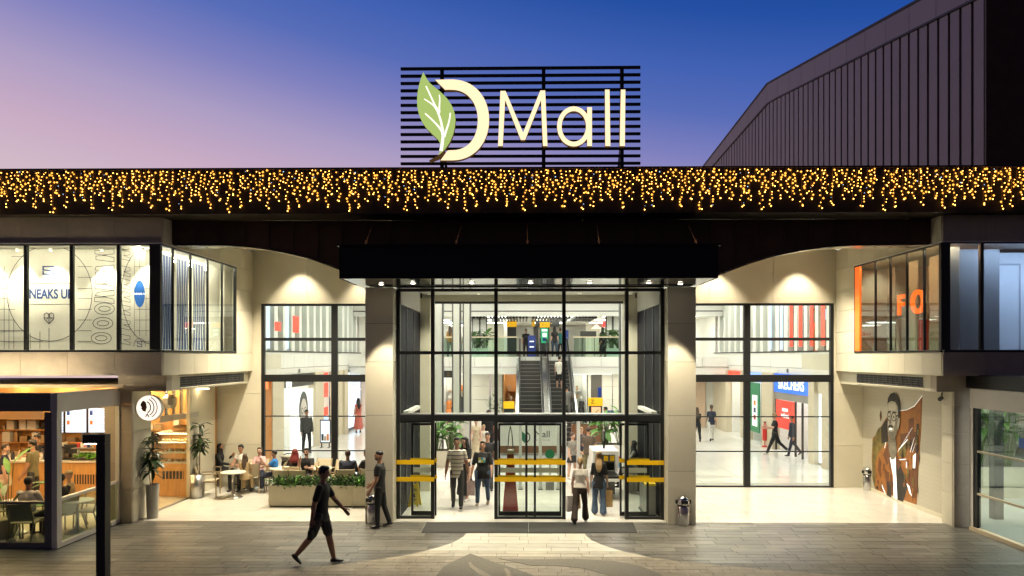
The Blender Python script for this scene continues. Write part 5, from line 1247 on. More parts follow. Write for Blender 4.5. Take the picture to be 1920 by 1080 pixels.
pflat('printed_shirt', [(264, 610), (305, 595), (308, 700), (318, 912), (292, 897), (288, 740)], PWH, 6)
pflat('printed_neck', [(250, 480), (305, 470), (316, 560), (300, 618), (276, 628), (258, 560)], PSH, 6)
pflat('printed_face', [(247, 215), (251, 300), (248, 380), (252, 450), (266, 486), (292, 490), (312, 440), (322, 360), (322, 240), (300, 205), (270, 198)], PS, 7)
pflat('printed_cheek', [(300, 330), (322, 320), (318, 410), (295, 482), (278, 488), (292, 440)], PSH, 8)
pflat('printed_ear', [(322, 330), (335, 322), (334, 370), (322, 415), (318, 380)], PS, 8)
pflat('printed_hair', [(247, 225), (250, 180), (268, 148), (295, 138), (320, 158), (334, 215), (335, 320), (325, 322), (320, 240), (303, 206), (272, 200), (254, 212)], PD, 9)
def pell(cx, cy, rx, ry): return [(cx + rx * math.cos(2 * math.pi * i / 16), cy + ry * math.sin(2 * math.pi * i / 16)) for i in range(16)]
for cx, cy, rx, ry in ((260, 312, 15, 34), (293, 316, 17, 34)):
    pflat('printed_glasses', pell(cx, cy, rx, ry), PD, 9); pflat('printed_lens', pell(cx, cy, rx - 4, ry - 7), PS, 10); pflat('printed_eye', pell(cx - 1, cy, 5, 6), PD, 11)
pflat('printed_brow', [(250, 275), (270, 270), (270, 280), (250, 285)], PD, 10); pflat('printed_brow', [(282, 275), (312, 278), (312, 288), (282, 284)], PD, 10)
pflat('printed_glasses', [(308, 305), (325, 300), (325, 310), (308, 316)], PD, 9)
pflat('printed_moustache', [(252, 385), (262, 370), (275, 372), (292, 388), (286, 396), (268, 386), (254, 396)], PD, 9); pflat('printed_smile', [(258, 400), (268, 396), (284, 400), (278, 410), (263, 409)], PWH, 9)
pflat('printed_nose', [(268, 320), (276, 355), (268, 366), (258, 362)], PSH, 9)
pflat('printed_forehead', [(254, 222), (300, 215), (312, 250), (300, 268), (256, 262)], pr('light', (.56, .52, .43), .05), 8)
pflat('printed_cheek', [(252, 335), (264, 345), (262, 366), (252, 372)], pr('light', (.56, .52, .43), .05), 8); pflat('printed_cheek', [(280, 350), (304, 345), (300, 375), (288, 378)], pr('light', (.56, .52, .43), .05), 9)
pflat('printed_stubble', [(252, 425), (264, 420), (284, 422), (300, 405), (312, 425), (292, 488), (266, 484), (254, 452)], PSH, 8)
r3 = random.Random(5)
for i in range(26):
    x, y_ = r3.uniform(165, 285), r3.uniform(600, 880); w, h_ = r3.uniform(4, 14), r3.uniform(30, 90)
    if y_ + h_ < 860 + (x - 165) * .35: pflat('printed_fold', [(x, y_), (x + w, y_ + 8), (x + w * .7, y_ + h_), (x - 3, y_ + h_ - 8)], r3.choice((PB, PO_, PB, PD)), 5)
for i in range(30):
    x, y_ = r3.uniform(345, 470), r3.uniform(300, 900); w, h_ = r3.uniform(5, 16), r3.uniform(18, 70)
    if x + w < 492 - (y_ - 200) * .04 and y_ + h_ < 830 + (x - 300) * .6: pflat('printed_building', [(x, y_), (x + w, y_ - 4), (x + w, y_ + h_), (x, y_ + h_)], r3.choice((PB, PO_, POL, PB, PD)), 3)
for a, b, c, d in (((318, 572), (428, 392), (420, 400), (330, 560)), ((330, 552), (395, 480), (390, 470), (325, 545)), ((410, 570), (442, 462), (440, 480), (416, 572)), ((425, 572), (450, 505), (446, 520), (430, 575)), ((330, 622), (385, 618), (365, 632), (345, 636)), ((432, 600), (452, 575), (442, 800), (430, 808)), ((385, 795), (405, 815), (442, 965), (436, 968)), ((382, 640), (388, 640), (386, 740), (380, 735)), ((205, 800), (230, 868), (238, 880), (215, 860)), ((225, 540), (232, 500), (240, 495), (232, 545))):
    c = ((b[0] + c[0]) / 2, (b[1] + c[1]) / 2); d = ((a[0] * .6 + d[0] * .4), (a[1] * .6 + d[1] * .4)); pflat('printed_streak', [a, b, c, d], PWH, 7)

# ---------------------------------------------------------------- plants
def leaf_mesh(name, L, Wd, droop, m, seg=4, fold=.15):
    b = MB(); vs = []
    for i in range(seg + 1):
        f = i / seg; w = Wd * math.sin(math.pi * (f * .92 + .06)) ** .8; yv = L * f * (1 - .15 * f * droop); z = -droop * L * .5 * f * f
        vs += [(-w / 2, yv, z + fold * w), (0, yv, z), (w / 2, yv, z + fold * w)]
    fs = []
    for i in range(seg):
        k = i * 3; fs += [(k, k + 1, k + 4, k + 3), (k + 1, k + 2, k + 5, k + 4)]
    b.smooth = True; b.add(vs, fs); return b.mesh(name, m)
LM_DARK = [leaf_mesh('leaf', .33, .085, d, GREEND) for d in (.5, .9, 1.3)]
LM_BROAD = [leaf_mesh('leaf', .34, .17, d, GREENB) for d in (.4, .8, 1.2)]
LM_MID = [leaf_mesh('leaf', .30, .10, d, GREEN) for d in (.4, .8, 1.2)]
LM_BANANA = [leaf_mesh('leaf', .62, .13, d, GREENB, 5) for d in (.15, .35, .6)]
def leaf_ring(t, meshes, c, n, pitch0, pitch1, s, r2, spread=0):
    for i in range(n):
        a = 2 * math.pi * (i + r2.random() * .7) / n; q = r2.uniform(.75, 1.15) * s
        o = link('leaf', r2.choice(meshes), t, (c[0] + r2.uniform(-spread, spread), c[1] + r2.uniform(-spread, spread), c[2] + r2.uniform(-.04, .04)), (R(r2.uniform(pitch0, pitch1)), r2.uniform(-.3, .3), a), (q, q, q))
def potted_tree(loc, label, pot_h, pot_r, tiers, s, seed, group=None):
    r2 = random.Random(seed); t = thing('potted_plant', label, 'plant', loc, r2.random() * 6)
    MB().lathe([(pot_r * .78, 0), (pot_r * .82, .02), (pot_r, pot_h), (pot_r * .9, pot_h), (pot_r * .88, pot_h - .05)], n=20).build('pot', POT, t, False)
    MB().lathe([(pot_r * .87, pot_h - .06), (pot_r * .87, pot_h - .045)], n=16).build('soil', SOIL, t, False)
    top = tiers[-1][0]
    MB().path([(0, 0, pot_h - .05), (.03, .02, pot_h + (top - pot_h) * .4), (-.01, .03, pot_h + (top - pot_h) * .75), (.02, 0, top)], .014).build('stem', STEM, t, False)
    MB().path([(.04, 0, pot_h - .05), (.09, -.04, pot_h + .35), (.05, -.06, tiers[0][0] + .1)], .011).build('stem', STEM, t, False)
    for z, n, sc in tiers: leaf_ring(t, LM_DARK, (.02, 0, z), n, -35, 50, s * sc, r2, .05)
    return t
q = G(286, 971, .012); potted_tree(q, 'tall leafy plant in a slim grey pot at the cafe corner', .88, .165, [(1.20, 11, 1.0), (1.36, 13, 1.1), (1.52, 13, 1.1), (1.72, 12, 1.0), (1.98, 10, .95), (2.12, 7, .7)], 1.15, 5)
q = G(374, 930, .012); potted_tree(q, 'leafy plant in a pot behind the steel bin', .62, .17, [(1.38, 11, 1.0), (1.52, 13, 1.05), (1.66, 12, 1.05), (1.8, 10, 1.0), (2.12, 9, .9)], 1.2, 6)
def big_leaf_plant(loc, label, seed, n, h, meshes, s, box=None, stems=True, name='leafy_plant'):
    r2 = random.Random(seed); t = thing(name, label, 'plant', loc)
    st_ = MB()
    for i in range(n):
        a = r2.random() * 6.283; rr_ = r2.uniform(.05, .3) * h; z = h * r2.uniform(.35, 1.0); x, yv = rr_ * math.cos(a), rr_ * math.sin(a)
        if box: x = r2.uniform(-box, box); yv *= .6
        st_.path([(x * .3, yv * .3, 0), (x * .7, yv * .7, z * .6), (x, yv, z)], .009, 5)
        q = r2.uniform(.75, 1.25) * s
        link('leaf', r2.choice(meshes), t, (x, yv, z), (R(r2.uniform(-15, 55)), r2.uniform(-.4, .4), a - math.pi / 2 + r2.uniform(-.5, .5)), (q, q, q))
    if stems: st_.build('stems', mat('stem_green', (.10, .16, .04), .6), t, False)
    return t
# pavilion plant
q = P(12, 990, 16.4); q.z = .03
t = big_leaf_plant((q.x, 16.4, .03), 'upright plant with long glossy leaves inside the pavilion', 9, 15, 1.75, LM_BANANA, .95)
MB().lathe([(.16, 0), (.2, .4), (.18, .4), (.17, .36)], n=16).build('pot', POT, t, False)
# planter row
def planter(x0, x1, y0, label, h=.61, d=.55):
    t = thing('planter_box', label, 'planter', ((x0 + x1) / 2, y0, .012))
    PLM = mat('planter_beige', (.46, .41, .29), .5, var=.05, vscale=3)
    bx('box_front', PLM, t, x0 + .004, x1 - .004, y0, y0 + .03, .05, h); bx('box_back', PLM, t, x0 + .004, x1 - .004, y0 + d - .03, y0 + d, .05, h)
    bx('box_side', PLM, t, x0 + .004, x0 + .03, y0 + .031, y0 + d - .031, .05, h); bx('box_side', PLM, t, x1 - .03, x1 - .004, y0 + .031, y0 + d - .031, .05, h)
    bx('plinth', JOINT, t, x0 + .03, x1 - .03, y0 + .03, y0 + d - .03, .012, .049); bx('soil', SOIL, t, x0 + .031, x1 - .031, y0 + .031, y0 + d - .031, h - .1, h - .06)
    r2 = random.Random(x0); fo = [MB(), MB()]
    for i in range(520):
        x, yv = r2.uniform(x0, x1), y0 + r2.uniform(-.02, d + .02); z = h - .05 + r2.random() ** 1.5 * .22; a = r2.random() * 6.283; p = r2.uniform(-.25, 1.25); l = r2.uniform(.10, .2); w = r2.uniform(.016, .028)
        dv = Vector((math.cos(a) * math.cos(p), math.sin(a) * math.cos(p), math.sin(p))); s_ = dv.cross(Vector((0, 0, 1))).normalized() * w; c = Vector((x, yv, z)); up = Vector((0, 0, .02))
        if yv < y0 and z < h + .02: dv.y = -abs(dv.y)
        fo[i % 3 == 0].add([c, c + dv * l * .5 - s_ + up, c + dv * l - up, c + dv * l * .5 + s_ + up], [(0, 1, 2), (0, 2, 3)])
    tag(fo[0].build('foliage', GREEND, t), kind='stuff'); tag(fo[1].build('foliage', GREENB, t), kind='stuff')
xp0 = G(503, 952).x; yp = G(560, 952).y
pxs = [xp0, xp0 + 1.18, xp0 + 2.33, -3.95]
for i, l in enumerate(('beige planter box with clipped greenery, nearest the boy in blue', 'beige planter box behind the walking man, middle of three', 'beige planter box against the column')): planter(pxs[i], pxs[i + 1], yp, l)

# vestibule and hall greenery
def tub(loc, w, d, h, label, m=None):
    t = thing('stone_planter', label, 'planter', loc); mm = m or mat('planter_stone', (.52, .47, .38), .6, var=.06)
    for a in ((-w / 2, w / 2, -d / 2, -d / 2 + .05), (-w / 2, w / 2, d / 2 - .05, d / 2), (-w / 2, -w / 2 + .05, -d / 2 + .051, d / 2 - .051), (w / 2 - .05, w / 2, -d / 2 + .051, d / 2 - .051)): MB().box(*a, 0, h).build('side', mm, t, False)
    MB().box(-w / 2 + .05, w / 2 - .05, -d / 2 + .05, d / 2 - .05, h - .12, h - .05).build('soil', SOIL, t, False)
q = G(822, 874, .012); tub((q.x, q.y, .012), 1.9, .7, .62, 'stone planter of broad leaves just inside the doors')
for i, (dx, h) in enumerate(((-.6, 1.0), (-.1, 1.25), (.45, 1.05))):
    big_leaf_plant((q.x + dx, q.y, .57), ('broad-leaved plant at the jamb end of the indoor planter', 'tallest broad-leaved plant in the middle of the indoor planter', 'broad-leaved plant at the walkway end of the indoor planter')[i], 30 + i, 34, h * 1.1, LM_BROAD, 1.2)
b_ = MB(); r2 = random.Random(4)
q = G(1158, 868, .012); tub((q.x, q.y, .012), 1.9, .8, .75, 'pale planter behind the baggage scanner', WHITE2)
for i, (dx, h) in enumerate(((-.5, 1.1), (.15, 1.35), (.7, 1.2))):
    big_leaf_plant((q.x + dx, q.y, .7), ('broad-leaved plant over the scanner', 'tall broad-leaved plant behind the scanner', 'broad-leaved plant behind the seated guard')[i], 50 + i, 32, h * 1.05, LM_BROAD if i < 2 else LM_MID, 1.25)
q = G(1100, 850, .012); tub((q.x, q.y, .012), 1.3, .5, 1.25, 'tall walnut planter box near the brown-shirted man', WOODD)
for i in (0, 1): big_leaf_plant((q.x - .3 + i * .6, q.y, 1.2), 'arching bright fern in the walnut planter, ' + ('desk end' if i == 0 else 'scanner end'), 60 + i, 22, .55, LM_MID, 1.1)
t = thing('potted_tree', 'small round-headed tree in a brown pot before the gallery shops', 'plant', (XW(931, 36), 36, .012))
MB().lathe([(.22, 0), (.26, .55), (.22, .56)], n=16).build('pot', mat('pot_brown', (.18, .07, .05), .6), t, False); MB().tube((0, 0, .5), (0, 0, 1.5), .03).build('trunk', STEM, t, False)
r2 = random.Random(2)
for i in range(60):
    a = r2.random() * 6.28; e = r2.uniform(-1, 1); rr_ = .42 * r2.random() ** .4
    link('leaf', r2.choice(LM_MID), t, (rr_ * math.cos(a) * math.cos(e), rr_ * math.sin(a) * math.cos(e), 1.75 + rr_ * math.sin(e) * 1.2), (R(r2.uniform(-20, 60)), 0, a - 1.57), (.75, .75, .75))
for pa, pb, l in ((885, 916, 'white planter on the upper gallery nearer the pale blue sign'), (1137, 1169, 'white planter on the upper gallery nearer the scarlet sign')):
    x = (XW(pa, 40.7) + XW(pb, 40.7)) / 2; tub((x, 40.7, Z2), XW(pb, 40.7) - XW(pa, 40.7), .5, .5, l, WHITE2)
    for i in (-1, 1): big_leaf_plant((x + i * .22, 40.7, Z2 + .42), 'dark leafy plant in the gallery planter, ' + ('pale blue sign side' if pa < 1000 else 'scarlet sign side') + (', outer' if i < 0 else ', inner'), pa + i, 34, 1.1, LM_MID, 1.7)
# greenery behind the green storefront
for i in range(4): big_leaf_plant((11.9 + i * .9, 21.9, .9), 'bushy green plant behind the storefront glass, ' + ('first', 'second', 'third', 'fourth')[i] + ' from the dark post', 80 + i, 34, 1.9, LM_MID, 1.5, .45)

# ---------------------------------------------------------------- street furniture
def litter_bin(loc, label, rz=0):
    t = thing('litter_bin', label, 'bin', loc, rz, group='chrome bins')
    b = MB(); b.smooth = True; b.lathe([(.15, 0), (.155, .02), (.155, .46), (.15, .47)], n=24); b.build('body', CHROME, t, False)
    MB().lathe([(.152, .471), (.152, .51)], n=24).build('bag_rim', RUBB, t, False)
    c = MB(); c.smooth = True; c.lathe([(.156, .511), (.156, .60), (.13, .68), (.07, .725), (.02, .735)], n=24); c.build('dome_lid', CHROME, t, False)
    MB().box(-.085, .085, -.17, -.10, .54, .63).build('flap', BLACK, t, False)
    for s in (-1, 1): MB().box(s * .157, s * .19, -.03, .03, .53, .62).build('ashtray', RUBB, t, False)
litter_bin(G(1281, 984, .013), 'chrome dome-topped bin in front of the column beside the walkway'); litter_bin(G(699, 980, .013), 'chrome dome-topped bin behind the man in black at the planter column', R(-30)); litter_bin(G(1628, 919, .013), 'chrome bin in the corner beside the portrait poster')
b_ = thing('steel_bin', 'plain brushed steel cylinder bin beside the empty cafe chair', 'bin', G(368, 934, .013)); c = MB(); c.smooth = True; c.lathe([(.17, 0), (.17, .70)], n=24); c.build('body', STEEL, b_, False); MB().lathe([(.172, .70), (.172, .73), (.13, .735)], n=24).build('rim', CHROME, b_, False)
lpz = thing('lamp_post', 'dark square lamp post with a lit cantilever head in the foreground', 'lamp post', (XW(191, 12.6), 12.6, 0))
zt_ = ZW(816, 12.6); x1_, x0_ = XW(200, 12.6), XW(183, 12.6)
bx('post', mat('lamp_dark', (.035, .035, .035), .4), lpz, x0_, x1_, 12.55, 12.72, 0, zt_ - .16); bx('head', mat('lamp_dark', (.035, .035, .035), .4), lpz, XW(158, 12.6), x1_, 12.55, 12.72, zt_ - .157, zt_)
bx('led_strip', mat('led_warm', (1, .9, .7), .4, emit=22, ecol=(1, .86, .62)), lpz, XW(160, 12.6), x0_ - .03, 12.57, 12.70, zt_ - .166, zt_ - .158); bx('base_plate', BLACK, lpz, x0_ - .05, x1_ + .05, 12.5, 12.77, .011, .03)
sc_ = thing('security_camera', 'small dark security camera under the wing beside the wallpaper', 'camera', PX(1765, 742, XPO - .3)); q = PX(1765, 746, XPO - .3)
MB().tube(q, q + Vector((-.12, -.14, -.03)), .055, .05, 12).build('body', GREYALU, sc_); MB().tube(q, q + Vector((.02, 0, .14)), .018).build('bracket', GREYALU, sc_)
# wet floor sign
wf = thing('wet_floor_sign', 'yellow folding caution sign on the vestibule floor', 'floor sign', G(778, 950, .013), R(-12))
for s, n in ((-1, 'front_board'), (1, 'rear_board')):
    M = Matrix.Rotation(s * R(12), 4, 'X')
    p = [(-.15, 0, .02), (-.09, 0, .02), (-.08, 0, .08), (.08, 0, .08), (.09, 0, .02), (.15, 0, .02), (.10, 0, .66), (.05, 0, .68), (.04, 0, .63), (-.04, 0, .63), (-.05, 0, .68), (-.10, 0, .66)]
    M = Matrix.Translation((0, s * .14, 0)) @ M
    MB().prism([Vector(a) for a in p], (0, .015, 0), M).build(n, mat('caution_yellow', (.85, .62, .01), .45), wf, False)
M = Matrix.Translation((0, -.14, 0)) @ Matrix.Rotation(-R(12), 4, 'X')
MB().prism([Vector(a) for a in ((-.05, -.004, .28), (.05, -.004, .28), (0, -.004, .42))], (0, .003, 0), M).build('warning_mark', BLK, wf, False)
for z, w in ((.50, .06), (.46, .08), (.22, .08), (.18, .05)): MB().box(-w, w, -.004, -.001, z, z + .02, M).build('printed_line', BLK, wf, False)
# red umbrella-bag stand
us = thing('umbrella_bag_stand', 'dark red tapering stand with a steel loop behind the centre glass', 'stand', G(957, 960, .013))
MB().prism([(-.21, 0, .02), (.21, 0, .02), (.085, 0, 1.55), (-.085, 0, 1.55)], (0, .22, 0)).build('tapered_body', mat('stand_red', (.30, .018, .018), .35), us, False)
MB().box(-.09, .09, .0, .22, 1.552, 1.66).build('collar', STEEL, us, False); MB().path([(-.07, .1, 1.66), (-.04, .1, 2.1), (0, .1, 2.3), (.04, .1, 2.1), (.07, .1, 1.66)], .014, 8).build('loop', CHROME, us, False); MB().box(-.2, .2, -.05, .27, 0, .018).build('base', BLACK, us, False)
MB().ellip((0, -.03, 1.35), (.09, .02, .09), 14, 6).build('round_sticker', RED, us, False)
# reception desk
rd = thing('reception_desk', 'white reception desk with leaf logo and wood band', 'desk', (XW(998, 30.4), 30.4, .012))
a, b = XW(936, 30.4), XW(1062, 30.4)
bx('front', WHITE, rd, a, b, 30.4, 30.9, .42, 1.28); bx('wood_band', WOODD, rd, a + .02, b - .02, 30.42, 30.9, .12, .417); bx('plinth', STEEL, rd, a + .05, b - .05, 30.45, 30.88, .013, .117); bx('top', WHITE2, rd, a - .03, b + .03, 30.36, 30.95, 1.283, 1.33)
lettering('Mall', .40, BLK, rd, (XW(1017, 30.4), 30.392, .90)); 
def dsk(pts): return [P(x, y, 30.39) for x, y in pts]
MB().prism(dsk([(978, 808), (975, 815), (977, 824), (984, 831), (987, 822), (984, 813)]), (0, -.004, 0)).build('logo_leaf', mat('logo_green', (.03, .16, .09), .5), rd)
bb = MB(); n = 12
for i in range(n):
    t0, t1 = R(90 - 180 * i / n), R(90 - 180 * (i + 1) / n)
    bb.prism([P(986 + r * math.cos(t_) * .8, 820 - r * math.sin(t_) * 1.0, 30.39) for r, t_ in ((8, t0), (10.5, t0), (10.5, t1), (8, t1))], (0, -.004, 0))
bb.build('logo_letter', BLK, rd); bx('small_print', GREYALU, rd, XW(1003, 30.4), XW(1032, 30.4), 30.393, 30.397, .66, .675)
for i, (px, m) in enumerate(((950, GOODS[2]), (972, GOODS[5]), (1040, GOODS[2]), (1052, WHITE2))): tag(MB().box(XW(px, 30.6), XW(px, 30.6) + .22, 30.55, 30.75, 1.331, 1.5 + .05 * (i % 2)).build('desk_monitor', m), ('navy box', 'tan box', 'second navy box', 'white box')[i] + ' standing on the reception desk ' + ('near its yellow totem end' if i < 2 else 'near its scanner end'), 'box')
totem(945, 963, 753, 766, 836, 33.2, 'yellow-headed dark totem between desk and escalators'); t = totem(1104, 1129, 746, 761, 834, 33.4, 'yellow totem sign marked Z beside the escalators', None, 'Z')
a, b = P(1109, 763, 33.38), P(1126, 777, 33.38); bx('orange_screen', lit('screen_orange', (1, .45, .25), .8), t, a.x, b.x, 33.37, 33.39, b.z, a.z)
tag(MB().box(XW(1138, 33), XW(1166, 33), 33, 33.1, 1.2, 1.72).build('blue_board', BLUE), 'low dark blue board behind the broad-leaved plants', 'board')
tag(MB().box(XW(1121, 36), XW(1128, 36), 36, 36.1, 2.1, 2.65).build('blue_sign', BLUE), 'small blue sign plate above the yellow Z totem', 'sign')
# walk-through detectors and scanner
for i, (pa, pb) in enumerate(((973, 1016), (1045, 1088))):
    Y = 22.6; a, b = XW(pa, Y), XW(pb, Y); t = thing('metal_detector', 'grey walk-through metal detector frame ' + ('nearer the red stand' if i == 0 else 'nearer the scanner'), 'detector', ((a + b) / 2, Y, .012))
    GT = mat('detector_grey', (.48, .48, .45), .4)
    bx('post', GT, t, a, a + .09, Y, Y + .35, .05, 2.2); bx('post', GT, t, b - .09, b, Y, Y + .35, .05, 2.2); bx('head_unit', GT, t, a, b, Y, Y + .35, 2.203, 2.36)
    for x in (a - .03, b - .12): bx('foot', GREYALU, t, x, x + .15, Y - .06, Y + .41, .013, .049)
for i, px in enumerate((1031, 1199)):
    t = thing('round_stand', 'green disc on a small grey stand ' + ('between the detectors' if i == 0 else 'below the seated guard'), 'stand', G(px, 918, .013)); MB().box(-.13, .13, -.1, .1, 0, .25).build('base_box', GREYALU, t, False); MB().tube((0, 0, .25), (0, 0, 1.0), .02).build('pole', STEEL, t, False)
    MB().prism([(.15 * math.cos(2 * math.pi * k / 18), -.03, 1.12 + .15 * math.sin(2 * math.pi * k / 18)) for k in range(18)], (0, .02, 0)).build('green_disc', mat('disc_green', (.01, .13, .05), .4), t, False)
Y = 21.6; a, b = XW(1112, Y), XW(1160, Y); xr = thing('baggage_scanner', 'white baggage scanner with dark tunnel and yellow labels', 'scanner', ((a + b) / 2, Y, .012))
bx('hood_side', WHITE2, xr, a, a + .1, Y, Y + 1.3, .72, 1.25); bx('hood_side', WHITE2, xr, b - .1, b, Y, Y + 1.3, .72, 1.25); bx('hood_top', WHITE2, xr, a, b, Y, Y + 1.3, 1.253, 1.36); bx('tunnel', RUBB, xr, a + .101, b - .101, Y + .25, Y + 1.2, .75, 1.02)
bx('label_panel', GREYALU, xr, a + .101, b - .101, Y + .03, Y + .2, 1.025, 1.25)
for k in range(3): bx('yellow_label', YELLOW, xr, a + .13 + k * .19, a + .26 + k * .19, Y + .02, Y + .029, 1.06, 1.22)
bx('conveyor', RUBB, xr, a + .06, b - .06, Y - .75, Y + .24, .66, .72); bx('conveyor_frame', WHITE2, xr, a, b, Y - .78, Y + 1.3, .58, .655)
for x in (a + .02, b - .08):
    for yy in (Y - .7, Y + 1.2): bx('leg', STEEL, xr, x, x + .06, yy, yy + .06, .013, .577)
bx('cabinet', GREYALU, xr, a + .1, b - .1, Y + .1, Y + 1.1, .05, .575); bx('blue_tape', mat('tape_blue', (.05, .4, .65), .5), xr, b + .002, b + .03, Y, Y + .1, .85, 1.05); bx('red_cap', RED, xr, b + .002, b + .03, Y, Y + .1, 1.06, 1.2)
tm = thing('scanner_monitor', 'black monitor on top of the baggage scanner', 'monitor', ((a + b) / 2, Y + .5, 1.372)); MB().box(-.03, .03, 0, .05, 0, .25).build('stand', BLACK, tm, False); MB().box(-.02, .02, -.2, .25, .25, .55).build('screen', BLACK, tm, False)
rbn = thing('recycling_bins', 'row of recycling bins with blue and yellow lids behind the door glass', 'bins', (3.36, 19.35, .012))
for k, c in enumerate(((.0, .35, .55), (.0, .30, .20), (.8, .55, .02))):
    z0 = .05; MB().box(-.13, .13, .35 * (1 - k) - .15, .35 * (1 - k) + .15, z0, .80).build('bin', STEEL, rbn, False); MB().box(-.14, .14, .35 * (1 - k) - .16, .35 * (1 - k) + .16, .803, .86).build('lid', mat('lid_%d' % k, c, .4), rbn, False)
MB().box(-.15, .15, -.55, .55, 0, .048).build('base', BLACK, rbn, False)

# ---------------------------------------------------------------- cafe furniture
SLING = mat('chair_sling', (.55, .48, .34), .7, bump=.2, bscale=200); CHF = mat('chair_frame', (.34, .26, .15), .45)
def make_chair():
    t = thing('cafe_chair', 'x', 'chair', (0, 0, .013), group='cafe chairs')
    b = MB(); b.prism([(-.235, -.22, .44), (-.235, .24, .47), (-.235, .24, .485), (-.235, -.22, .455)], (.47, 0, 0)); b.build('seat', SLING, t, False)
    c = MB(); c.prism([(-.235, -.235, .50), (-.235, -.345, .90), (-.235, -.33, .905), (-.235, -.215, .50)], (.47, 0, 0)); c.build('backrest', SLING, t, False)
    for s in (-1, 1):
        x = s * .255
        MB().path([(x, -.36, 0), (x, -.23, .45), (x, -.35, .92)], .018, 8).build('leg', CHF, t, False); MB().path([(x, .26, 0), (x, .25, .47), (x, .235, .66)], .018, 8).build('leg', CHF, t, False)
        MB().box(x - .022, x + .022, -.31, .27, .655, .685).build('armrest', CHF, t, False); MB().box(x - .012, x + .012, -.23, .25, .43, .455).build('seat_rail', CHF, t, False)
    return t
CH0 = make_chair(); chair_used = []
def chair(loc, deg, label):
    loc = (loc[0], loc[1], loc[2] if len(loc) > 2 else .013)
    if not chair_used: chair_used.append(1); CH0.location = loc; CH0.rotation_euler = (0, 0, R(deg)); CH0['label'] = label; return CH0
    return copy_tree(CH0, None, loc, R(deg), label)
def make_table():
    t = thing('cafe_table', 'x', 'table', (0, 0, .013), group='cafe tables')
    MB().lathe([(.35, .735), (.36, .745), (.36, .76), (.35, .77)], n=28).build('table_top', mat('table_white', (.66, .62, .52), .35), t, False)
    b = MB(); b.smooth = True; b.lathe([(.27, 0), (.27, .015), (.2, .05), (.09, .1), (.045, .16), (.038, .3), (.038, .734)], n=22); b.build('pedestal', STEEL, t, False); return t
TB0 = make_table(); tu = []
def table(loc, label):
    if not tu: tu.append(1); TB0.location = (loc[0], loc[1], .013); TB0['label'] = label; return
    copy_tree(TB0, None, (loc[0], loc[1], .013), 0, label)
g = lambda a, b: G(a, b, .013)
def PF(px, py, Y): return (XW(px, Y), Y, .013)
table(g(437, 933), 'round white cafe table on a steel pedestal, foremost on the terrace')
table(g(470, 915), 'round cafe table between the seated women'); table(PF(528, 900, 22.0), 'round cafe table beside the boy in blue'); table(PF(600, 900, 22.0), 'round cafe table in front of the man in sunglasses'); table(PF(672, 900, 21.9), 'round cafe table near the column, before the man in dark shirt')
chair(g(392, 929), -80, 'empty beige cafe chair beside the steel bin'); chair(g(470, 922), 20, 'empty beige cafe chair turned away, beside the foremost table')
chair(g(408, 912), -95, 'beige cafe chair under the woman in the black headscarf'); chair(PF(452, 905, 22.7), 175, 'beige cafe chair under the woman in white against the wall')
chair(PF(487, 905, 22.6), 190, 'beige cafe chair under the girl in pink'); chair(PF(516, 905, 22.3), 95, 'beige cafe chair under the boy in blue')
chair(PF(553, 900, 21.6), 0, 'beige cafe chair holding the red-haired person'); chair(PF(576, 900, 21.9), 180, 'beige cafe chair under the man in sunglasses')
chair(PF(534, 900, 21.0), 5, 'empty beige cafe chair just behind the first planter'); chair(PF(566, 900, 20.95), -8, 'empty beige cafe chair behind the gap of the planters'); chair(PF(600, 880, 22.7), 170, 'empty beige chair behind the sunglasses man')
chair(PF(618, 900, 21.4), -60, 'empty beige chair behind the walking man'); chair(PF(628, 880, 22.4), 150, 'empty beige chair against the window mullion'); chair(PF(652, 900, 21.1), 3, 'beige chair under the man in dark shirt'); chair(PF(685, 900, 21.3), 30, 'beige chair half hidden by the column')
# pavilion furniture
chair((XW(52, 16.1), 16.1, .03), 5, 'beige chair of the man in white shirt inside the pavilion'); chair((XW(112, 16.75), 16.75, .03), 60, 'chair of the dark-haired man at the pavilion glass'); chair((XW(132, 17.3), 17.3, .03), 120, 'chair of the person in beige at the pavilion glass'); chair((XW(12, 16.4), 16.3, .03), -40, 'chair beside the tall pavilion plant'); chair((XW(165, 17.2), 17.3, .03), 90, 'empty chair by the pavilion end post')
t2 = copy_tree(TB0, None, (XW(25, 16.7), 16.8, .03), 0, 'round table inside the pavilion before the man in white shirt'); t2 = copy_tree(TB0, None, (XW(145, 16.9), 16.9, .03), 0, 'round table inside the pavilion at the side glass')
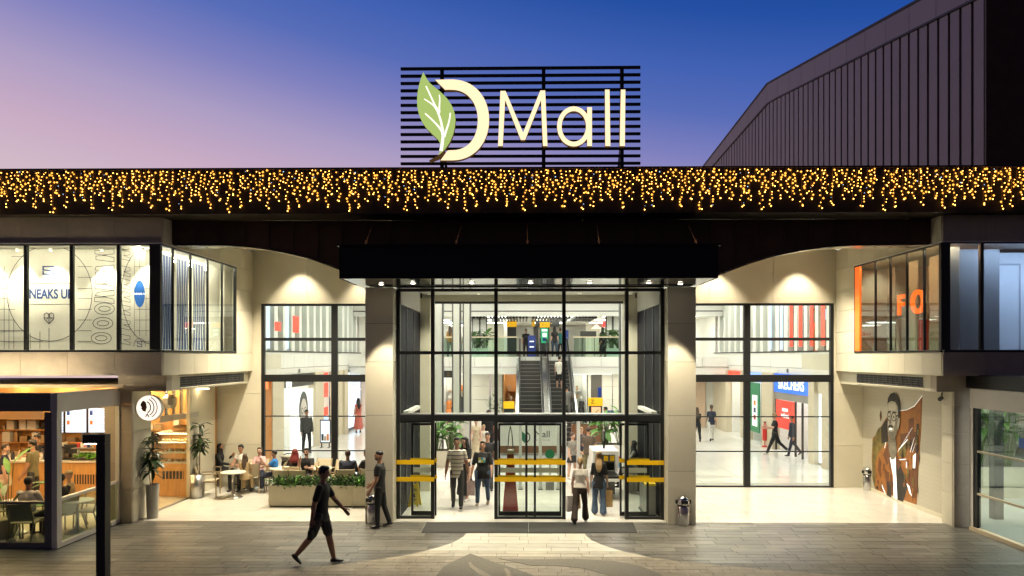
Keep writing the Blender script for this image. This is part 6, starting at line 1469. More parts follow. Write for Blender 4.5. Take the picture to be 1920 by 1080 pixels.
# stroller
sr = thing('stroller', 'black and grey folding stroller parked behind the boy in blue', 'stroller', P(537, 905, 22.4)); sr.location.z = .013
b = MB(); b.path([(-.22, -.3, .1), (-.2, .15, .75), (-.2, .3, 1.05), (-.1, .36, 1.1), (.1, .36, 1.1), (.2, .3, 1.05), (.2, .15, .75), (.22, -.3, .1)], .016); b.path([(-.22, .3, .1), (-.2, -.05, .6)], .016); b.path([(.22, .3, .1), (.2, -.05, .6)], .016); b.build('frame', BLACK, sr, False)
for x, y in ((-.22, -.3), (.22, -.3), (-.22, .3), (.22, .3)): MB().prism([(x, y + .1 * math.cos(2 * math.pi * k / 14), .1 + .1 * math.sin(2 * math.pi * k / 14)) for k in range(14)], (.03, 0, 0)).build('wheel', RUBB, sr, False)
MB().prism([(-.18, -.2, .45), (-.18, .1, .42), (-.18, .22, .95), (-.18, .17, .96), (-.18, .06, .5), (-.18, -.2, .5)], (.36, 0, 0)).build('seat', RUBB, sr, False); MB().prism([(-.19, .2, .9), (-.19, .12, 1.08), (-.19, -.1, 1.1), (-.19, -.12, 1.06), (-.19, .08, 1.0), (-.19, .17, .86)], (.38, 0, 0)).build('hood', mat('stroller_grey', (.35, .33, .28), .7), sr, False)
# ---------------------------------------------------------------- people
SK = {'tan': mat('skin_tan', (.42, .22, .13), .55), 'fair': mat('skin_fair', (.58, .36, .26), .55), 'dark': mat('skin_dark', (.30, .16, .10), .55)}
def cloth(n, c, **k): return mat('cloth_' + n, c, .8, var=.18, vscale=7, bump=.6, bscale=9, **k)
CB, CW_, CG, CDB = cloth('black', (.011, .011, .012)), cloth('white', (.70, .66, .58)), cloth('grey', (.22, .21, .19)), cloth('brown', (.045, .03, .022))
JEAN, CDG, NVY, CRE, PINK, BLU, OLV, REDC, TEAL = cloth('jean', (.05, .085, .14)), cloth('charcoal', (.045, .045, .042)), cloth('navy', (.02, .025, .05)), cloth('cream', (.62, .52, .36)), cloth('pink', (.70, .42, .42)), cloth('blue', (.02, .16, .48)), cloth('olive', (.16, .14, .07)), cloth('red', (.38, .07, .06)), cloth('teal', (.03, .2, .18))
TAUPE = cloth('taupe', (.10, .075, .055)); BEI = cloth('beige', (.45, .33, .17))
STRP = mat('cloth_striped', (.6, .56, .48), .8)
def stripes(m):
    t = m.node_tree; b = t.nodes['Principled BSDF']; tcn = t.nodes.new('ShaderNodeTexCoord'); sp = t.nodes.new('ShaderNodeSeparateXYZ'); t.links.new(tcn.outputs['Object'], sp.inputs[0])
    w = t.nodes.new('ShaderNodeMath'); w.operation = 'MODULO'; w.inputs[1].default_value = .105; t.links.new(sp.outputs['Z'], w.inputs[0])
    l = t.nodes.new('ShaderNodeMath'); l.operation = 'LESS_THAN'; l.inputs[1].default_value = .022; t.links.new(w.outputs[0], l.inputs[0])
    c = t.nodes.new('ShaderNodeMix'); c.data_type = 'RGBA'; c.inputs[6].default_value = (.60, .56, .46, 1); c.inputs[7].default_value = (.10, .10, .09, 1)
    t.links.new(l.outputs[0], c.inputs[0]); t.links.new(c.outputs[2], b.inputs['Base Color'])
stripes(STRP)
HB, HBR, HBL, HR = mat('hair_black', (.012, .010, .009), .5, var=.3, vscale=40), mat('hair_brown', (.06, .035, .02), .5, var=.3, vscale=40), mat('hair_blond', (.36, .24, .11), .5, var=.35, vscale=30), mat('hair_red', (.16, .02, .018), .5, var=.3, vscale=40)
SHB, SHW, SHT = mat('shoe_black', (.015, .015, .015), .4), mat('shoe_white', (.6, .58, .54), .5), mat('shoe_tan', (.30, .22, .14), .6)
EYE = mat('eye_dark', (.02, .015, .012), .3); LIP = mat('lip', (.36, .12, .09), .5)
PEND = []
class PB:
    """closed shapes with a material index each; later fused into one skin by a voxel remesh"""
    def __init__(s): s.v = []; s.f = []; s.m = []
    def loft(s, st, m, u=Vector((1, 0, 0)), n=14):
        o = len(s.v); k = len(st); d = (Vector(st[-1][0]) - Vector(st[0][0])).normalized(); u = (u - d * u.dot(d)).normalized(); w = d.cross(u)
        for c, rx, ry in st: s.v += [Vector(c) + u * rx * math.cos(2 * math.pi * i / n) + w * ry * math.sin(2 * math.pi * i / n) for i in range(n)]
        for j in range(k - 1): s.f += [(o + j * n + i, o + j * n + (i + 1) % n, o + (j + 1) * n + (i + 1) % n, o + (j + 1) * n + i) for i in range(n)]
        s.f += [tuple(o + i for i in reversed(range(n))), tuple(o + (k - 1) * n + i for i in range(n))]; s.m += [m] * ((k - 1) * n + 2)
    def limb(s, p0, p1, r0, r1, m, f0=0, f1=1, bulge=0):
        p0, p1 = Vector(p0), Vector(p1); st = []
        N_ = 6
        for i in range(N_ + 1):
            f = f0 + (f1 - f0) * i / N_; r = (r0 + (r1 - r0) * f) * (1 + bulge * math.sin(math.pi * f)); st.append((p0.lerp(p1, f), r, r))
        d = (p1 - p0).normalized(); s.loft([(st[0][0] - d * st[0][1] * .5, st[0][1] * .7, st[0][1] * .7)] + st + [(st[-1][0] + d * st[-1][1] * .5, st[-1][1] * .7, st[-1][1] * .7)], m, Vector((1, .01, .02)) if abs(d.x) < .9 else Vector((0, 1, 0)), 10)
    def ell(s, c, r, m, M=None):
        o = len(s.v); b = MB(); b.ellip((0, 0, 0), r, 12, 8); T = Matrix.Translation(c) @ (M or Matrix())
        s.v += [T @ Vector(q) for q in b.v]; s.f += [tuple(i + o for i in f) for f in b.f]; s.m += [m] * len(b.f)
def person(label, cat, loc, deg, H, top=CB, bottom=CDG, shoe=SHB, skin='tan', hair='short', hm=HB, fem=False, sleeve=.62, btype='pants', legs=((0, 4), (0, 4)), arms=((0, 8, 12), (0, 8, 12)), lean=0, yaw=0, nod=0, seat=None, vox=.014, wide=1.0, beard=None, name='person', fpitch=(0, 0), inn=(0, 0), hem=-.05, glasses=False):
    t = thing(name, label, cat, loc, R(deg))
    h = H; Mx = [SK[skin], top, bottom, shoe, EYE, LIP]; b = PB(); extra = MB()
    sp = Vector((0, math.sin(R(lean)), math.cos(R(lean)))); fw = Vector((0, math.cos(R(lean)), -math.sin(R(lean)))); ux = Vector((1, 0, 0))
    TL, SL = .245 * h, .245 * h
    def leg(i, root):
        a, k = legs[i][:2]; sp_ = legs[i][2] if len(legs[i]) > 2 else 2; s = -1 if i == 0 else 1
        hp = root + ux * s * .052 * h * wide
        d1 = Vector((s * math.sin(R(sp_)), math.sin(R(a)), -math.cos(R(a)))).normalized(); kn = hp + d1 * TL
        d2 = Vector((s * math.sin(R(sp_)) * .3, math.sin(R(a - k)), -math.cos(R(a - k)))).normalized(); an = kn + d2 * SL
        fp = R(fpitch[i]); ff = Vector((0, math.cos(fp), -math.sin(fp))); fd = Vector((0, -math.sin(fp), -math.cos(fp)))
        return hp, kn, an, ff, fd
    root = Vector((0, 0, 0)); low = 1e9
    for i in (0, 1):
        hp, kn, an, ff, fd = leg(i, root)
        for q in (an + fd * .044 * h - ff * .03 * h, an + fd * .044 * h + ff * .105 * h): low = min(low, q.z)
    root = Vector((0, 0, -low)) if seat is None else Vector((0, 0, seat + .055 * h))
    J = {}
    for i in (0, 1):
        hp, kn, an, ff, fd = leg(i, root); J['a%d' % i] = an
        pm_ = 2 if btype in ('pants', 'flare') else 0
        lo = 1.12 if btype in ('pants', 'flare') else 1.0
        thigh_m = 2 if btype in ('pants', 'flare', 'shorts') else 0
        kf = .062 if fem else .056
        b.limb(hp + Vector((0, 0, .01)), kn, kf * h * wide, .040 * h * (lo if thigh_m == 2 else 1), thigh_m if btype != 'shorts' else 2, 0, 1)
        if btype == 'shorts': b.limb(hp, kn, .062 * h, .050 * h, 2, .1, .9)
        r1 = .024 * h if pm_ == 0 else (.034 * h if btype == 'pants' else .058 * h)
        b.limb(kn, an, .037 * h * (1 if btype == 'shorts' or pm_ == 0 else 1.06), r1, pm_, -.02, 1 if pm_ == 0 else .96, .10 if pm_ == 0 else 0)
        if pm_: b.limb(kn, an, .022 * h, .022 * h, 0, .8, 1)
        c0 = an + fd * .022 * h - ff * .012 * h; c1 = an + fd * .03 * h + ff * .085 * h
        b.loft([(c0 - ff * .024 * h, .018 * h, .014 * h), (c0, .026 * h, .022 * h), (c0.lerp(c1, .5), .028 * h, .019 * h), (c1, .027 * h, .013 * h), (c1 + ff * .018 * h, .016 * h, .009 * h)], 3)
        b.limb(an, an + fd * .02 * h, .024 * h, .026 * h, 3 if btype != 'x' else 0)
    def sp_at(f): return root + sp * f * h
    if fem: tor = [(-.065, .070, .058), (-.02, .096, .068), (.03, .092, .064), (.10, .070, .052), (.18, .078, .060), (.235, .084, .066), (.275, .081, .050), (.305, .062, .040), (.325, .036, .032)]
    else: tor = [(-.065, .068, .058), (-.02, .088, .064), (.03, .086, .062), (.10, .082, .058), (.18, .094, .066), (.245, .099, .066), (.28, .095, .054), (.308, .070, .042), (.328, .038, .034)]
    b.loft([(sp_at(f), rx * h * wide, ry * h * wide) for f, rx, ry in tor if f <= .12], 2 if btype not in ('dress',) else 1, ux, 18)
    hr = [q for q in tor if q[0] == -.02][0]
    low_ = [(hem, hr[1] * 1.03, hr[2] * 1.04)] + ([(-.02, hr[1], hr[2])] if hem < -.03 else [])
    b.loft([(sp_at(f), rx * h * 1.08 * wide, ry * h * 1.12 * wide) for f, rx, ry in low_ + [q for q in tor if q[0] > max(hem, -.02) + .005 and q[0] < .31]] + [(sp_at(.318), .042 * h, .036 * h)], 1, ux, 18)
    if btype == 'skirt': b.loft([(sp_at(.06), .085 * h, .062 * h), (sp_at(-.02), .105 * h, .08 * h), (sp_at(-.16), .135 * h, .11 * h)], 2, ux, 18)
    if btype == 'longskirt': b.loft([(sp_at(.06), .085 * h, .062 * h), (sp_at(-.05), .105 * h, .08 * h), (sp_at(-.25), .12 * h, .10 * h), (sp_at(-.43), .145 * h, .13 * h)], 2, ux, 18)
    if btype == 'dress': b.loft([(sp_at(.1), .075 * h, .058 * h), (sp_at(-.03), .105 * h, .08 * h), (sp_at(-.25), .125 * h, .10 * h), (sp_at(-.42), .15 * h, .13 * h)], 1, ux, 18)
    if seat is not None and btype in ('skirt', 'longskirt', 'dress'): pass
    # neck and head
    nk = sp_at(.315); hc = sp_at(.375) + fw * .012 * h + sp * .052 * h
    b.limb(nk, hc, .033 * h if not fem else .028 * h, .031 * h if not fem else .026 * h, 0, 0, .8)
    HM = Matrix.Rotation(R(yaw), 4, 'Z') @ Matrix.Rotation(-R(nod) - R(lean), 4, 'X')
    hd = lambda x, y, z: hc + HM @ Vector((x * h, y * h, z * h))
    hs = h / h
    b.ell(hc, (.0455 * h, .056 * h, .066 * h), 0, HM); b.ell(hd(0, .012, -.032), (.034 * h, .038 * h, .034 * h), 0, HM); b.ell(hd(0, .054, -.008), (.009 * h, .013 * h, .015 * h), 0, HM)
    for s in (-1, 1):
        b.ell(hd(s * .044, -.004, -.006), (.006 * h, .012 * h, .017 * h), 0, HM)
        extra.cm = 4; extra.ellip((0, 0, 0), (.0085 * h, .004 * h, .0055 * h), 8, 5, Matrix.Translation(hd(s * .018, .048, .006)) @ HM)
        extra.ellip((0, 0, 0), (.012 * h, .004 * h, .0028 * h), 8, 5, Matrix.Translation(hd(s * .019, .0485, .018)) @ HM)
        if glasses: extra.ellip((0, 0, 0), (.016 * h, .006 * h, .011 * h), 10, 6, Matrix.Translation(hd(s * .019, .053, .004)) @ HM)
    extra.cm = 5; extra.ellip((0, 0, 0), (.013 * h, .004 * h, .0045 * h), 8, 5, Matrix.Translation(hd(0, .0475, -.036)) @ HM)
    # arms and hands
    for i in (0, 1):
        s = -1 if i == 0 else 1; p, ab, e = arms[i]
        shw = (.084 if fem else .098) * wide
        S_ = sp_at(.283) + ux * s * shw * h
        d1 = Vector((s * math.sin(R(ab)), math.sin(R(p)) * math.cos(R(ab)), -math.cos(R(p)) * math.cos(R(ab)))).normalized(); E_ = S_ + d1 * .172 * h
        fx = s * math.sin(R(ab)) * .5 - s * math.sin(R(inn[i])); cxx = math.sqrt(max(.05, 1 - fx * fx))
        d2 = Vector((fx, math.sin(R(p + e)) * cxx, -math.cos(R(p + e)) * cxx)).normalized(); W_ = E_ + d2 * .148 * h
        ar = .9 if fem else 1.0
        b.limb(S_, E_, .034 * h * ar, .027 * h * ar, 0, 0, 1); b.limb(E_, W_, .027 * h * ar, .018 * h * ar, 0, 0, 1, .06)
        if sleeve > 0:
            b.limb(S_ - d1 * .012 * h, E_, .039 * h * ar * wide, .037 * h * ar, 1, 0, min(sleeve, 1.0))
            if sleeve > 1: b.limb(E_, W_, .036 * h * ar, .027 * h * ar, 1, -.05, sleeve - 1)
        J['w%d' % i] = W_
        side = Vector((0, 1, 0)) - d2 * d2.y if abs(d2.y) < .85 else Vector((0, 0, 1)) - d2 * d2.z
        side.normalize(); nrm = d2.cross(side)
        b.loft([(W_ - d2 * .01 * h, .017 * h, .013 * h), (W_ + d2 * .018 * h, .021 * h, .012 * h), (W_ + d2 * .048 * h, .022 * h, .011 * h), (W_ + d2 * .056 * h, .018 * h, .009 * h)], 0, side, 10)
        J['h%d' % i] = W_ + d2 * .06 * h
        extra.cm = 0
        curl = nrm * (-s) * .3
        for k, (o_, l) in enumerate(((.015, .038), (.005, .044), (-.005, .041), (-.014, .032))):
            p0 = W_ + d2 * .05 * h + side * o_ * h; p1 = p0 + (d2 + curl * .6).normalized() * l * .55 * h; p2 = p1 + (d2 + curl * 2.2).normalized() * l * .5 * h
            extra.tube(p0, p1, .0058 * h, .0052 * h, 6); extra.tube(p1, p2, .0052 * h, .004 * h, 6)
        p0 = W_ + d2 * .015 * h + side * .017 * h; p1 = p0 + (d2 + side * .7).normalized() * .026 * h; p2 = p1 + (d2 + side * .15).normalized() * .02 * h
        extra.tube(p0, p1, .0068 * h, .006 * h, 6); extra.tube(p1, p2, .006 * h, .0045 * h, 6)
    # hair
    hb_ = PB(); he = lambda x, y, z, rx, ry, rz: hb_.ell(hd(x, y, z), (rx * h, ry * h, rz * h), 0, HM)
    hmt = hm
    if hair in ('short', 'long', 'bun', 'pony', 'fade'):
        he(0, -.012, .017, .0505, .057, .060); he(0, .012, .049, .042, .044, .023)
        if hair == 'fade': hb_ = PB(); he(0, -.006, .030, .047, .056, .044)
        for s in (-1, 1):
            if hair != 'fade': he(s * .036, -.005, .012, .012, .03, .03)
    if hair == 'long':
        he(0, -.03, -.02, .046, .036, .06)
        hb_.loft([(hd(0, -.028, .01), .046 * h, .030 * h), (hd(0, -.036, -.06), .05 * h, .028 * h), (sp_at(.29) - fw * .062 * h, .056 * h, .024 * h), (sp_at(.22) - fw * .078 * h, .046 * h, .018 * h), (sp_at(.17) - fw * .075 * h, .022 * h, .010 * h)], 0, ux, 12)
        for s in (-1, 1): hb_.limb(hd(s * .040, .002, .0), sp_at(.265) + ux * s * .055 * h + fw * .02 * h, .018 * h, .016 * h, 0)
    if hair == 'pony': he(0, -.06, .01, .016, .018, .018); hb_.limb(hd(0, -.066, .01), hd(0, -.075, -.11), .018 * h, .008 * h, 0)
    if hair == 'bun': he(0, -.04, .055, .022, .022, .022)
    if hair == 'mass':
        he(0, -.012, .016, .052, .056, .058); hb_.loft([(hd(0, -.012, .02), .054 * h, .056 * h), (hd(0, -.014, -.05), .072 * h, .056 * h), (sp_at(.28) - fw * .03 * h, .09 * h, .06 * h), (sp_at(.24) - fw * .04 * h, .085 * h, .05 * h)], 0, ux, 14)
    if hair == 'scarf':
        he(0, -.010, .010, .053, .058, .064); hb_.loft([(hd(0, -.004, -.02), .052 * h, .052 * h), (hd(0, -.004, -.075), .050 * h, .052 * h), (sp_at(.30), .078 * h, .06 * h), (sp_at(.255), .105 * h, .078 * h), (sp_at(.20), .10 * h, .078 * h)], 0, ux, 14)
    if hair == 'cap': he(0, -.006, .03, .049, .058, .042); he(0, .05, .022, .034, .034, .006)
    if beard: he(0, .018, -.042, .036, .038, .026)
    PEND.append((t, b, Mx, extra, vox, 'body'))
    if hb_.v: PEND.append((t, hb_, [hmt], None, min(vox, .012), 'headscarf' if hair == 'scarf' else ('cap' if hair == 'cap' else 'hair')))
    rotm = Matrix.Translation(loc) @ Matrix.Rotation(R(deg), 4, 'Z')
    t['_'] = 0; del t['_']
    J = {k: rotm @ v for k, v in J.items()}; J['t'] = t; J['z'] = root.z
    return J
def PGH(px, pf, ph): q = G(px, pf, .012); return q, (pf - ph) * q.y / F
WK = dict(legs=((24, 6), (-20, 22)), fpitch=(-8, 34), arms=((-22, 7, 14), (24, 7, 26)))
WK2 = dict(legs=((-18, 22), (22, 6)), fpitch=(32, -8), arms=((22, 7, 24), (-20, 7, 14)))
ST = dict(legs=((3, 4, 4), (-3, 4, 4)))
SIT = dict(seat=.46, legs=((84, 84, 6), (84, 84, 6)), arms=((32, 8, 60), (32, 8, 60)), inn=(20, 20))
def paper_bag(loc, deg, w, d, h, m, label, hm=None):
    t = thing('shopping_bag', label, 'bag', (loc[0], loc[1], loc[2] - h - .10), R(deg))
    b = MB(); b.add([(-w / 2, -d / 2, 0), (w / 2, -d / 2, 0), (w / 2, d / 2, 0), (-w / 2, d / 2, 0), (-w / 2 * .98, -d / 2 * .8, h), (w / 2, -d / 2 * .7, h * .98), (w / 2 * .98, d / 2 * .8, h), (-w / 2, d / 2 * .7, h * .99), (0, -d / 2 * 1.1, h * .5), (0, d / 2 * 1.1, h * .5)], [(0, 3, 2, 1), (0, 1, 8), (1, 5, 8), (5, 4, 8), (4, 0, 8), (2, 3, 9), (3, 7, 9), (7, 6, 9), (6, 2, 9), (1, 2, 6, 5), (3, 0, 4, 7)]); b.build('bag_body', m, t, False)
    for y in (-d * .3, d * .3): MB().path([(-w * .2, y, h - .02), (-w * .08, y * .4, h + .11), (w * .08, y * .4, h + .11), (w * .2, y, h - .02)], .004, 5).build('handle', hm or m, t, False)
KRAFT = mat('kraft_paper', (.40, .26, .11), .7, var=.2, vscale=8, bump=.4, bscale=10); WBAG = mat('white_bag', (.62, .58, .54), .5, var=.1)

q, h = PGH(602, 1057, 876); J = person('man in black tee and dark shorts striding across the paving', 'person', q, -92, h, CB, CDG, SHB, 'dark', 'short', HB, btype='shorts', legs=((15, 3), (-20, 20)), fpitch=(-4, 42), arms=((30, 8, 12), (-16, 7, 8)), lean=3, vox=.012, hem=-.075, sleeve=.75)
paper_bag(J['h1'], -92, .20, .10, .18, mat('dark_bag', (.02, .02, .02), .6), 'small dark bag swinging from the walking man')
q, h = PGH(712, 989, 849); person('man in black tee and trousers beside the chrome bin', 'person', q, 88, h, CB, CB, SHB, 'tan', 'fade', HB, legs=((4, 4), (-9, 10)), fpitch=(0, 12), arms=((6, 8, 24), (10, 8, 40)), lean=0, nod=-4, beard=True, vox=.012, wide=1.06)
q, h = PGH(857, 954, 825); person('man in striped tee and grey jeans coming out of the doors', 'person', q, 182, h, STRP, CDG, SHB, 'dark', 'short', HB, vox=.012, legs=((14, 4), (-10, 16)), fpitch=(-6, 24), arms=((-6, 14, 8), (10, 14, 14)), nod=-6, hem=-.08)
q, h = PGH(905, 948, 832); J = person('woman in loose black printed tee and blue jeans at the doors', 'person', q, 176, h, CB, JEAN, SHT, 'tan', 'bun', HB, fem=True, wide=1.22, vox=.012, legs=((-8, 14), (12, 4)), fpitch=(20, -6), arms=((14, 14, 30), (4, 16, 14)), nod=-14, hem=-.10, sleeve=.95)
q2 = (0, h * .118, J['z'] + .205 * h)
for i, (c, dx, dz) in enumerate((((.5, .6, .6), -.11, .05), ((.05, .25, .35), .0, .05), ((.35, .3, .05), .1, .05), ((.1, .35, .3), -.11, -.05), ((.45, .4, .08), .0, -.05), ((.6, .65, .6), .1, -.05))): MB().box(dx * .62 - .030, dx * .62 + .030, q2[1] - .03, q2[1], q2[2] + dz * .7 - .032, q2[2] + dz * .7 + .032).build('printed_patch', mat('print_%d' % i, c, .6), J['t'], False)
paper_bag(J['h1'] + Vector((0, 0, 0)), 176, .22, .12, .40, mat('plastic_bag', (.55, .42, .40), .4, var=.2), 'thin pale plastic bag carried by the woman in jeans', WBAG)
q, h = PGH(872, 938, 822); person('dark-haired woman in black dress behind the striped man', 'person', q, 160, h, CB, CB, SHW, 'fair', 'long', HB, fem=True, btype='longskirt', vox=.014, legs=((10, 4), (-8, 10)), arms=((20, 6, 70), (10, 8, 30)), yaw=-25, sleeve=.8)
q, h = PGH(914, 918, 811); person('man in black tee behind the woman in jeans', 'person', q, 185, h, CB, CDG, SHB, 'tan', 'fade', HB, vox=.014, **WK)
q, h = PGH(893, 866, 787); person('woman in cream dress inside the hall', 'person', q, 185, h, CRE, CRE, SHW, 'fair', 'short', HBL, fem=True, btype='dress', vox=.018, legs=((6, 4), (-6, 8)), arms=((10, 8, 50), (20, 10, 40)), sleeve=.3)
q, h = PGH(868, 862, 780); person('person in white tee behind the broad leaves', 'person', q, 180, h, CW_, BEI, SHW, 'tan', 'short', HB, vox=.018, **ST)
q, h = PGH(907, 864, 798); person('small child in white beside the cream dress', 'person', q, 170, h, CW_, CW_, SHW, 'fair', 'short', HBL, vox=.016, **ST)
q, h = PGH(916, 858, 771); person('man in black shirt seen from inside the hall crowd', 'person', q, 180, h, CB, CB, SHB, 'tan', 'short', HB, vox=.018, wide=1.1, **ST)
q, h = PGH(850, 850, 766); person('man in brown tee at the back of the crowd', 'person', q, 165, h, TAUPE, CDG, SHB, 'tan', 'short', HB, vox=.02, **ST)
q, h = PGH(1088, 981, 861); J = person('blond woman in white tee and brown trousers walking in', 'person', q, -12, h, CW_, CDB, SHB, 'fair', 'pony', HBL, fem=True, btype='flare', vox=.012, legs=((-16, 14, 3), (16, 4, 3)), fpitch=(26, 0), arms=((8, 12, 16), (-10, 12, 10)), hem=.03, sleeve=.5)
paper_bag(J['h0'], 20, .30, .12, .38, WBAG, 'white carrier bag on the arm of the woman in white tee'); paper_bag(J['h0'] + Vector((.10, .12, -.02)), 20, .22, .11, .32, KRAFT, 'kraft bag beside the white carrier bag')
q, h = PGH(1123, 966, 850); J = person('blond woman in black off-shoulder top and jeans walking in', 'person', q, -6, h, CB, JEAN, SHT, 'fair', 'long', HBL, fem=True, btype='flare', vox=.012, legs=((4, 3, 3), (-4, 8, 3)), arms=((10, 8, 40), (6, 12, 14)), hem=-.09, sleeve=.9)
paper_bag(J['h1'], 8, .24, .13, .44, KRAFT, 'tall kraft paper bag held by the woman in black top'); paper_bag(J['h1'] + Vector((-.13, .05, -.02)), 8, .2, .1, .34, WBAG, 'white and red bag behind the tall kraft bag')
q, h = PGH(1073, 898, 814); person('girl in grey tee and black skirt near the detectors', 'person', q, -150, h, CG, CB, SHW, 'fair', 'bun', HBR, fem=True, btype='skirt', vox=.014, arms=((20, 6, 50), (6, 8, 20)), yaw=30, **ST)
q, h = PGH(1103, 896, 803); person('man in brown tee seen from behind at the detectors', 'person', q, -20, h, TAUPE, OLV, SHB, 'tan', 'short', HBR, vox=.014, arms=((16, 6, 60), (16, 6, 60)), wide=1.08, **ST)
q, h = PGH(1090, 880, 803); person('blond person half hidden behind the man in brown', 'person', q, 170, h, NVY, CDG, SHB, 'fair', 'short', HBL, vox=.016, **ST)
q = G(1188, 930, .012); q.y = 21.9; q.x = XW(1189, 21.9)
person('guard in grey top and black headscarf on a stool', 'person', (q.x, q.y, .012), 75, 1.66, CG, CB, SHB, 'fair', 'scarf', CB, fem=True, vox=.014, seat=.72, legs=((70, 60, 4), (78, 66, 4)), arms=((30, 8, 50), (30, 8, 50)), sleeve=1.9, inn=(20, 20))
sto = thing('guard_stool', 'dark swivel stool under the seated guard', 'stool', (q.x, q.y, .012)); MB().lathe([(.2, .66), (.22, .68), (.22, .73), (.18, .75)], n=20).build('seat', RUBB, sto, False); MB().tube((0, 0, .08), (0, 0, .66), .03).build('column', STEEL, sto, False)
for k in range(5): MB().tube((0, 0, .08), (.28 * math.cos(k * 1.257), .28 * math.sin(k * 1.257), .05), .02, .015).build('leg', STEEL, sto, False)
# cafe terrace
def sitter(label, loc, deg, H, **k):
    d = dict(SIT); d.update(k); person(label, 'person', (loc[0], loc[1], .013 if len(loc) < 3 else loc[2]), deg, H, **d)
p = g(412, 912); sitter('woman in black robe and headscarf seated at the cafe wall', p, -95, 1.68, top=CB, bottom=CB, skin='tan', hair='scarf', hm=CB, fem=True, sleeve=1.95, arms=((40, 6, 95), (30, 8, 50)), yaw=-8)
p = PF(452, 905, 22.55); sitter('dark-haired woman in white top seated against the wall', p, 175, 1.72, top=CW_, bottom=CB, hair='bun', hm=HB, fem=True, sleeve=.3)
p = PF(459, 905, 21.65); sitter('long-haired girl seated with her back to the viewer', p, 5, 1.42, top=BEI, bottom=BEI, hair='long', hm=HBR, fem=True)
p = PF(487, 905, 22.45); sitter('girl in white and pink tee seated facing out', p, 185, 1.60, top=PINK, bottom=NVY, skin='fair', hair='short', hm=HBR, fem=True, nod=-10)
p = PF(515, 905, 22.15); sitter('boy in blue tee seated in profile', p, 100, 1.5, top=BLU, bottom=NVY, shoe=SHW, skin='dark', hair='short', hm=HB, arms=((50, 6, 90), (40, 6, 70)))
p = PF(553, 905, 21.75); sitter('person with thick dark red hair seated turned away', p, 5, 1.68, top=CB, bottom=CB, hair='mass', hm=HR, fem=True)
p = PF(575, 905, 21.75); sitter('man in sunglasses and black tee with hand to his face', p, 180, 1.72, top=CB, bottom=CDG, skin='fair', hair='short', hm=HB, arms=((35, 10, 70), (48, 4, 112)), beard=True, glasses=True, vox=.012)
p = PF(652, 905, 21.2); sitter('man in dark shirt seated with his back turned', p, 4, 1.74, top=NVY, bottom=CDG, hair='short', hm=HBR, sleeve=1.6, wide=1.1)
p = PF(688, 905, 21.5); sitter('person in dark top almost hidden behind the column', p, 60, 1.7, top=CB, bottom=CDG, hair='short', hm=HB)
# pavilion and bar
p = (XW(50, 16.2), 16.25, .03); sitter('man in white tee seated with his back turned in the pavilion', p, 4, 1.74, top=CW_, bottom=CDG, hair='short', hm=HB, wide=1.08)
p = (XW(114, 16.75), 16.75, .03); sitter('dark-haired man in black behind the pavilion glass', p, 70, 1.74, top=CB, bottom=CDG, hair='short', hm=HB, beard=True)
p = (XW(130, 17.3), 17.3, .03); sitter('person in beige top and cap behind the pavilion glass', p, 100, 1.72, top=BEI, bottom=CRE, skin='fair', hair='cap', hm=BEI, fem=True)
p = P(62, 930, 19.6); person('bearded man in olive tee standing at the bar', 'person', (p.x, 19.6, .02), 100, 1.84, OLV, CDG, SHW, 'tan', 'short', HB, vox=.014, arms=((8, 8, 20), (12, 8, 30)), beard=True, **ST)
p = P(8, 930, 19.5); person('person in navy tee and pale skirt at the bar', 'person', (p.x, 19.5, .02), -60, 1.74, NVY, CRE, SHW, 'fair', 'short', HBR, fem=True, btype='skirt', vox=.014, **ST)
p = P(70, 800, 21.6); person('barista in black behind the bar counter', 'person', (p.x, 21.6, .02), 170, 1.76, CB, CB, SHB, 'tan', 'short', HB, vox=.016, arms=((30, 8, 60), (30, 8, 60)))
# hall people
q, h = PGH(575, 849, 770); person('man in grey shirt and dark trousers standing before the face poster', 'person', q, -150, h, CDG, CB, SHB, 'tan', 'short', HB, vox=.016, sleeve=1.9, **ST)
q, h = PGH(672, 811, 748); person('woman in long coral dress at the blue light box', 'person', q, 30, h, cloth('coral', (.50, .13, .10)), REDC, SHB, 'fair', 'long', HB, fem=True, btype='dress', vox=.02, sleeve=.2, arms=((5, 8, 20), (10, 8, 60)))
q, h = PGH(1334, 827, 760); person('woman in navy tee and white trousers walking away down the walkway', 'person', q, -5, h, NVY, CW_, SHB, 'tan', 'pony', HBR, fem=True, vox=.018, **WK2)
q, h = PGH(1307, 828, 764); person('woman in black at the column edge in the walkway', 'person', q, -8, h, CB, CB, SHB, 'tan', 'long', HBR, fem=True, vox=.02, **WK)
q, h = PGH(1453, 852, 774); person('person in black tee striding past the red poster', 'person', q, 85, h, CB, CB, SHW, 'fair', 'short', HBL, vox=.016, arms=((30, 6, 80), (20, 6, 70)), legs=((26, 4), (-28, 20)), fpitch=(-6, 40), fem=True)
q, h = PGH(1486, 855, 781); person('person in dark hoodie walking behind by the shoe shelves', 'person', q, 95, h, NVY, NVY, SHB, 'tan', 'short', HB, vox=.016, sleeve=1.9, legs=((18, 4), (-20, 18)), fpitch=(-6, 34))
p = P(1049, 732, 37.6); person('man in white tee and black shorts riding the escalator', 'person', (XW(1049, 37.6), 37.6, 2.44), -5, 1.72, CW_, CB, SHB, 'fair', 'short', HB, btype='shorts', vox=.02, arms=((5, 8, 12), (40, 20, 30)), **ST)
person('person in grey tee low on the escalator', 'person', (XW(1063, 35.2), 35.2, 1.0), -5, 1.72, CG, CG, SHB, 'tan', 'short', HB, vox=.02, arms=((5, 8, 12), (40, 20, 30)), **ST)
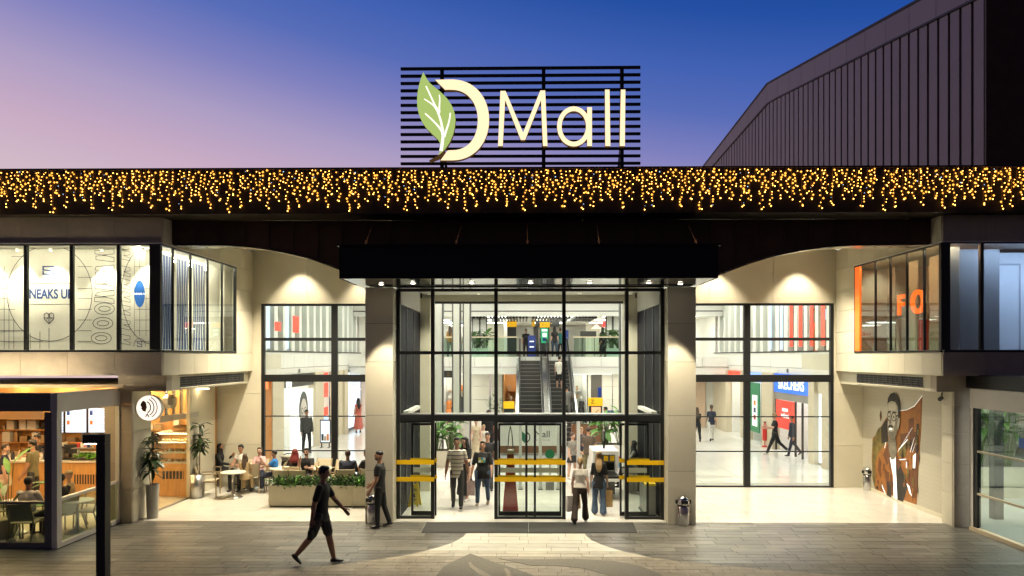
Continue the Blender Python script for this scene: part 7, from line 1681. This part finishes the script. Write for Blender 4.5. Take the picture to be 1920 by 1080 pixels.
person('woman with long dark hair stepping off the escalator upstairs', 'person', (XW(1040, 41.6), 41.6, Z2), 0, 1.72, CB, JEAN, SHB, 'fair', 'long', HB, fem=True, vox=.02, **ST)
person('person in teal top beside the blue totem upstairs', 'person', (XW(1051, 42.2), 42.2, Z2), 10, 1.66, TEAL, CB, SHB, 'tan', 'short', HBR, vox=.02, **ST)
person('dark figure waiting beside the wide blue board upstairs', 'person', (XW(986, 43), 43, Z2), 170, 1.64, CB, CB, SHB, 'tan', 'short', HB, vox=.02, **ST)
person('woman in orange top at the upstairs railing, seen between fins', 'person', (XW(844, 41), 41, Z2), 0, 1.74, cloth('ochre', (.40, .20, .06)), CG, SHB, 'tan', 'long', HBR, fem=True, vox=.02, **ST)
person('figure in long black robe at the upstairs railing', 'person', (XW(1130, 41.2), 41.2, Z2), 30, 1.66, CB, CB, SHB, 'tan', 'scarf', CB, fem=True, btype='dress', sleeve=1.9, vox=.02, **ST)
person('person in black behind the shop front beyond the fins', 'person', (XW(865, 43.4), 43.4, .02), 20, 1.7, NVY, CW_, SHW, 'fair', 'long', HB, fem=True, vox=.022, **ST)
person('shopper in grey near the yellow Z totem', 'person', (XW(1136, 34.5), 34.5, .013), 80, 1.72, CG, CDG, SHB, 'tan', 'short', HB, vox=.02, **ST)

# fuse every figure into one continuous skin
tmp = []
for t, b, Mx, extra, vox, nm in PEND:
    me = bpy.data.meshes.new('raw'); me.from_pydata([tuple(q) for q in b.v], [], b.f); o = bpy.data.objects.new('raw', me); COL.objects.link(o)
    m1 = o.modifiers.new('r', 'REMESH'); m1.mode = 'VOXEL'; m1.voxel_size = vox; m1.use_smooth_shade = True
    m2 = o.modifiers.new('s', 'SMOOTH'); m2.factor = .5; m2.iterations = 3
    tmp.append(o)
dg = bpy.context.evaluated_depsgraph_get()
for (t, b, Mx, extra, vox, nm), o in zip(PEND, tmp):
    me = bpy.data.meshes.new_from_object(o.evaluated_get(dg))
    for m in Mx: me.materials.append(m)
    if len(Mx) > 1:
        bv = BVHTree.FromPolygons(b.v, b.f)
        me.polygons.foreach_set('material_index', [b.m[bv.find_nearest(p.center)[2]] for p in me.polygons])
    if extra is not None and extra.v:
        bm = bmesh.new(); bm.from_mesh(me); ex = extra.mesh('x', Mx); bm.from_mesh(ex); bm.to_mesh(me); bm.free(); bpy.data.meshes.remove(ex)
    me.polygons.foreach_set('use_smooth', [True] * len(me.polygons)); me.name = nm
    link(nm, me, t)
for o in tmp: m = o.data; bpy.data.objects.remove(o); bpy.data.meshes.remove(m)
